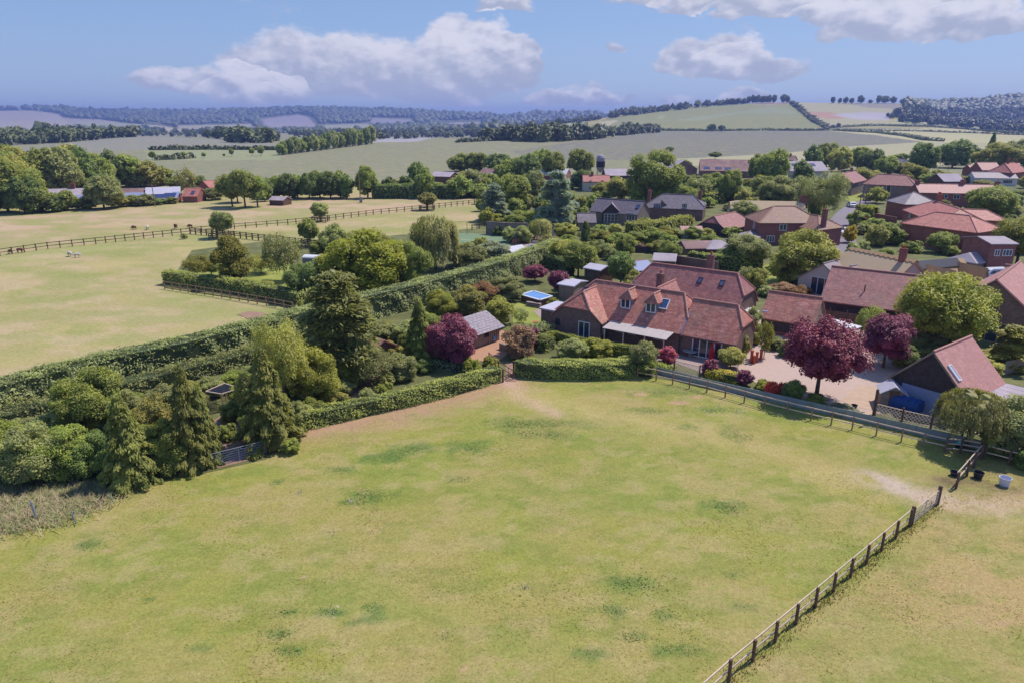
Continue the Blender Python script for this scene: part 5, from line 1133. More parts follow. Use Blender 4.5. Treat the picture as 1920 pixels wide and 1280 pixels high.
vhouse('house', 'brick house part hidden by the cypress at the right edge', (1840, 443), (1864, 443), 5.6, 5.0, 3.5, 'brick_red', 'asbestos', ridge=False, wins=[('F', .7, 2.9, 1.6, 1.1, 2), ('F', .3, 2.9, .9, 1.1, 1)], extA=.5, extB=1.5)
# farm on the left
vhouse('barn', 'grey roofed farm range hidden in the trees at the far left', (82, 355), (158, 353), 3.9, 2.3, 4.5, 'stone', 'asbestos', chims=[(.72, 0, 1.3, 1.3, 2)], cat='barn', ridge=False)
vhouse('barn', 'low blue-grey shed in front of the farm range', (137, 367), (166, 366), 2.8, 1.7, 3, 'brick_red', 'sheet_blue', cat='barn', ridge=False)
vhouse('barn', 'long farm shed with a rust-brown roof', (220, 354), (273, 353), 3.9, 2.6, 3.6, 'brick_red', 'rust', cat='barn', ridge=False)
vhouse('barn', 'long farm shed with a white metal roof', (274, 352), (337, 350), 4.2, 2.6, 4.0, 'brick_red', 'sheet_white', cat='barn', ridge=False)
e, fr, q_ = vhouse('barn', 'blue-grey roofed shed carrying a dark solar array', (226, 362), (336, 360), 2.9, 1.4, 4.2, 'brick_red', 'sheet_blue', cat='barn', ridge=False)
a0, a1, bc = q_; mb = MB(); t0 = a1 - 8
for i in range(5):
    mb = MB(); mb.slab([fr.p(t0 + i * 1.5 + u, bc - q, 2.9 - q * .357 + .12) for u, q in ((0, 3.8), (1.45, 3.8), (1.45, .9), (0, .9))], .05); part('solar_panel', mb, MT['solar'], e)
vhouse('barn', 'small red brick barn with vivid orange roof at the field edge', (349, 353), (376, 353), 4.0, 2.0, 3.2, 'brick_red', 'tile_bright', cat='barn', lights=[(.62, 2, 1, 1.6)])
vhouse('house', 'orange-roofed house half hidden behind the field beeches', (384, 340), (412, 338), 4.2, 2.4, 3.4, 'brick_red', 'tile_bright', extA=.5, extB=1)
vhouse('outbuilding', 'lilac-roofed shed under the poplars by the far meadow', (512, 368), (538, 369), 2.4, 1.6, 2, 'brown_wood', 'asbestos', cat='shed', ridge=False)
x, y, z = GT(1125, 338); si = empty('silo', (x, y, z), 'tall grey feed silo on legs above the cream cottage', 'silo')
mb = MB(); mb.lathe((x, y, 0), [(.4, 3.0), (1.7, 5.0), (1.8, 5.1), (1.8, 9.0), (1.3, 9.9), (.35, 10.3)], 14); part('hopper', mb, MT['asbestos'], si)
mb = MB(); mb.lathe((x, y, 0), [(1.83, 5.2), (1.84, 7.6)], 14); part('band', mb, MT['dark_metal'], si)
for i in range(4): t = i * math.pi / 2 + .5; mb = MB(); mb.tube((x + 1.7 * math.cos(t), y + 1.7 * math.sin(t), 0), (x + 1.7 * math.cos(t), y + 1.7 * math.sin(t), 5.1), .1, n=6); part('leg', mb, MT['dark_metal'], si)

# ------------------------------------------------------------------ hedges
def GP(*pts): return [G(*p) for p in pts]
zt1 = lambda x, y: float(zt(x, y)) if y > 400 else 0.0
hedge('hedge', GP((-40, 808), (0, 796), (120, 762), (240, 728), (360, 700), (460, 672), (580, 637), (700, 602), (780, 580), (850, 560), (920, 537), (985, 515), (1020, 500), (1060, 484)), 2.7, 3.3, 'laurel', 'long tall laurel hedge running across the gardens from the left edge', 95, .17, shoots=.10, wob=.17, top_round=.35)
hedge('hedge', GP((0, 815), (240, 748), (460, 690), (560, 665)), 2.2, 1.5, 'dull', 'lower scruffy hedge along the foot of the tall laurel hedge', 80, .15, shoots=.2, wob=.3)
hedge('hedge', GP((545, 812), (620, 797), (700, 779), (780, 760), (860, 740), (915, 724), (940, 715)), 1.5, 1.35, 'hedge', 'clipped mixed hedge running up from the metal gate to the garden path', 130, .12, wob=.14)
hedge('hedge', GP((965, 704), (985, 710), (1040, 713), (1110, 713), (1165, 711), (1196, 705)), 1.9, 1.55, 'hedge', 'neat curved hedge in front of the long bungalow terrace', 130, .12, wob=.12)
hedge('hedge', GP((306, 533), (360, 541), (420, 549), (470, 557), (520, 568), (556, 577)), 2.0, 1.9, 'hedge', 'clipped hedge with a rail fence jutting into the left meadow', 70, .16, wob=.15)
hedge('hedge', GP((1022, 650), (1040, 640), (1062, 648), (1100, 660), (1150, 668), (1200, 672)), 1.0, 1.15, 'box', 'bright wavy box hedge below the french windows of the bungalow', 90, .14, wob=.10)
hedge('hedge', GP((1008, 660), (1024, 662), (1040, 655)), 2.0, 1.4, 'mid', 'dark rounded hedge end left of the wavy box hedge', 60, .16)
hedge('hedge', GP((1322, 708), (1350, 714), (1385, 722)), 1.3, .8, 'gold', 'short golden box hedge beside the gravel drive', 110, .12, wob=.1)
hedge('hedge', GP((1210, 690), (1232, 697), (1262, 703)), 1.2, .6, 'box', 'low yellow-green edging beside the pink shrub', 90, .13)
hedge('hedge', GP((698, 373), (745, 373), (800, 373), (832, 373)), 4, 4.2, 'dark', 'square dark beech hedge along the far meadow', 5, .6, wob=.3)
hedge('hedge', GP((838, 374), (870, 372), (905, 370)), 4, 3.6, 'dark', 'second length of dark hedge right of the beech hedge', 5, .6, wob=.3)
hedge('hedge', GP((1288, 502), (1330, 508), (1390, 512), (1430, 506)), 2.2, 2.6, 'mid', 'dark green hedge behind the rear house chimney', 28, .25)
hedge('hedge', GP((1245, 500), (1288, 500)), 1.8, 1.6, 'dull', 'grey-green low hedge in front of the long sheeted sheds', 28, .25)
hedge('hedge', GP((1186, 440), (1240, 436), (1300, 426)), 3.2, 2.2, 'lime', 'bright green garden hedge below the slated cottage', 16, .34, wob=.3)
hedge('hedge', GP((1330, 385), (1370, 380), (1400, 377)), 3.5, 3.2, 'lime', 'fresh green hedge between the slated and the thatched cottages', 12, .4, wob=.3)
hedge('hedge', GP((1332, 372), (1372, 369)), 2, 3.0, 'gold', 'yellow hedge high beyond the slated cottage', 12, .4, wob=.2)
hedge('hedge', GP((1602, 405), (1614, 412), (1636, 412)), 4.5, 3.0, 'box', 'bright clipped hedge on the lane bend', 20, .3, wob=.2)

hedge('hedge', GP((1845, 436), (1900, 438), (1960, 434)), 2.5, 2.8, 'dark', 'dark hedge behind the cypress at the right edge', 12, .36)
hedge('hedge', GP((1840, 376), (1880, 374), (1960, 372)), 3, 2.2, 'dark', 'dark hedge by the far right terrace garden', 8, .5)
hedge('hedge', GP((1168, 340), (1230, 346), (1300, 352)), 4, 4.0, 'mid', 'leafy boundary under the large oak', 5, .6, wob=.5)
hedge('hedge', GP((985, 503), (1010, 500), (1045, 510), (1060, 520)), 1.6, 2.2, 'dark', 'dark clipped hedge behind the raised pool', 40, .2)
hedge('hedge', GP((1108, 487), (1140, 482), (1200, 470)), 2.0, 1.8, 'brown' if 'brown' in LF else 'olive', 'ragged hedge beside the navy car', 24, .25)
hedge('hedge', GP((745, 690), (820, 690), (850, 700)), 1.2, .9, 'silver', 'silvery lavender bed in front of the copper plum', 60, .14, cat='flower bed')
hedge('hedge', GP((960, 640), (1010, 640), (1040, 632)), 2.2, 1.5, 'dull', 'pale rounded hedge at the corner of the summer house terrace', 50, .18)
FH_ = [  # field hedges far off
    ([(280, 282), (400, 281), (520, 282)], 3, 2.2, 'thin dark hedge between the pale grey field and the small green field'),
    ([(296, 301), (340, 299), (362, 297)], 3, 2.2, 'short hedge at the corner of the small green field'),
    ([(1240, 246), (1330, 247), (1440, 246), (1545, 246)], 5, 4, 'straight hedge under the big green hillside field'),
    ([(1480, 193), (1500, 212), (1520, 228), (1548, 244)], 7, 4, 'hedge climbing the hill on the left of the farm track'),
    ([(1488, 194), (1508, 211), (1530, 228), (1556, 242)], 6, 3, 'hedge climbing the hill on the right of the farm track'),
    ([(1550, 242), (1600, 239), (1660, 237), (1740, 239), (1800, 243), (1920, 253)], 6, 3.5, 'hedge swinging right from the foot of the farm track'),
    ([(1545, 246), (1620, 246), (1700, 247), (1800, 250), (1920, 254)], 5, 2.5, 'lower hedge parallel to the one right of the farm track'),
    ([(1560, 246), (1640, 250), (1690, 256), (1730, 264), (1765, 266)], 5, 3.2, 'curving hedge along the edge of the grey-green field'),
    ([(860, 268), (950, 264), (1000, 265)], 4, 3, 'faint hedge in the broad sage field'),
]
for pts, w, h, lab in FH_:
    P = []
    for (x0, y0), (x1, y1) in zip(pts[:-1], pts[1:]):
        for k in range(4): t = k / 4; P.append(GT(x0 + (x1 - x0) * t, y0 + (y1 - y0) * t)[:2])
    P.append(GT(*pts[-1])[:2])
    hedge('field_hedge', P, w, h, 'far', lab, .5 if P[0][1] > 900 else 1.2, 2.2, wob=.8, zf=lambda x, y: float(zt(x, y)) - .3)

LAND = [(420, 728, 'the fruit cage'), (632, 610, 'the tiered cedar'), (497, 740, 'the broad conifer'), (365, 780, 'the twin conifers'), (234, 820, 'the leftmost conifer'), (690, 710, 'the poultry run'), (705, 635, 'the little brown shed'), (787, 620, 'the narrow dark conifer'), (592, 700, 'the yellow-green apple tree'), (528, 680, 'the feathery larch'), (165, 760, 'the elm sapling'),
        (1143, 400, 'the glazed black gable'), (1270, 385, 'the slated dormer cottage'), (1430, 385, 'the thatched cottage'), (1480, 410, 'the big brown hipped roof'), (1350, 415, 'the half-hipped black barn'), (1120, 310, 'the feed silo'), (1118, 340, 'the cream cottage'), (1225, 340, 'the large village oak'),
        (1365, 315, 'the rusty barn roof'), (1508, 312, 'the barn with rooflights'), (1590, 345, 'the two-chimney lane house'), (1672, 345, 'the hipped stone house'), (1790, 365, 'the long brick terrace'), (1700, 385, 'the pyramid roof'), (1790, 430, 'the orange brick house'), (1855, 390, 'the round bay tree'), (1868, 295, 'the flat yellow-green tree'),
        (1850, 312, 'the red-gabled house'), (1860, 335, 'the white-ended house'), (1776, 335, 'the grey barn with the white door'), (1043, 380, 'the great blue cedar'), (925, 380, 'the smaller blue cedar'), (835, 335, 'the mauve barn'), (1040, 322, 'the white-roofed barn'), (1241, 465, 'the navy car'), (1305, 455, 'the brown shed range'),
        (1405, 475, 'the holm oak'), (1508, 480, 'the bright yellow-green tree'), (1577, 435, 'the lower white car'), (1603, 410, 'the lane pole'), (1596, 385, 'the upper white car'), (1013, 430, 'the small weeping willow'), (1180, 490, 'the long sheeted roof'), (80, 365, 'the grey farm range'), (190, 355, 'the big farm sycamore'), (247, 362, 'the rust-brown shed roof'), (300, 360, 'the solar array'),
        (361, 368, 'the orange-roofed barn'), (291, 365, 'the farm telegraph pole'), (456, 355, 'the beech clump'), (676, 350, 'the meadow pole'), (765, 362, 'the square beech hedge'), (890, 320, 'the pink shed roof'), (20, 300, 'the left edge of the wood'), (1548, 365, 'the tall grey birch'), (1256, 300, 'the Dutch barn'), (1098, 440, 'the ivy-clad stem'), (1700, 300, 'the white-gabled bungalow'), (1290, 425, 'the white garden store')]
USED = {}
OR = ['first', 'second', 'third', 'fourth', 'fifth', 'sixth', 'seventh', 'eighth', 'ninth', 'tenth', 'eleventh', 'twelfth', 'thirteenth', 'fourteenth', 'fifteenth']
TONE = dict(mid='mid-green', dark='dark green', dull='grey-green', lime='fresh green', olive='olive-green', yellow='yellow-green', willow='pale yellowish', silver='silvery')
def alabel(px, mid, leaf, w, noun):
    ds = sorted((math.hypot(px - a, (mid - b) * 1.6), a, b, n) for a, b, n in LAND)
    sz = 'large' if w > 58 else ('small' if w < 36 else 'mid-sized')
    def rel(a, b): 
        if abs(px - a) > abs(mid - b) * 1.2: return 'left of' if px < a else 'right of'
        return 'beyond' if mid < b else 'in front of'
    tries = [f"{TONE.get(leaf, leaf)} {noun} {rel(ds[0][1], ds[0][2])} {ds[0][3]}", f"{sz} {TONE.get(leaf, leaf)} {noun} {rel(ds[0][1], ds[0][2])} {ds[0][3]}", f"{TONE.get(leaf, leaf)} {noun} between {ds[0][3]} and {ds[1][3]}", f"{sz} {TONE.get(leaf, leaf)} {noun} {rel(ds[1][1], ds[1][2])} {ds[1][3]}",
             f"{sz} {TONE.get(leaf, leaf)} {noun} {rel(ds[2][1], ds[2][2])} {ds[2][3]}", f"{TONE.get(leaf, leaf)} {noun} between {ds[0][3]} and {ds[2][3]}", f"{TONE.get(leaf, leaf)} {noun} between {ds[1][3]} and {ds[2][3]}"]
    for t in tries:
        if t not in USED and len(t.split()) < 16: USED[t] = 1; return t
    k = 2
    while f"{['', '', 'another', 'third', 'fourth', 'fifth', 'sixth'][min(k, 6)]} {tries[0]}" in USED and k < 6: k += 1
    t = f"{['', '', 'another', 'third', 'fourth', 'fifth', 'sixth'][k]} {tries[0]}"; USED[t] = 1; return t
# ------------------------------------------------------------------ trees and shrubs, from the nearest back
T = tree
T('cone', 234, 902, 742, 116, 'conifer', 'leftmost of the three golden-green conifers by the paddock edge')
T('cone', 350, 872, 694, 104, 'conifer', 'tall conifer just left of the metal gate, taller of the twin tops')
T('cone', 379, 868, 722, 70, 'conifer', 'shorter twin conifer touching the metal gate')
T('cone', 497, 832, 655, 126, 'conifer', 'broad golden-green conifer right of the metal gate')
T('cedar', 632, 715, 512, 196, 'cedar', 'large tiered cedar standing above the long laurel hedge')
T('cone', 787, 680, 562, 76, 'mid', 'dark narrow conifer left of the copper-purple plum')
T('airy', 528, 770, 596, 106, 'olive', 'feathery brownish larch between the broad conifer and the cedar', trunk='mast')
T('full', 592, 756, 652, 104, 'lime', 'bushy yellow-green apple tree behind the clipped mixed hedge')
T('round', 470, 790, 700, 60, 'olive', 'olive bush tucked behind the broad conifer')
T('airy', 695, 722, 650, 92, 'dull', 'loose grey-green apple tree over the chicken run')
T('airy', 660, 730, 668, 60, 'mid', 'spindly fruit tree left of the chicken run')
T('shrub', 750, 712, 662, 66, 'dull', 'grey-green shrub right of the chicken run')
T('shrub', 640, 742, 712, 56, 'dull', 'low green-grey shrub beside the chicken run gate', )
T('shrub', 795, 697, 672, 44, 'dark', 'dark shrub at the foot of the narrow conifer')
T('full', 855, 684, 590, 92, 'purple', 'copper-purple plum in front of the summer house')
T('airy', 822, 684, 606, 50, 'purple', 'thin purple sapling left of the summer house plum', trunk='slim')
T('oak', 1541, 744, 598, 142, 'purple_dark', 'big deep maroon maple on the gravel drive')
T('oak', 1664, 690, 590, 98, 'purple', 'second, rosier purple maple beside the black barn')
T('oak', 1768, 664, 514, 164, 'lime', 'large lime-green tree in front of the fresh thatch')
T('airy', 1632, 640, 574, 52, 'mid', 'slim young tree against the plum-tiled barn')
T('shrub', 1745, 665, 622, 110, 'dull', 'spreading grey-green shrub under the lime tree')
T('shrub', 1700, 690, 645, 70, 'dark', 'dark shrub between the purple maple and the black barn')
T('cedar', 1895, 690, 612, 110, 'olive', 'flat-tiered pale tree at the right edge by the lawn')
T('shrub', 1850, 705, 672, 60, 'olive', 'bush at the lawn corner behind the black barn')
T('weep', 1822, 840, 736, 132, 'willow', 'weeping pear tree over the trellis corner')
T('full', 1895, 850, 742, 120, 'dull', 'pale loose tree beside the weeping pear at the right edge', trunk='std')
T('airy', 1935, 850, 750, 90, 'mid', 'tree cut by the right edge beyond the paddock fence', trunk='std')
T('shrub', 1880, 850, 826, 70, 'mid', 'low green bush under the right-hand pear trees')
T('shrub', 1935, 880, 840, 60, 'dark', 'dark bush at the right edge of the paddock corner')
T('full', 1508, 536, 432, 138, 'yellow', 'bright yellow-green tree beside the lane')
T('round', 1405, 504, 440, 92, 'dull', 'grey-green holm oak behind the rear house')
T('round', 1362, 502, 468, 50, 'dark', 'dark bush left of the holm oak')
T('shrub', 1420, 545, 503, 42, 'yellow', 'gold-tipped yew cone beside the rear house gable')
T('airy', 1398, 540, 500, 36, 'dull', 'thin grey shrub by the gold-tipped yew')
T('shrub', 1470, 556, 530, 60, 'salmon', 'bed of pinkish-brown grasses on the round lawn')
T('shrub', 1500, 560, 536, 50, 'russet', 'russet grasses at the end of the pale-slated wing')
T('shrub', 1440, 556, 536, 40, 'dull', 'grey-green perennials by the tiled outbuilding')
# left thicket
T('round', 165, 828, 696, 128, 'mid', 'feathery elm sapling in front of the laurel hedge at the left')
T('shrub', 56, 896, 796, 140, 'dull', 'large grey-green bush at the left edge behind the long grass')
T('shrub', 10, 880, 790, 100, 'mid', 'green bush cut by the left edge')
T('shrub', 135, 890, 800, 120, 'mid', 'dense green bush between the elm sapling and the first conifer')
T('shrub', 175, 890, 812, 90, 'dark', 'dark bush behind the leftmost conifer')
T('shrub', 290, 850, 742, 104, 'olive', 'olive-gold bush between the first two conifers')
T('shrub', 300, 885, 790, 90, 'mid', 'leafy bush at the foot of the twin conifers')
T('shrub', 110, 838, 772, 100, 'dull', 'pale scrub in front of the tall hedge')
T('shrub', 230, 800, 735, 90, 'dull', 'grey-green thicket along the laurel hedge')
T('shrub', 45, 830, 784, 90, 'dull', 'grey bush beside the tall hedge near the left edge')
T('shrub', 340, 780, 726, 90, 'dull', 'low thicket behind the twin conifers')
T('shrub', 435, 790, 752, 52, 'mid', 'sapling patch beside the fruit cage', )
T('shrub', 425, 825, 795, 40, 'mid', 'small bush on the track behind the metal gate')
T('shrub', 546, 848, 822, 36, 'mid', 'white-flowering bramble at the foot of the broad conifer')
for i, (x, b, t, w, l) in enumerate([(300, 768, 722, 70, 'dull'), (345, 752, 712, 64, 'olive'), (395, 742, 706, 60, 'dull'), (440, 730, 694, 64, 'mid'), (480, 716, 682, 60, 'dull'), (250, 782, 736, 70, 'mid'), (200, 792, 748, 70, 'olive'), (520, 708, 668, 60, 'olive'), (545, 740, 690, 60, 'mid'), (560, 800, 752, 50, 'dull'),
        (585, 785, 745, 46, 'mid'), (560, 700, 655, 60, 'mid'), (600, 700, 650, 60, 'dull'), (450, 760, 722, 50, 'mid'), (465, 812, 776, 46, 'mid'), (620, 700, 665, 50, 'dull'), (690, 668, 632, 56, 'mid'), (730, 672, 640, 50, 'olive'), (660, 676, 640, 60, 'olive'), (765, 655, 622, 44, 'mid'), (640, 765, 735, 40, 'olive'), (690, 755, 728, 40, 'dull'), (720, 745, 718, 40, 'mid')]):
    T('shrub', x, b, t, w, l, alabel(x, (b + t) / 2, l, w, 'shrub'))
T('shrub', 1594, 456, 422, 26, 'gold', 'golden clipped bush beside the telegraph pole')
# middle gardens
T('shrub', 880, 590, 536, 74, 'olive', 'rounded olive shrub above the shingled summer house')
T('shrub', 935, 612, 556, 62, 'yellow', 'golden-green shrub at the right end of the summer house roof')
T('shrub', 830, 592, 545, 76, 'lime', 'pale green shrub against the tall laurel hedge')
T('shrub', 905, 568, 528, 60, 'russet', 'bronze-leaved shrub against the tall hedge')
T('shrub', 950, 560, 520, 76, 'dull', 'grey shrub left of the raised pool')
T('shrub', 800, 622, 586, 60, 'mid', 'leafy shrub behind the narrow conifer')
T('shrub', 715, 640, 605, 70, 'dull', 'soft green shrub at the foot of the laurel hedge')
T('shrub', 725, 628, 600, 28, 'lime', 'bright lime sapling by the little brown shed roof')
T('shrub', 760, 640, 603, 60, 'dull', 'grey-green shrub behind the chicken shed')
T('airy', 977, 608, 578, 34, 'dull', 'tiny grey olive tree on the small lawn')
T('oak', 1003, 530, 497, 50, 'purple', 'small purple tree behind the raised pool')
T('oak', 1048, 553, 508, 44, 'purple', 'plum-leaved tree at the left end of the bungalow roof')
T('shrub', 1075, 552, 532, 40, 'purple', 'dark red shrub behind the bungalow hip')
T('shrub', 1037, 576, 558, 24, 'lime', 'round clipped ball by the pool steps')
T('shrub', 1065, 545, 520, 50, 'mid', 'leafy shrub by the pale garden store')
T('round', 1085, 520, 452, 70, 'mid', 'tall green tree where the laurel hedge ends')
T('round', 1060, 500, 450, 60, 'olive', 'ragged olive tree in the end of the laurel hedge')
T('round', 1165, 540, 472, 54, 'dark', 'dark tree behind the bungalow ridge')
T('shrub', 1190, 548, 505, 50, 'willow', 'pale pinkish-green shrub behind the dormers')
T('shrub', 1205, 540, 520, 26, 'gold', 'golden shrub behind the bungalow ridge')
T('shrub', 1180, 555, 525, 30, 'yellow', 'yellowish bush just behind the ridge')
T('shrub', 975, 668, 610, 70, 'pink' if False else 'salmon', 'pink and cream flowering shrub beside the terrace')
T('shrub', 985, 648, 612, 60, 'rose_white' if False else 'purple', 'purple-flowered shrub at the terrace corner')
T('shrub', 920, 690, 668, 34, 'lime', 'lime perennials behind the garden hand rail')
T('shrub', 885, 700, 672, 36, 'box', 'lime mound near the foot of the purple plum')
T('shrub', 1075, 672, 635, 64, 'dull', 'grey-green shrub behind the curved hedge')
T('shrub', 1117, 668, 634, 66, 'lime', 'green shrub behind the curved hedge, below the canopy')
T('round', 1207, 700, 640, 56, 'dull', 'small standard tree at the right end of the curved hedge')
T('shrub', 1212, 705, 668, 40, 'mid', 'green bush beside the little standard tree')
T('shrub', 1253, 680, 648, 38, 'pink', 'vivid pink-leaved shrub on the terrace')
T('shrub', 1331, 702, 672, 34, 'purple', 'smoky mauve shrub behind the trellis screen')
T('round', 1371, 692, 652, 54, 'olive', 'rounded green bush at the corner of the french doors')
T('shrub', 1390, 668, 620, 34, 'lime', 'climber on the corner of the bungalow')
T('airy', 1436, 672, 602, 32, 'lime', 'leafy climber on the right gable of the bungalow')
T('shrub', 1408, 645, 620, 40, 'lime', 'climber trained over the gable window')
T('shrub', 1455, 655, 632, 44, 'dull', 'grey-leaved plants at the foot of the tiled outbuilding')
T('shrub', 1475, 668, 640, 36, 'dark', 'dark plants on the drive side of the outbuilding')
T('shrub', 1396, 722, 692, 34, 'purple', 'mauve catmint clump by the gravel drive')
T('shrub', 1432, 730, 712, 34, 'lime', 'green clump with orange flowers on the fence bed')
T('shrub', 1445, 738, 714, 28, 'red', 'red rose bush in the fence bed')
T('shrub', 1466, 740, 716, 22, 'red', 'second red rose bush in the fence bed')
T('shrub', 1490, 750, 712, 46, 'dark', 'dark shrub in the bed left of the maroon maple')
T('shrub', 1530, 762, 738, 50, 'mid', 'green plants in the bed under the maroon maple')
T('shrub', 1580, 774, 760, 60, 'silver', 'silvery low planting along the fence bed')
T('shrub', 1410, 603 + 30, 575, 44, 'dull', 'grey bush in the gap behind the bungalow gable')
T('shrub', 1370, 560, 545, 60, 'lime', 'bright plants between the two tiled roofs')
# garden trees beyond the laurel hedge
T('full', 687, 552, 432, 176, 'box', 'wide lime-green maple beyond the laurel hedge')
T('full', 770, 545, 455, 80, 'mid', 'mid-green tree between the lime maple and the willow')
T('round', 570, 560, 492, 80, 'dark', 'dark bush left of the wide lime maple')
T('plume', 432, 536, 443, 78, 'lime', 'bright upright young tree behind the jutting hedge')
T('airy', 530, 528, 436, 74, 'dull', 'grey-green birch with a white trunk', bark=MT['bark_pale'], name='birch_tree')
T('airy', 368, 522, 478, 58, 'lime', 'fruit tree with yellowish leaves at the meadow corner', trunk='std')
T('round', 395, 518, 488, 40, 'mid', 'small fruit tree beside the yellowish one')
T('airy', 488, 514, 476, 52, 'olive', 'small apple tree between the upright tree and the birch', trunk='std')
T('shrub', 487, 545, 527, 54, 'yellow', 'low golden shrub on the orchard lawn')
T('willow', 815, 506, 408, 96, 'willow', 'big weeping willow beside the tennis court')
T('willow', 1013, 452, 411, 46, 'willow', 'small weeping willow by the pool garden')
T('shrub', 628, 482, 420, 66, 'dull', 'round grey-green willow bush at the meadow corner')
T('shrub', 600, 478, 448, 44, 'mid', 'bush beside the railed round tree')
T('shrub', 880, 500, 455, 80, 'dull', 'grey-leaved shrubs on the near side of the tennis court')
T('shrub', 925, 492, 452, 70, 'silver', 'silvery shrub at the tennis court corner')
T('shrub', 900, 470, 445, 34, 'yellow', 'small yellow-green tree in front of the court net')
T('shrub', 720, 500, 440, 70, 'willow', 'pale tree rising behind the lime maple')
T('globe', 416, 446, 397, 46, 'dull', 'single round tree inside the fence corner of the meadow', name='tree')
T('globe', 600, 415, 380, 36, 'dull', 'round tree in a rail guard, second from the left')
T('globe', 579, 463, 409, 40, 'mid', 'round tree in a rail guard beside the willow bush')
T('globe', 801, 394, 361, 38, 'willow', 'pale bushy tree on the far rail fence')
T('shrub', 345, 448, 438, 14, 'dull', 'thistle tuft at the corner of the rail fence')
T('cedar', 926, 414, 345, 66, 'blue', 'blue cedar at the end of the far rail fence')
T('cedar', 1043, 430, 322, 92, 'blue', 'great blue-grey cedar in the middle of the village')
T('round', 962, 400, 328, 72, 'mid', 'green tree between the two blue cedars')
T('shrub', 980, 428, 396, 90, 'mid', 'green garden bank between the two blue cedars')
T('shrub', 925, 420, 400, 40, 'lime', 'yellow-green bush by the stone wall')
T('shrub', 935, 442, 424, 28, 'dark', 'dark bush against the stone tennis wall')
T('shrub', 1070, 425, 407, 22, 'silver', 'silvery ball bush beside the slate-roofed house')
T('shrub', 1156, 438, 420, 32, 'olive', 'bush before the glazed black gable')
T('shrub', 1212, 428, 408, 26, 'mid', 'bush between the slated house and the cottage')
T('shrub', 1180, 418, 405, 26, 'dull', 'clipped grey ball by the slated house')
T('plume', 1098, 470, 415, 20, 'dark', 'dark upright ivy-clad stem in the hedge')
T('full', 1225, 385, 284, 112, 'mid', 'large oak behind the village cottages')
T('airy', 1235, 330, 278, 50, 'olive', 'thin-topped tree rising behind the large oak')
for a in [(1110, 458, 428, 56, 'mid'), (1135, 462, 434, 56, 'lime'), (1160, 466, 436, 56, 'mid'), (1190, 464, 434, 60, 'mid'), (1215, 458, 432, 60, 'dull'), (1245, 450, 425, 60, 'lime'), (1060, 445, 418, 50, 'olive'),
          (1030, 470, 440, 50, 'olive'), (1270, 446, 428, 44, 'dull'), (1300, 446, 424, 44, 'mid'), (1325, 444, 428, 36, 'olive'), (1350, 440, 424, 40, 'mid'), (1374, 446, 426, 40, 'mid'), (1120, 480, 450, 50, 'dull'), (1250, 478, 460, 30, 'mid')]:
    T('shrub', *a[:4], a[4], alabel(a[0], (a[1] + a[2]) / 2, a[4], a[3], 'garden shrub'), group='garden shrubs of the cottage belt')
T('shrub', 1198, 470, 455, 28, 'salmon', 'salmon-pink shrub left of the navy car')
T('shrub', 1320, 468, 452, 22, 'lime', 'bright bush in front of the brown shed range')
for a in [(1275, 385, 345, 60, 'mid'), (1310, 380, 335, 56, 'dull'), (1340, 372, 325, 60, 'mid'), (1370, 380, 318, 44, 'mid'), (1165, 375, 332, 56, 'olive'), (1130, 370, 342, 50, 'olive'), (1090, 355, 318, 44, 'dark'), (1088, 330, 280, 54, 'mid'),
          (1010, 330, 280, 60, 'mid'), (1035, 335, 285, 50, 'mid'), (985, 345, 290, 60, 'dark'), (1000, 375, 320, 50, 'dull'), (1450, 350, 280, 60, 'mid'), (1425, 340, 288, 50, 'mid'), (1460, 390, 330, 80, 'dull'), (1435, 375, 330, 60, 'mid'),
          (1490, 370, 330, 50, 'dull'), (1395, 420, 378, 60, 'dull'), (1420, 410, 385, 40, 'olive'), (1280, 340, 300, 40, 'mid'), (1505, 345, 300, 40, 'dark')]:
    T('full', *a[:4], a[4], alabel(a[0], (a[1] + a[2]) / 2, a[4], a[3], 'broadleaf tree'), group='village trees between cottages and barns')
T('airy', 1548, 412, 322, 82, 'dull', 'tall grey-green birch leaning over the lane', name='birch_tree')
T('airy', 1520, 405, 330, 50, 'dull', 'second grey birch left of the lane', name='birch_tree')
T('shrub', 1417, 372, 350, 26, 'red', 'crimson shrub behind the thatched cottage')
T('airy', 350, 372, 312, 40, 'willow', 'half-bare dead-topped tree by the orange barn', trunk='std', bark=MT['bark_dead'])
for a in [(1545, 300, 270, 34, 'dark'), (1525, 325, 272, 36, 'dark'), (1552, 318, 268, 42, 'mid'), (1575, 322, 276, 46, 'olive'), (1610, 320, 276, 50, 'mid'), (1635, 325, 280, 46, 'dark'), (1660, 330, 292, 44, 'mid'), (1625, 350, 315, 50, 'olive'),
          (1690, 330, 305, 50, 'olive'), (1715, 340, 308, 44, 'lime'), (1733, 325, 268, 56, 'dark'), (1790, 315, 262, 60, 'dark'), (1815, 310, 270, 40, 'dark'), (1905, 310, 262, 60, 'dull'), (1930, 320, 270, 50, 'mid'), (1770, 345, 322, 40, 'olive'), (1805, 345, 330, 50, 'olive'),
          (1740, 345, 325, 30, 'mid'), (1845, 350, 338, 40, 'olive'), (1690, 300, 288, 34, 'mid')]:
    T('full', *a[:4], a[4], alabel(a[0], (a[1] + a[2]) / 2, a[4], a[3], 'tree'), group='trees behind the brick terraces')
T('full', 1868, 322, 268, 88, 'yellow', 'broad flat-topped yellow-green tree at the top right of the village')
T('cone', 1860, 300, 249, 26, 'dark', 'dark pointed conifer on the skyline of the village')
T('globe', 1855, 424, 350, 86, 'mid', 'big round bay tree beside the orange brick house')
T('shrub', 1885, 405, 375, 50, 'olive', 'shrub to the right of the round bay tree')
T('oak', 1915, 500, 408, 96, 'lime', 'leafy tree cut by the right edge above the white van')
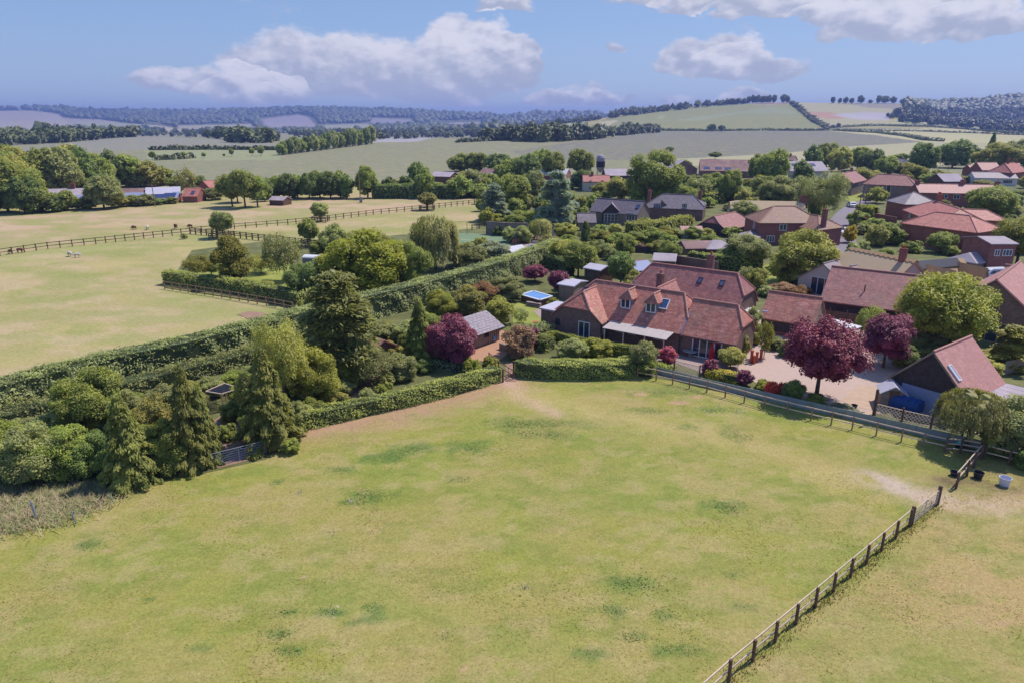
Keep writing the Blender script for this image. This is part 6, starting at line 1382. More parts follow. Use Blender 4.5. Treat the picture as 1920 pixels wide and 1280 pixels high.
T('plume', 1857, 470, 425, 14, 'dark', 'thin dark cypress near the white van')
T('round', 1766, 475, 436, 52, 'mid', 'round green bush against the long brick wall')
T('shrub', 1785, 480, 460, 34, 'mid', 'low bush beside the grey garage')
T('shrub', 1663, 458, 418, 66, 'mid', 'rounded green shrub beside the orange brick house')
T('shrub', 1622, 438, 414, 34, 'mid', 'domed bush right of the telegraph pole')
T('shrub', 1617, 425, 404, 32, 'russet', 'russet domed bush on the lane corner')
T('shrub', 1645, 378 + 4, 350, 40, 'yellow', 'yellow-green bush by the stone house')
T('shrub', 1690, 372, 352, 46, 'dull', 'pale garden shrub below the stone house')
T('shrub', 1650, 425, 412, 24, 'mid', 'small bush by the low brown roof')
T('shrub', 1770, 392, 375, 28, 'willow', 'leafless-looking shrub by the long terrace')
T('shrub', 1598, 478, 455, 26, 'dull', 'grey bush at the lane gate')
T('shrub', 1620, 475, 452, 24, 'dull', 'second grey bush at the lane gate')
T('shrub', 1712, 474, 452, 40, 'mid', 'hedge plants before the orange brick house door')
T('shrub', 1528, 503, 490, 40, 'mid', 'bush behind the pale-slated wing')
T('shrub', 1885, 578, 560, 40, 'mid', 'bush beside the right-hand brick house')
T('shrub', 1820, 535, 515, 24, 'mid', 'small bush near the white van')
# gardens fill the gaps between the houses: only where they would hide no building
VP = [(900, 360), (1000, 342), (1300, 336), (1560, 336), (1930, 335), (1930, 500), (1830, 500), (1700, 505), (1640, 505), (1440, 520), (1300, 500), (1060, 500), (900, 440)]; LN = [(1535, 505), (1660, 505), (1615, 455), (1602, 420), (1612, 400), (1648, 384), (1638, 366), (1580, 378), (1560, 400), (1530, 425), (1530, 460)]
rg = random.Random(5); placed = []; it = 0
while len(placed) < 125 and it < 6000:
    it += 1; px = rg.uniform(900, 1930); py = 336 + 170 * rg.random() ** 1.1; sc_ = (py - 225) / 200; w = rg.uniform(26, 46) * sc_ ** .7; hgt = w * rg.uniform(.55, 1.05); P1 = np.array([px]), np.array([py])
    if not inpoly(*P1, VP)[0] or inpoly(*P1, LN)[0]: continue
    if any(abs(px - a) < (w + b) * .27 and abs(py - c) < 9 for a, c, b in placed): continue
    bad = False
    for (c_, pts, fr, a0, a1, bc, hw) in BOXES:
        xs = [p[0] for p in pts]; ys = [p[1] for p in pts]; ox = min(px + w * .4, max(xs)) - max(px - w * .4, min(xs)); oy = min(py, max(ys)) - max(py - hgt, min(ys))
        wx_, wy_ = G(px, py); a, b = fr.inv(wx_, wy_); m = w * .4 * depth(wx_, wy_) / F
        if (a0 - m < a < a1 + m and abs(b - bc) < hw + m) or (ox > 0 and oy > hgt * .22 and py > max(ys) - 4 and ox > w * .25): bad = True; break
    if bad: continue
    placed.append((px, py, w)); l = rg.choice(['mid', 'mid', 'dull', 'olive', 'dark', 'mid', 'lime']); T('shrub' if hgt < w * .8 else 'full', px, py, py - hgt, w, l, alabel(px, py - hgt / 2, l, w, 'garden bush' if hgt < w * .8 else 'garden tree'), group='planting of the village gardens', res='f' if w < 40 else 'm')
# clump and belts round the far meadow
for a in [(432, 388, 326, 52, 'left-hand'), (456, 390, 318, 56, 'tallest, middle'), (480, 388, 330, 46, 'right-hand'), (443, 380, 335, 50, 'rearmost')]: T('oak', *a[:4], 'mid', a[4] + ' beech of the tight clump standing in the far meadow', group='beech clump in the far meadow', res='m')
for i, (x, w, t) in enumerate([(505, 40, 334), (522, 44, 330), (540, 44, 326), (556, 40, 328), (578, 44, 324), (598, 46, 320), (618, 46, 322), (637, 38, 320), (648, 34, 326)]):
    T('full', x, 373 - (i % 2) * 2, t, w, ['dark', 'mid'][i % 2], ['first', 'second', 'third', 'fourth', 'fifth', 'sixth', 'seventh', 'eighth', 'last'][i] + ' tree from the left in the dense dark row along the far meadow', group='dark tree row along the far meadow', name='tree')
T('plume', 688, 372, 311, 46, 'mid', 'pointed poplar-shaped tree behind the telegraph pole', name='tree')
for x, b, t, w, l in [(730, 362, 332, 30, 'dark'), (745, 362, 338, 28, 'olive'), (762, 362, 330, 34, 'dark'), (783, 360, 304, 44, 'dark'), (796, 372, 316, 38, 'mid'), (808, 366, 340, 30, 'mid'), (815, 358, 342, 40, 'olive'), (860, 372, 328, 50, 'mid'), (890, 365, 318, 44, 'dull'), (915, 362, 325, 50, 'mid'),
                       (862, 322, 288, 50, 'mid'), (895, 322, 286, 50, 'mid'), (935, 325, 288, 56, 'dark'), (950, 345, 300, 50, 'mid'), (875, 345, 322, 40, 'willow'), (970, 330, 296, 44, 'mid'), (900, 370, 345, 60, 'mid')]:
    T('full', x, b, t, w, l, alabel(x, (b + t) / 2, l, w, 'tree'), group='trees around the mauve barn', res='f')
# big wood on the left
WL = [(5, 398, 300, 90), (40, 400, 330, 70), (75, 398, 352, 60), (20, 380, 288, 90), (60, 372, 280, 80), (100, 370, 276, 90), (140, 365, 276, 70), (175, 360, 288, 70), (210, 352, 282, 60), (245, 350, 290, 60), (280, 350, 302, 60),
      (300, 348, 312, 50), (262, 350, 320, 60), (230, 345, 296, 60), (150, 350, 300, 80), (110, 350, 300, 90), (70, 350, 292, 90), (30, 350, 276, 80), (-10, 360, 280, 90), (190, 392, 330, 70), (192, 380, 322, 60), (120, 395, 358, 46),
      (100, 398, 365, 40), (160, 392, 368, 50), (225, 388, 368, 40), (250, 386, 366, 44), (270, 386, 364, 40), (290, 384, 372, 40), (320, 382, 370, 30), (55, 400, 350, 56), (-20, 400, 320, 80), (130, 330, 270, 50), (0, 330, 272, 70), (400, 375, 352, 40), (495, 378, 345, 30),
      (330, 352, 330, 40), (370, 350, 330, 34), (45, 385, 318, 80)]
for i, (x, b, t, w) in enumerate(WL):
    l = ['mid', 'dark', 'mid', 'olive', 'mid', 'dull', 'dark'][i % 7]; T('full', x, b, t, w, l, alabel(x, (b + t) / 2, l, w, 'tree of the farm wood'), group='farm wood at the far left', res='m' if w > 60 else 'f')
for i, x in enumerate(range(528, 700, 12)):
    b = 291 - (x - 528) * .125; T('full', x, b, b - 26 - (i % 3) * 3 - (3 if x > 600 else 0), 24, ['mid', 'dark', 'dull'][i % 3], OR[i] + ' tree from the left in the diagonal spinney beside the sage field', group='diagonal spinney trees', res='f')
for i, (x, b, t, w) in enumerate([(345, 298, 285, 11), (382, 297, 286, 9), (420, 295, 288, 6), (434, 294, 278, 10), (472, 293, 277, 11), (489, 293, 274, 14), (285, 300, 284, 14)]):
    T('round', x, b, t, w, 'mid', ['tiny lone tree, first right of the short field hedge', 'second lone tree right of the short field hedge', 'smallest lone tree of the small green field', 'lone tree in the middle of the small green field', 'fifth lone tree of the small green field', 'largest lone tree, last before the spinney', 'lone tree at the left end of the thin hedge'][i], group='lone trees of the small green field', res='f')
T('round', 1256, 289, 275, 17, 'dark', 'single dark tree in the middle of the grey-green field', res='f')
T('round', 1341, 299, 285, 26, 'dark', 'dark tree on the ridge of the rusty barn', res='f')
T('round', 1334, 248, 233, 19, 'dark', 'left of the two trees on the hill-foot hedge', res='f'); T('round', 1353, 248, 235, 15, 'dark', 'right of the two trees on the hill-foot hedge', res='f')
for i, (x, b, t, w) in enumerate(sorted([(1417, 193, 180, 12), (1428, 193, 181, 12), (1438, 193, 180, 12), (1404, 193, 181, 9), (1412, 193, 178, 11), (1422, 193, 178, 11), (1433, 193, 180, 10), (1443, 193, 178, 10), (1452, 193, 178, 10), (1470, 193, 177, 13), (1477, 193, 179, 9)])):
    T('full', x, b, t, w, 'far', f'{OR[i]} tree in the hilltop row left of the farm track, counted from the left', group='hilltop trees left of the farm track', res='f')
for i, (x, b, t, w) in enumerate([(1562, 194, 182, 9), (1575, 194, 184, 8), (1586, 194, 182, 10), (1597, 194, 184, 10), (1614, 194, 179, 15), (1632, 194, 187, 9), (1648, 194, 179, 10), (1660, 194, 180, 16), (1675, 194, 181, 14)]):
    T('full', x, b, t, w, 'far', f'{OR[i]} tree in the hilltop row right of the farm track, counted from the left', group='hilltop trees right of the farm track', res='f')
for i, (x, b, t, w) in enumerate([(1562, 241, 234, 8), (1572, 240, 231, 9), (1500, 206, 200, 7), (1494, 200, 193, 6)]): T('shrub', x, b, t, w, 'far', ['left bush of the pair at the foot of the farm track', 'right bush of the pair at the foot of the farm track', 'lower bush near the top of the farm track', 'upper bush near the top of the farm track'][i], group='bushes of the far farm track', res='f')

# ------------------------------------------------------------------ woods that read as one mass
CLEAR = [[(-60, 206), (60, 207), (112, 213), (145, 236), (60, 249), (-60, 250)], [(484, 221), (560, 213), (590, 220), (606, 243), (500, 245)], [(686, 220), (775, 221), (785, 236), (700, 238)], [(262, 230), (300, 232), (378, 251), (318, 252)], [(145, 226), (262, 233), (278, 248), (145, 245)],
         [(598, 233), (692, 230), (708, 248), (608, 249)], [(820, 227), (906, 225), (906, 238), (830, 240)], [(326, 234), (472, 231), (484, 246), (336, 250)]]
def wood(name, label_polys, count, size, hfac, leaf, res='t', seed=0, ymax=None, rows=None):
    rg = np.random.default_rng(seed + 5); base = [crown_arrays('full', 150, .22) if res == 't' else None for _ in range(3)]
    V = []; Q = []; k = 0
    for poly, n in label_polys:
        xs = [p[0] for p in poly]; ys = [p[1] for p in poly]; m = 0; it = 0
        while m < n and it < n * 8:
            it += 1; px = rg.uniform(min(xs), max(xs)); py = rg.uniform(min(ys), max(ys))
            if not inpoly(np.array([px]), np.array([py]), poly)[0] or (res == 'b' and any(inpoly(np.array([px]), np.array([py]), q)[0] for q in CLEAR)): continue
            x, y, z = GT(px, py)
            if y < 300: continue
            m += 1; s = size * rg.uniform(.7, 1.35) * (1 if res == 't' else max(1, y / 3200)); h = s * hfac * rg.uniform(.8, 1.25); a = rg.uniform(0, 6.28)
            if res == 't': bv, bq = base[it % 3]
            else: bv, bq = np.concatenate([ICOV * np.array((.5, .5, .55)) + (0, 0, .4)]) * rg.uniform(.85, 1.15, (12, 1)), np.concatenate([ICOF, ICOF[:, 2:3]], 1)
            ca, sa = math.cos(a), math.sin(a); v = np.stack([(bv[:, 0] * ca - bv[:, 1] * sa) * s + x, (bv[:, 0] * sa + bv[:, 1] * ca) * s + y, bv[:, 2] * h + z - .05 * h], 1)
            V.append(v); Q.append(bq + k); k += len(v)
    me = fix_mesh(name, np.concatenate(V), np.concatenate(Q), LF[leaf]); me.polygons.foreach_set('use_smooth', [True] * len(me.polygons)); o = bpy.data.objects.new(name, me); COL.objects.link(o); o['kind'] = 'stuff'; return o
wood('woodland', [([(-60, 268), (0, 266), (80, 262), (130, 252), (260, 246), (312, 250), (312, 256), (230, 258), (100, 270), (-60, 276)], 260),
                  ([(320, 250), (420, 248), (510, 248), (510, 262), (480, 268), (420, 262), (320, 257)], 130), ([(420, 262), (520, 258), (520, 270), (430, 268)], 70)], 0, 13, 1.0, 'far')
wood('woodland', [([(540, 252), (700, 248), (900, 245), (902, 258), (800, 260), (700, 262), (560, 262)], 330), ([(895, 262), (960, 262), (1090, 258), (1150, 250), (1235, 245), (1235, 249), (1160, 256), (1100, 264), (1010, 268), (900, 264)], 210),
                  ([(940, 240), (1000, 232), (1080, 226), (1125, 219), (1130, 224), (1090, 231), (1010, 236), (945, 244)], 110), ([(1130, 219), (1200, 211), (1300, 200), (1300, 203), (1210, 214), (1150, 223)], 90),
                  ([(1300, 200), (1400, 193), (1400, 194.5), (1300, 202)], 40)], 0, 13, 1.0, 'far', seed=2)
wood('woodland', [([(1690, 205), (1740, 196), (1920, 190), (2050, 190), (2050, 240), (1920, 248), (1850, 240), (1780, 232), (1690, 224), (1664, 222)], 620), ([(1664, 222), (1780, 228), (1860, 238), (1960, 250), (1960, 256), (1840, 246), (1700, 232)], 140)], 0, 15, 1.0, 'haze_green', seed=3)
HILLW = [([(-60, 205), (60, 203), (130, 206), (200, 212), (300, 211), (420, 210), (480, 209), (485, 226), (480, 237), (420, 237), (330, 239), (300, 236), (250, 232), (190, 224), (120, 221), (110, 214), (60, 208), (-60, 208)], 1400),
         ([(485, 209), (600, 206), (700, 208), (790, 212), (900, 216), (940, 222), (940, 240), (800, 248), (600, 248), (592, 238), (582, 222), (560, 216), (485, 224)], 1500),
         ([(-60, 236), (60, 246), (140, 238), (260, 236), (330, 248), (330, 252), (60, 262), (-60, 262)], 90), ([(330, 248), (480, 244), (940, 240), (940, 246), (600, 252), (330, 252)], 220),
         ([(940, 220), (1040, 213), (1130, 213), (1130, 222), (1000, 232), (940, 242)], 300), ([(40, 212), (110, 214), (130, 228), (60, 226)], 40), ([(1690, 188), (1800, 186), (1920, 181), (2050, 181), (2050, 200), (1700, 205)], 500)]
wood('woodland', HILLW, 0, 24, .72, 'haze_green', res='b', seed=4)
LF['haze_dark'] = foliage('leaves_dark_far_wood', (.018, .026, .018), sc=.004, trans=.1, var=.4)  # a darker green leaf for some parts of the far woods
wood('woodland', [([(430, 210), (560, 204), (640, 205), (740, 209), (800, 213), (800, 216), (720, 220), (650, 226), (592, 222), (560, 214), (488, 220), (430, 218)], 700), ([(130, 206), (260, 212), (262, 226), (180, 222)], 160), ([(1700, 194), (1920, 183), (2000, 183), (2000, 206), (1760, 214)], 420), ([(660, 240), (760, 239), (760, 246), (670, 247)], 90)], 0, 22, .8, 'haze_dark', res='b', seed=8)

# ------------------------------------------------------------------ grass that nobody could count
def blades(name, pts, n, h, w, c1, c2, lean=.35, region=None):
    """n upright blades: pts(n) -> x, y arrays"""
    x, y = pts(n); n = len(x); hh = h * NPR.uniform(.4, 1.3, n); a = NPR.uniform(0, 6.28, n); ww = w * NPR.uniform(.6, 1.3, n)
    dx = np.cos(a) * ww; dy = np.sin(a) * ww; lx = NPR.normal(0, lean, n) * hh; ly = NPR.normal(0, lean, n) * hh
    V = np.stack([np.stack([x - dx, y - dy, np.full(n, .03)], 1), np.stack([x + dx, y + dy, np.full(n, .03)], 1), np.stack([x + lx, y + ly, .03 + hh], 1)], 1).reshape(-1, 3)
    t = NPR.uniform(0, 1, n)[:, None]; C = np.repeat(np.array(c1)[None] * (1 - t) + np.array(c2)[None] * t, 3, 0)
    me = arr_mesh(name, V, np.arange(n * 3).reshape(-1, 3), blades_mat, C); o = bpy.data.objects.new(name, me); COL.objects.link(o); o['kind'] = 'stuff'; return o
PPOLY = [G(-60, 1010), G(215, 925), G(545, 830), G(940, 720), G(1200, 714), G(1500, 780), G(1780, 850), G(1960, 870), G(1990, 1300), G(-80, 1300)]
def paddock_pts(n):
    y = 16 + (64 - 16) * NPR.uniform(0, 1, n) ** 1.25; x = NPR.uniform(-.86, .86, n) * (y + 2); m = inpoly(x, y, PPOLY); return x[m], y[m]
blades('grass', paddock_pts, 90000, .05, .045, K(176, 168, 88), K(138, 144, 70), 1.8)
blades('grass', paddock_pts, 50000, .05, .045, K(200, 178, 124), K(176, 154, 100), 1.8)
def patch_pts(n):
    X = []; Y = []; tot = sum(a * b for _, a, b in PATCHES)
    for (gx, gy), a, b in PATCHES:
        k = int(n * a * b / tot); r = NPR.normal(0, .48, (k, 2)); X.append(gx + r[:, 0] * a); Y.append(gy + r[:, 1] * b)
    return np.concatenate(X), np.concatenate(Y)
blades('grass', patch_pts, 8000, .08, .045, K(104, 134, 66), K(126, 150, 78), 1.2)
LG = [G(-80, 1010), G(0, 1005), G(140, 975), G(214, 935), G(212, 905), G(110, 885), G(-80, 870)]
def long_pts(n):
    x = NPR.uniform(-50, -18, n * 2); y = NPR.uniform(30, 56, n * 2); m = inpoly(x + NPR.normal(0, .7, n * 2), y + NPR.normal(0, .5, n * 2), LG); return x[m], y[m]
def straw_pts(n):
    x, y = long_pts(n * 2); m = (y + NPR.normal(0, 1.2, len(x))) < 41.5 + (x + 30) * .3; return x[m], y[m]
blades('long_grass', long_pts, 70000, .38, .035, K(196, 200, 134), K(150, 176, 108), .9)
blades('long_grass', straw_pts, 30000, .5, .025, K(232, 204, 184), K(216, 196, 150), .8)
def strip_pts(n):
    t = NPR.uniform(0, 1, n); a = FENCE_NEAR[1]; b = FENCE_NEAR[3]; x = a[0] + (b[0] - a[0]) * t; y = a[1] + (b[1] - a[1]) * t; o = NPR.normal(0, .25, n); return x + o * .6, y - o * .8
blades('grass', strip_pts, 3500, .16, .03, K(180, 172, 96), K(150, 150, 80))
def daisy_pts(n):
    X = []; Y = []
    for px, py, r in [(621, 1000, .5), (658, 940, .3), (1385, 772, 1.2), (1360, 765, 1.2), (1330, 770, 1.0), (1180, 735, 1.2), (985, 1100, .3), (625, 1148, .5), (835, 1190, .5), (560, 925, .3)]:
        g = G(px, py); k = n // 10; r_ = NPR.normal(0, .5, (k, 2)); X.append(g[0] + r_[:, 0] * r); Y.append(g[1] + r_[:, 1] * r)
    return np.concatenate(X), np.concatenate(Y)
blades('wildflowers', daisy_pts, 420, .14, .035, K(235, 235, 215), K(215, 215, 190))

# ------------------------------------------------------------------ fences, gates, rails
def gp(*q): return [G(*p) for p in q]
post_rail('post_and_rail_fence', FENCE_NEAR[:3], 'two-rail timber fence running up the right foreground to the pale gate', 1.95, 1.3, (.62, 1.2), 'fence_dark', .12, (.045, .09), rail_mat='rail_pale', jitter=.012)
post_rail('post_and_rail_fence', gp((1195, 708), (1230, 714), (1325, 736), (1432, 766), (1520, 788), (1597, 806), (1689, 829), (1771, 848)), 'low two-rail fence along the grey-green board edging below the gardens', 1.75, 1.2, (.55, 1.12), 'fence_wood', .10, (.045, .08), rail_mat='rail_pale', jitter=.012)
post_rail('post_and_rail_fence', gp((1771, 848), (1800, 850), (1836, 856)), 'short rail fence under the weeping pear', 1.6, 1.2, (.35, .75, 1.12), 'fence_dark', .11, (.045, .09), rail_mat='rail_pale', jitter=.015)
post_rail('post_and_rail_fence', gp((1792, 916), (1812, 893), (1838, 862)), 'short fence length from the paddock corner to the dark gate post', 1.7, 1.3, (.6, 1.2), 'fence_dark', .14, (.05, .10), rail_mat='rail_pale', jitter=.02)
post_rail('post_and_rail_fence', gp((1845, 860), (1890, 872), (1960, 888)), 'rail fence under the trees at the right edge', 2.2, 1.2, (.55, 1.1), 'fence_dark', .11, (.045, .09), rail_mat='rail_pale', jitter=.02)
bw = empty('board_edging', (*G(1222, 700), 0), 'grey-green boarded edging between the gardens and the paddock', 'fence')
LB = gp((1212, 697), (1316, 724), (1434, 750), (1552, 777), (1600, 788), (1776, 829), (1860, 849)); 
for i in range(len(LB) - 1):
    a = Vector((*LB[i], 0)); b = Vector((*LB[i + 1], 0)); L = (b - a).length; k = max(1, round(L / 2.4))
    for j in range(k):
        p = a.lerp(b, j / k); q = a.lerp(b, (j + .985) / k)
        for r in range(3): mb = MB(); mb.beam((p.x, p.y, .17 + r * .265), (q.x, q.y, .17 + r * .265), .04, .255); part('board', mb, MT['gravel_board'], bw)
        mb = MB(); mb.box((p.x, p.y, .42), (.1, .1, .86)); part('post', mb, MT['gravel_board'], bw)
def trellis(name, pts, label, z0, z1, post_h, step=.22, mat='rail_pale', single=False):
    P = [Vector((*p, 0)) for p in pts]; e = empty(name, (P[0].x, P[0].y, 0), label, 'trellis')
    for p in P: mb = MB(); mb.box((p.x, p.y, post_h / 2), (.12, .12, post_h)); part('post', mb, MT['fence_dark'], e)
    for a, b in zip(P[:-1], P[1:]):
        for z in (z0, z1): mb = MB(); mb.beam((a.x, a.y, z), (b.x, b.y, z), .05, .07); part('rail', mb, MT[mat], e)
        L = (b - a).length; d = (b - a).normalized(); hh = z1 - z0; nrm = Vector((-d.y, d.x, 0)); n = int((L + hh) / step)
        for i in range(n):
            for sg in (1, -1):
                s0 = i * step - (hh if sg > 0 else 0); s1 = s0 + hh * sg if sg > 0 else s0 - hh
                A = (s0, z0); B = (s0 + sg * hh, z1)
                if sg < 0: A = (i * step, z0); B = (i * step - hh, z1)
                def clip(A, B):
                    (x0, y0), (x1, y1) = A, B
                    if x0 > x1: x0, y0, x1, y1 = x1, y1, x0, y0
                    if x1 <= 0 or x0 >= L: return None
                    if x0 < 0: y0 += (y1 - y0) * (0 - x0) / (x1 - x0); x0 = 0
                    if x1 > L: y1 = y0 + (y1 - y0) * (L - x0) / (x1 - x0); x1 = L
                    return (x0, y0), (x1, y1)
                c_ = clip(A, B)
                if not c_ or abs(c_[1][0] - c_[0][0]) < .05: continue
                p = a + d * c_[0][0] + nrm * .016 * sg; q = a + d * c_[1][0] + nrm * .016 * sg; mb = MB(); mb.beam((p.x, p.y, c_[0][1]), (q.x, q.y, c_[1][1]), .02, .035); part('slat', mb, MT[mat], e)
    return e
trellis('trellis_fence', gp((1637, 793), (1687, 806), (1741, 819), (1800, 833)), 'diamond trellis fence in front of the garden shed and blue tank', .9, 1.75, 2.0, .30)
mb = MB(); p = G(1635, 792); mb.box((*p, 1.5), (.16, .16, 3.0)); props(part('gate_post', mb, MT['fence_dark']), 'tall dark post at the left end of the diamond trellis', 'post')

trellis('trellis_screen', gp((1263, 704), (1310, 716)), 'small trellis screen in front of the terrace', .55, 1.6, 1.75, .26)
def gate(name, p, q, label, h=1.15, mat='galv', bars=7, posts='fence_dark', brace=True):
    a = Vector((*p, 0)); b = Vector((*q, 0)); e = empty(name, (a.x, a.y, 0), label, 'gate'); r = .022; d = (b - a); 
    zs = [.15 + (h - .15) * (i / (bars - 1)) ** 1.15 for i in range(bars)]
    for z in zs: mb = MB(); mb.tube((a.x, a.y, z), (b.x, b.y, z), r, n=6); part('bar', mb, MT[mat], e)
    for t in (0, .5, 1): c = a + d * t; mb = MB(); mb.tube((c.x, c.y, .13), (c.x, c.y, h + .02), r * 1.2, n=6); part('upright', mb, MT[mat], e)
    if brace:
        for t0, t1 in ((0, .5), (1, .5)): c = a + d * t0; f = a + d * t1; mb = MB(); mb.tube((c.x, c.y, .15), (f.x, f.y, h), r, n=6); part('brace', mb, MT[mat], e)
    u = d.normalized() * .14
    for c in (a - u, b + u): mb = MB(); mb.box((c.x, c.y, .7), (.17, .17, 1.4)); part('post', mb, MT[posts], e)
    return e
gate('field_gate', G(401, 877), G(497, 852), 'seven-bar galvanised field gate between the conifers')
gate('field_gate', G(1709, 984), G(1755, 947), 'pale field gate at the top of the foreground fence', mat='rail_pale', bars=6)
gate('garden_gate', G(944, 716), G(962, 702), 'small dark garden gate between the two clipped hedges', h=1.1, mat='fence_dark', bars=3, brace=False)
e = empty('hand_rail', (*G(915, 672), 0), 'dark hand rail of the steps above the garden gate', 'railing'); P = gp((917, 678), (935, 695), (962, 712)); 
for a, b in zip(P[:-1], P[1:]):
    for z in (.5, 1.0): mb = MB(); mb.beam((*a, z), (*b, z), .05, .07); part('rail', mb, MT['fence_dark'], e)
for p in P: mb = MB(); mb.box((*p, .52), (.1, .1, 1.05)); part('post', mb, MT['fence_dark'], e)
e = empty('wire_fence', (*G(273, 896), 0), 'short brown post with wire between two conifers', 'fence'); p = G(273, 896); q = G(335, 886); mb = MB(); mb.box((*p, .65), (.13, .13, 1.35)); part('post', mb, MT['fence_wood'], e)
for z in (.6, 1.0): mb = MB(); mb.tube((*p, z), (*q, z), .012, n=4); part('wire', mb, MT['galv'], e)
for px, py, h, r, lab in ((70, 975, 1.35, .07, 'thick pale blue-grey stake in the long grass'), (143, 982, .95, .04, 'thin pale stake right of the thick one'), (213, 943, .75, .03, 'small grey stake at the end of the long grass')):
    p = G(px, py); mb = MB(); mb.tube((*p, 0), (p[0] - .12, p[1], h), r, n=8); props(part('stake', mb, MT['galv']), lab, 'stake')
F1 = gp((-60, 488), (0, 480), (90, 467), (180, 458), (270, 448), (357, 439))
post_rail('meadow_fence', F1, 'brown post and rail fence crossing the meadow from the left edge', 2.0, 1.35, (.6, 1.2), 'fence_dark', .16, (.05, .12))
post_rail('meadow_fence', gp((357, 439), (440, 446), (520, 455), (590, 463), (640, 472)), 'heavy dark rail fence running behind the birch', 1.7, 1.4, (.55, .9, 1.25), 'fence_dark', .2, (.06, .14))
post_rail('meadow_fence', gp((357, 438), (440, 430), (540, 422), (600, 416), (700, 403), (800, 393), (900, 382)), 'long thin rail fence dividing the two far meadows', 2.3, 1.35, (.6, 1.2), 'fence_dark', .17, (.05, .11))
for px, py, lab in ((416, 447, 'rail guard round the single meadow tree'), (600, 416, 'rail guard round the second round tree'), (579, 465, 'rail guard beside the willow bush'), (801, 395, 'rail guard under the pale bushy tree')):
    x, y = G(px, py); s = 1.9; post_rail('tree_guard', [(x - s, y - s), (x + s, y - s), (x + s, y + s), (x - s, y + s), (x - s, y - s)], lab, 1.9, 1.3, (.5, .85, 1.2), 'fence_dark', .15, (.05, .12), cat='tree guard')
post_rail('meadow_fence', gp((309, 542), (400, 556), (500, 573), (550, 583)), 'rail fence along the foot of the jutting clipped hedge', 1.8, 1.2, (.55, 1.1), 'fence_wood', .12, (.05, .09), rail_mat='fence_wood')
post_rail('meadow_fence', gp((885, 432), (912, 428)), 'short gate and rail beside the stone wall', 2.5, 1.3, (.5, .9, 1.2), 'fence_dark', .16, (.05, .12))
# walls and the tennis court
def wallp(name, pts, z0, z1, th, mat, label, cat='wall'):
    P = [Vector((*p, 0)) for p in pts]; mb = MB()
    for a, b in zip(P[:-1], P[1:]): mb.beam((a.x, a.y, (z0 + z1) / 2), (b.x, b.y, (z0 + z1) / 2), th, z1 - z0)
    return props(part(name, mb, MT[mat]), label, cat)
wallp('garden_wall', gp((912, 440), (950, 443), (990, 444)), 0, 2.9, .35, 'stone', 'tall stone wall at the back of the tennis court')
wallp('garden_wall', gp((962, 460), (985, 455), (1003, 455)), 0, 1.2, .3, 'brick_orange', 'low brick wall between the tennis court and the pool garden')
wallp('garden_wall', gp((1628, 410), (1680, 420)), 0, 1.6, .3, 'brick_red', 'brick garden wall behind the lane hedge')
wallp('garden_wall', gp((938, 655), (962, 665), (985, 662)), 0, .8, .3, 'grey_wood', 'sleeper wall beside the summer house deck')
wallp('garden_wall', gp((1268, 500), (1330, 510), (1345, 512)), 0, 1.9, .3, 'brick_brown', 'old brick wall in shade behind the rear house')
wallp('garden_wall', gp((1490, 655), (1560, 668), (1610, 660)), 0, .9, .3, 'brick_red', 'low brick wall behind the maroon maple')
wallp('garden_wall', gp((1140, 470), (1200, 475), (1260, 475)), 0, 1.3, .15, 'dark_wood', 'dark boarded fence in front of the navy car', 'fence')
wallp('garden_wall', gp((1880, 704), (1940, 690)), 0, 1.5, .08, 'grey_wood', 'weathered boarded fence at the right edge', 'fence')
wallp('garden_wall', gp((978, 430), (992, 447)), 0, 2.4, .06, 'gravel_board', 'grey-green wind screen at the court corner', 'screen')
e = empty('court_fence', (*G(850, 470), 0), 'tall green wire fence posts around the tennis court', 'fence'); CP = gp((760, 480), (858, 482), (948, 488), (975, 455), (985, 446), (912, 441), (840, 440))
for a, b in zip(CP[:-1], CP[1:]):
    a = Vector((*a, 0)); b = Vector((*b, 0)); k = max(1, round((b - a).length / 4))
    for j in range(k): p = a.lerp(b, j / k); mb = MB(); mb.tube((p.x, p.y, 0), (p.x, p.y, 2.75), .05, n=6); part('post', mb, MT['dark_metal'], e)
    for z in (2.75,): mb = MB(); mb.tube((a.x, a.y, z), (b.x, b.y, z), .03, n=5); part('rail', mb, MT['dark_metal'], e)
mb = MB()
for a, b in (((830, 446), (975, 462)), ((800, 468), (950, 478)), ((860, 442), (838, 474)), ((905, 445), (905, 478))):
    a = G(*a); b = G(*b); d = Vector((b[0] - a[0], b[1] - a[1])).normalized() * .07; mb.add([(a[0] - d.y, a[1] + d.x, .1), (a[0] + d.y, a[1] - d.x, .1), (b[0] + d.y, b[1] - d.x, .1), (b[0] - d.y, b[1] + d.x, .1)], [(0, 1, 2, 3)])
o = part('court_lines', mb, MT['white']); o['kind'] = 'structure'
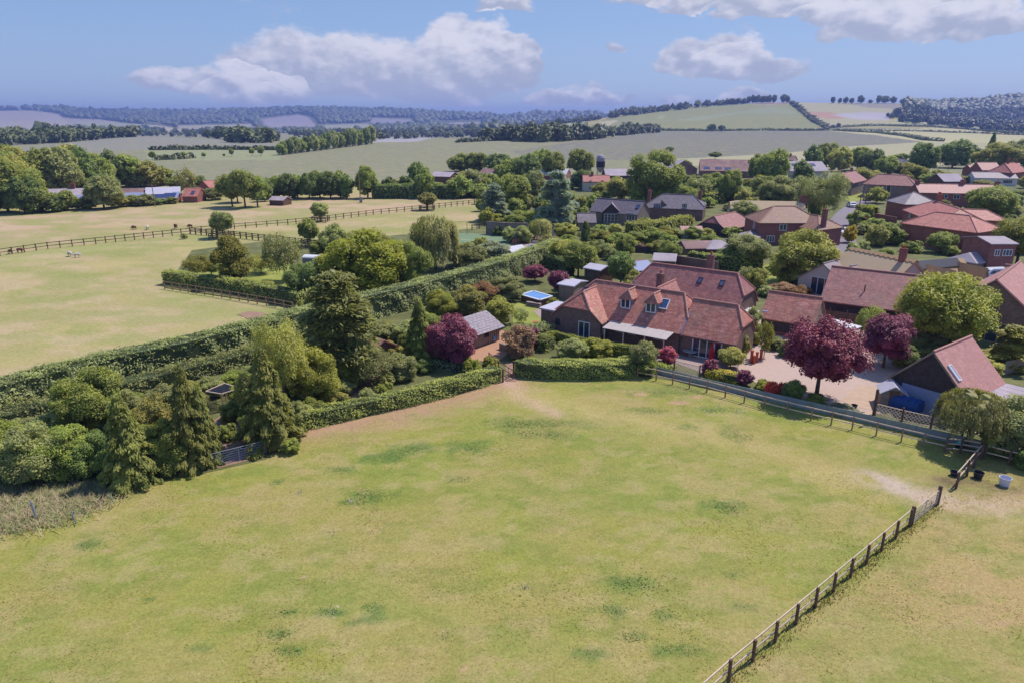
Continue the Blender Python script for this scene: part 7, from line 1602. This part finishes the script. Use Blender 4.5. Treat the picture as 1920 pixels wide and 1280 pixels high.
# greenhouse, pool, outdoor sofa, closed parasol
vhouse('greenhouse', 'white-framed greenhouse roof beside the tennis court', (952, 463), (976, 459), 2.4, 1.6, 1.5, 'white', 'sheet_white', cat='greenhouse', ridge=False, extA=.2, extB=.2)
e = empty('swimming_pool', (*G(992, 470), 0), 'strip of blue pool water beside the greenhouse', 'pool'); mb = MB(); P = gp((980, 470), (1000, 472), (1008, 463), (990, 462)); mb.add([(x, y, .16) for x, y in P], [(0, 1, 2, 3)]); part('water', mb, MT['blue_water'], e)
mb = MB(); 
for a, b in zip(P, P[1:] + P[:1]): mb.beam((*a, .12), (*b, .12), .35, .14)
part('coping', mb, MT['stonework'], e)
x, y = G(1018, 462); e = empty('outdoor_sofa', (x, y, 0), 'pale grey outdoor sofa set by the small weeping willow', 'sofa'); 
for dx, dy, sx, sy in ((0, .4, 4.2, .9), (-1.7, -.7, .9, 1.4)):
    mb = MB(); mb.box((x + dx, y + dy, .3), (sx, sy, .45)); part('seat', mb, MT['stonework'], e); mb = MB(); mb.box((x + dx, y + dy + sy / 2 + .1, .5), (sx, .2, .9)); part('backrest', mb, MT['stonework'], e)
def parasol(x, y, h, mat, label):
    e = empty('parasol', (x, y, 0), label, 'parasol'); mb = MB(); mb.tube((x, y, 0), (x, y, h), .03, n=6); part('pole', mb, MT['pale_wood'], e)
    mb = MB(); mb.lathe((x, y, 0), [(.24, .5), (.3, .75), (.24, 1.3), (.14, h * .8), (.03, h)], 9); part('canopy', mb, MT[mat], e); mb = MB(); mb.lathe((x, y, .02), [(.3, 0), (.28, .1), (.06, .12)], 10); part('base', mb, MT['stonework'], e)
x, y = G(1037, 455); parasol(x, y, 3.0, 'lead', 'closed grey parasol beside the outdoor sofa')
x, y = G(1333, 681); parasol(x, y, 2.35, 'red_cloth', 'closed red parasol in front of the french doors')
# raised swim spa
P = [G(977, 553, 1.0), G(1012, 563, 1.0), G(1035, 556, 1.0), G(1000, 546, 1.0)]; e = empty('swim_spa', (*P[0], 0), 'raised swim spa with bright blue water on the small lawn', 'pool')
mb = MB(); mb.prism(P, 0, 1.0); part('tub', mb, MT['brown_wood'], e); mb = MB()
for a, b in zip(P, P[1:] + P[:1]): mb.beam((*a, 1.03), (*b, 1.03), .3, .1)
part('rim', mb, MT['white'], e); C_ = (sum(p[0] for p in P) / 4, sum(p[1] for p in P) / 4); Q_ = [(C_[0] + (p[0] - C_[0]) * .93, C_[1] + (p[1] - C_[1]) * .93) for p in P]
mb = MB(); mb.add([(x, y, 1.02) for x, y in Q_], [(0, 1, 2, 3)]); part('water', mb, MT['blue_water'], e)
for i in range(3): mb = MB(); a = G(988, 566 + i * 3, .6 - i * .2); b = G(1014, 570 + i * 3, .6 - i * .2); mb.beam((*a, .6 - i * .2), (*b, .6 - i * .2), .5, .1); part('step', mb, MT['paving2'], e)
# horse box
FQ = Fr(-12); a, b = FQ.inv(*G(586, 507)); e = empty('horse_box', (*FQ.p(a, b)[:2], 0), 'grey horse box with a rounded white roof beside the lime maple', 'horse box')
mb = MB(); mb.prism([FQ.p(a + i, b + j)[:2] for i, j in ((-1.7, 0), (1.7, 0), (1.7, 2), (-1.7, 2))], .45, 2.0); part('body', mb, MT['lead'], e)
mb = MB(); vs = [FQ.p(a + i, b + 1 + 1.06 * math.cos(t), 1.98 + .42 * math.sin(t)) for i in (-1.75, 1.75) for t in [math.pi * k / 8 for k in range(9)]]; mb.add(vs, [(k, k + 1, k + 10, k + 9) for k in range(8)] + [tuple(range(9))[::-1], tuple(range(9, 18)), (8, 0, 9, 17)]); part('roof', mb, MT['white'], e)
for i in (-.5, .5): mb = MB(); mb.tube(FQ.p(a + i, b - .05, .35), FQ.p(a + i, b + .2, .35), .34, n=12); part('wheel', mb, MT['tyre'], e)
# fruit cage
e = empty('fruit_cage', (*G(385, 770), 0), 'black netted fruit cage behind the twin conifers', 'cage'); P = [G(386, 733, 1.7), G(415, 738, 1.7), G(450, 727, 1.7), G(420, 718, 1.7)]
for p in P: mb = MB(); mb.box((*p, .85), (.08, .08, 1.7)); part('post', mb, MT['pale_wood'], e)
for a, b in zip(P, P[1:] + P[:1]): mb = MB(); mb.beam((*a, 1.7), (*b, 1.7), .07, .07); part('rail', mb, MT['rail_pale'], e)
mb = MB()
for i in range(1, 16):
    t = i / 24; L = lambda a, b: (a[0] + (b[0] - a[0]) * t, a[1] + (b[1] - a[1]) * t)
    for (a, b, c_, d_) in ((P[0], P[1], P[3], P[2]), (P[0], P[3], P[1], P[2])): mb.beam((*L(a, b), 1.68), (*L(c_, d_), 1.68), .03, .02)
    a = L(P[0], P[1]); mb.beam((*a, .1), (*a, 1.68), .015, .015); a = L(P[1], P[2]); mb.beam((*a, .1), (*a, 1.68), .015, .015)
part('netting', mb, MT['black_plastic'], e, kind='stuff')
vhouse('chicken_shed', 'little brown felted shed roof among the shrubs', (694, 628), (716, 636), 2.5, 1.7, 1.5, 'brown_wood', 'tile_dark', cat='shed', ridge=False, extA=.3, extB=.3)
e = post_rail('chicken_run', gp((652, 735), (668, 706), (727, 692), (730, 722)), 'netted poultry run of thin posts on bare pink earth', 1.6, 1.4, (1.3,), 'fence_wood', .07, (.04, .05), cat='pen')
# board leaning on the summer house, people-height odds and ends
for px, py, h, r, mat, lab in ((1408, 681, 1.35, .17, 'terracotta', 'tallest terracotta chimney pot by the bungalow gable'), (1413, 683, .9, .16, 'terracotta', 'shorter terracotta pot, second of the row by the gable'), (1418, 680, 1.1, .15, 'terracotta', 'middle terracotta pot of the row by the gable'), (1426, 676, 1.1, .17, 'terracotta', 'right-hand terracotta pot of the row by the gable'),
                               (1004, 612, .5, .3, 'terracotta', 'orange flower pot at the corner of the small lawn')):
    x, y = G(px, py); mb = MB(); mb.lathe((x, y, .1), [(r, 0), (r * .85, h * .5), (r * .95, h * .9), (r * 1.15, h * .92), (r * 1.15, h), (r * .8, h)], 12); props(part('chimney_pot' if h > .6 else 'flower_pot', mb, MT[mat]), lab, 'pot')
x, y = G(1294, 668); e = empty('stone_table', (x, y, 0), 'round stone garden table on the terrace', 'table'); mb = MB(); mb.lathe((x, y, .62), [(.8, 0), (.85, .05), (.8, .1)], 16); part('table_top', mb, MT['stonework'], e); mb = MB(); mb.lathe((x, y, .02), [(.35, 0), (.2, .2), (.25, .6)], 10); part('leg', mb, MT['stonework'], e)
x, y = G(1291, 666); mb = MB(); mb.lathe((x + .2, y, .73), [(.18, 0), (.2, .12), (.1, .2), (.14, .4), (.1, .55), (.02, .62)], 10); props(part('stone_ornament', mb, MT['stonework']), 'small stone figure standing on the round garden table', 'ornament')
def tub(px, py, r, h, mat, lab, z=.05):
    x, y = G(px, py); mb = MB(); mb.lathe((x, y, z), [(r * .78, 0), (r, h), (r * 1.08, h), (r * 1.08, h - .04), (r * .95, h - .03), (r * .75, .05)], 16); return props(part('tub', mb, MT[mat]), lab, 'tub')
tub(1882, 910, .36, .6, 'white_plastic', 'white plastic feed tub in the shade at the paddock corner'); tub(1833, 896, .33, .45, 'black_plastic', 'navy feed bucket under the trees at the paddock corner'); tub(1789, 892, .3, .32, 'black_plastic', 'dark round bucket beside the fence end post')
x, y = G(1799, 838); e = empty('toy_tractor', (x, y, 0), 'turquoise plastic toy lying under the weeping pear', 'toy'); mb = MB(); mb.lathe((x, y, .2), [(.25, 0), (.32, .12), (.2, .3), (.05, .34)], 9); part('body', mb, MT['turquoise'], e)
for d in (-.25, .25): mb = MB(); mb.tube((x + d, y - .2, .2), (x + d, y - .12, .2), .18, n=10); part('wheel', mb, MT['tyre'], e)
x, y = G(1768, 800); e = empty('garden_chair', (x, y, .1), 'pale wooden garden chair behind the trellis', 'chair')
for dx, dy, dz, sx, sy, sz, nm in ((0, 0, .55, .6, .55, .06, 'seat'), (.27, 0, .9, .06, .55, .7, 'backrest'), (-.25, -.24, .32, .06, .06, .44, 'leg'), (-.25, .24, .32, .06, .06, .44, 'leg'), (.25, -.24, .32, .06, .06, .44, 'leg'), (.25, .24, .32, .06, .06, .44, 'leg'), (0, -.26, .78, .5, .06, .05, 'arm'), (0, .26, .78, .5, .06, .05, 'arm')):
    mb = MB(); mb.box((x + dx, y + dy, dz), (sx, sy, sz), .3); part(nm, mb, MT['pale_wood'], e)
x, y = G(1601, 766); tub(1601, 766, .25, .3, 'black_plastic', 'purple-planted bowl at the end of the fence bed', .1)
# poles
def pole(px, py, top, label, arm=1.4, r=.14):
    x, y, z = GT(px, py); h = height_to(x, y, z, top); e = empty('telegraph_pole', (x, y, z), label, 'pole'); mb = MB(); mb.tube((x, y, z), (x, y, z + h), r, r * .7, 8); part('pole_shaft', mb, MT['fence_wood'], e)
    mb = MB(); mb.box((x, y, z + h - .5), (arm, .12, .12)); part('crossarm', mb, MT['fence_wood'], e)
    for s in (-.45, 0, .45): mb = MB(); mb.lathe((x + s * arm, y, z + h - .44), [(.05, 0), (.07, .1), (.03, .2)], 6); part('insulator', mb, MT['stonework'], e)
    return (x, y, z + h - .3)
t1 = pole(291, 388, 345, 'wooden telegraph pole with a crossarm in front of the farm sheds', 2.6)
t2 = pole(676, 381, 323, 'slender pole with a small grey transformer in the far meadow', 1.8); mb = MB(); mb.box((G(677, 380)[0], G(677, 380)[1], .8), (.8, .6, 1.5)); props(part('cabinet', mb, MT['lead']), 'grey cabinet at the foot of the meadow pole', 'cabinet')
t3 = pole(1603, 443, 364, 'dark telegraph pole beside the lane', 1.2); t4 = pole(1622, 384, 344, 'leaning telegraph pole at the lane bend', 1.0); t5 = pole(1759, 330, 300, 'pole in front of the dark trees by the white gable', 1.0); t6 = pole(1775, 332, 304, 'second pole right of the first, before the dark trees', 1.0)
def wire(a, b, sag, label):
    mb = MB(); n = 10; P = [Vector(a).lerp(Vector(b), i / n) - Vector((0, 0, sag * 4 * (i / n) * (1 - i / n))) for i in range(n + 1)]
    for p, q in zip(P[:-1], P[1:]): mb.tube(p, q, .025, n=4, cap=False)
    props(part('overhead_wire', mb, MT['dark_metal']), label, 'wire')
wire(t3, t4, .8, 'overhead wire strung between the two lane poles'); wire(t3, (G(1700, 392, 6)[0], G(1700, 392, 6)[1], 6), .8, 'overhead wire from the lane pole to the mottled pyramid roof'); wire(t5, t6, .3, 'short wire joining the pair of poles before the dark trees')

# ------------------------------------------------------------------ cars
def car(px, py, ang, label, paint, name='car', L=4.3, Wd=1.75, hh=1.48, van=False):
    x, y = G(px, py); e = empty(name, (x, y, .1), label, 'van' if van else 'car', rz=0); fr_c, fr_s = math.cos(ang), math.sin(ang); z0 = .1
    def P(a, b, z): return (x + a * fr_c - b * fr_s, y + a * fr_s + b * fr_c, z0 + z)
    if van: side = [(-2.3, .35), (-2.35, .9), (-2.2, 1.75), (-2.05, 1.88), (.55, 1.86), (.95, 1.72), (1.55, 1.15), (2.15, .98), (2.35, .75), (2.35, .35)]
    else: side = [(-2.1, .32), (-2.13, .85), (-1.85, .98), (-1.45, 1.36), (-1.1, 1.46), (.15, 1.46), (.45, 1.40), (1.05, 1.0), (1.85, .84), (2.1, .62), (2.12, .32)]
    s = L / 4.3
    def loftw(z): return Wd / 2 * (1.0 if z < 1.0 else 1.0 - (z - 1.0) * .28)
    mb = MB(); n = len(side); vs = [P(a * s, -loftw(z), z) for a, z in side] + [P(a * s, loftw(z), z) for a, z in side]
    mb.add(vs, [tuple(range(n)), tuple(range(2 * n - 1, n - 1, -1))] + [(i, i + n, (i + 1) % n + n, (i + 1) % n) for i in range(n)]); part('body', mb, MT[paint], e)
    zt_ = 1.7 if van else 1.36
    wins = [[(-1.35, 1.02), (-1.15, 1.32), (-.35, 1.36), (-.35, 1.02)], [(-.25, 1.02), (-.25, 1.36), (.35, 1.30), (.75, 1.02)]] if not van else [[(-.9, 1.1), (-.9, 1.65), (.0, 1.65), (.0, 1.1)], [(.1, 1.1), (.1, 1.65), (.7, 1.6), (1.25, 1.15)]]
    for sd_ in (-1, 1):
        for w in wins:
            mb = MB(); vs = [P(a * s, sd_ * (loftw(z) + .012), z) for a, z in w]; mb.add(vs, [(0, 1, 2, 3)]); part('window', mb, MT['glass'], e)
    ws = [(.52, 1.36), (1.0, 1.04)] if not van else [(1.02, 1.66), (1.48, 1.22)]; mb = MB(); (a0, z0_), (a1, z1_) = ws; mb.add([P(a0 * s + .02, -.62, z0_ + .02), P(a1 * s + .02, -.70, z1_ + .02), P(a1 * s + .02, .70, z1_ + .02), P(a0 * s + .02, .62, z0_ + .02)], [(0, 1, 2, 3)]); part('windscreen', mb, MT['glass'], e)
    if not van: mb = MB(); mb.add([P(-1.50 * s, -.62, 1.34), P(-1.83 * s, -.70, 1.02), P(-1.83 * s, .70, 1.02), P(-1.50 * s, .62, 1.34)], [(3, 2, 1, 0)]); part('rear_window', mb, MT['glass'], e)
    for a in (-1.3 * s, 1.3 * s):
        for b in (-1, 1):
            mb = MB(); p = P(a, b * (Wd / 2 - .2), .32); q = P(a, b * (Wd / 2 + .01), .32); mb.tube(p, q, .32, n=14); w_ = part('wheel', mb, MT['tyre'], e); mb = MB(); q2 = P(a, b * (Wd / 2 + .025), .32); mb.tube(q, q2, .19, n=10); part('rim', mb, MT['galv'], w_)
    for b in (-.6, .6): mb = MB(); mb.box(P(2.1 * s + (.2 if van else 0), b, .68), (.08, .3, .14), ang); part('headlight', mb, MT['stonework'], e)
    for b in (-.65, .65): mb = MB(); mb.box(P(-2.12 * s - (.15 if van else 0), b, .75), (.06, .25, .2), ang); part('tail_light', mb, MT['red_cloth'], e)
    return e
car(1577, 440, math.radians(-100), 'white car parked on the lane below the brown-roofed chimney', 'car_white', L=4.5)
car(1596, 389, math.radians(80), 'smaller white car further up the lane bend', 'car_white')
car(1241, 470, math.radians(-14), 'navy car parked behind the boarded fence', 'car_blue', L=4.6)
car(1858, 526, math.radians(188), 'white van parked by the grey garage', 'car_white', 'van', L=4.6, Wd=1.85, van=True)
car(1625, 377, math.radians(75), 'dark car glimpsed beside the leaning lane pole', 'car_blue', L=4.0)
# ------------------------------------------------------------------ sheep
def sheep(px, py, ang, label, mat, grazing=True, s=1.0, cat='sheep'):
    x, y = G(px, py); ca, sa = math.cos(ang), math.sin(ang)
    V = [(-.42, 0, .62), (-.15, 0, .66), (.15, 0, .66), (.40, 0, .66), (.56, 0, .62 if grazing else .82), (.74, 0, .38 if grazing else .98), (.86, 0, .22 if grazing else .94)]
    Rr = [.20, .26, .27, .22, .14, .10, .06]; Ed = [(i, i + 1) for i in range(6)]
    for lx in (-.34, .30):
        for ly in (-.15, .15):
            k = len(V); V += [(lx, ly, .50), (lx + (-.05 if lx < 0 else .01), ly, .28), (lx, ly, .0)]; Rr += [.12, .055, .045]; Ed += [(1 if lx < 0 else 3, k), (k, k + 1), (k + 1, k + 2)]
    k = len(V); V += [(-.6, 0, .45)]; Rr += [.04]; Ed += [(0, k)]
    for ly in (-.12, .12): k = len(V); V += [(.70, ly, .42 if grazing else 1.02)]; Rr += [.03]; Ed += [(5, k)]
    me = bpy.data.meshes.new('sheep'); me.from_pydata([(a * ca * s - b * sa * s, a * sa * s + b * ca * s, c * s) for a, b, c in V], Ed, []); o = bpy.data.objects.new('sheep', me); COL.objects.link(o)
    mod = o.modifiers.new('skin', 'SKIN')
    for i, r in enumerate(Rr): me.skin_vertices[0].data[i].radius = (r * s, r * s)
    me.skin_vertices[0].data[2].use_root = True; o.modifiers.new('sub', 'SUBSURF').levels = 1
    dg = bpy.context.evaluated_depsgraph_get(); dg.update(); m2 = bpy.data.meshes.new_from_object(o.evaluated_get(dg)); m2.name = 'sheep'; o.modifiers.clear(); o.data = m2; m2.materials.clear(); m2.materials.append(MT[mat])
    m2.polygons.foreach_set('use_smooth', [True] * len(m2.polygons)); o.location = (x, y, 0); return props(o, label, cat)
sheep(252, 431, 2.9, 'brown and white sheep grazing, leftmost of the four beyond the rail fence', 'fleece_brown', s=1.05); sheep(277, 431, 1.9, 'pale fleeced sheep grazing right of the brown one', 'fleece', s=1.1); sheep(330, 429, -1.4, 'dark brown sheep standing up facing the camera', 'fleece_dark', False, 1.15); sheep(357, 428, 3.0, 'chestnut sheep grazing nearest the round meadow tree', 'fleece_brown', s=1.0)
sheep(132, 481, 2.6, 'white sheep grazing, left of the close pair in the near meadow', 'fleece', s=1.0); sheep(145, 483, .4, 'white sheep grazing, right of the close pair in the near meadow', 'fleece', s=.95); sheep(38, 474, .2, 'red-brown sheep by the fence at the left edge', 'fleece_brown', s=1.0); sheep(19, 476, 1.8, 'dark sheep by the fence nearest the left edge', 'fleece_dark', s=.9)
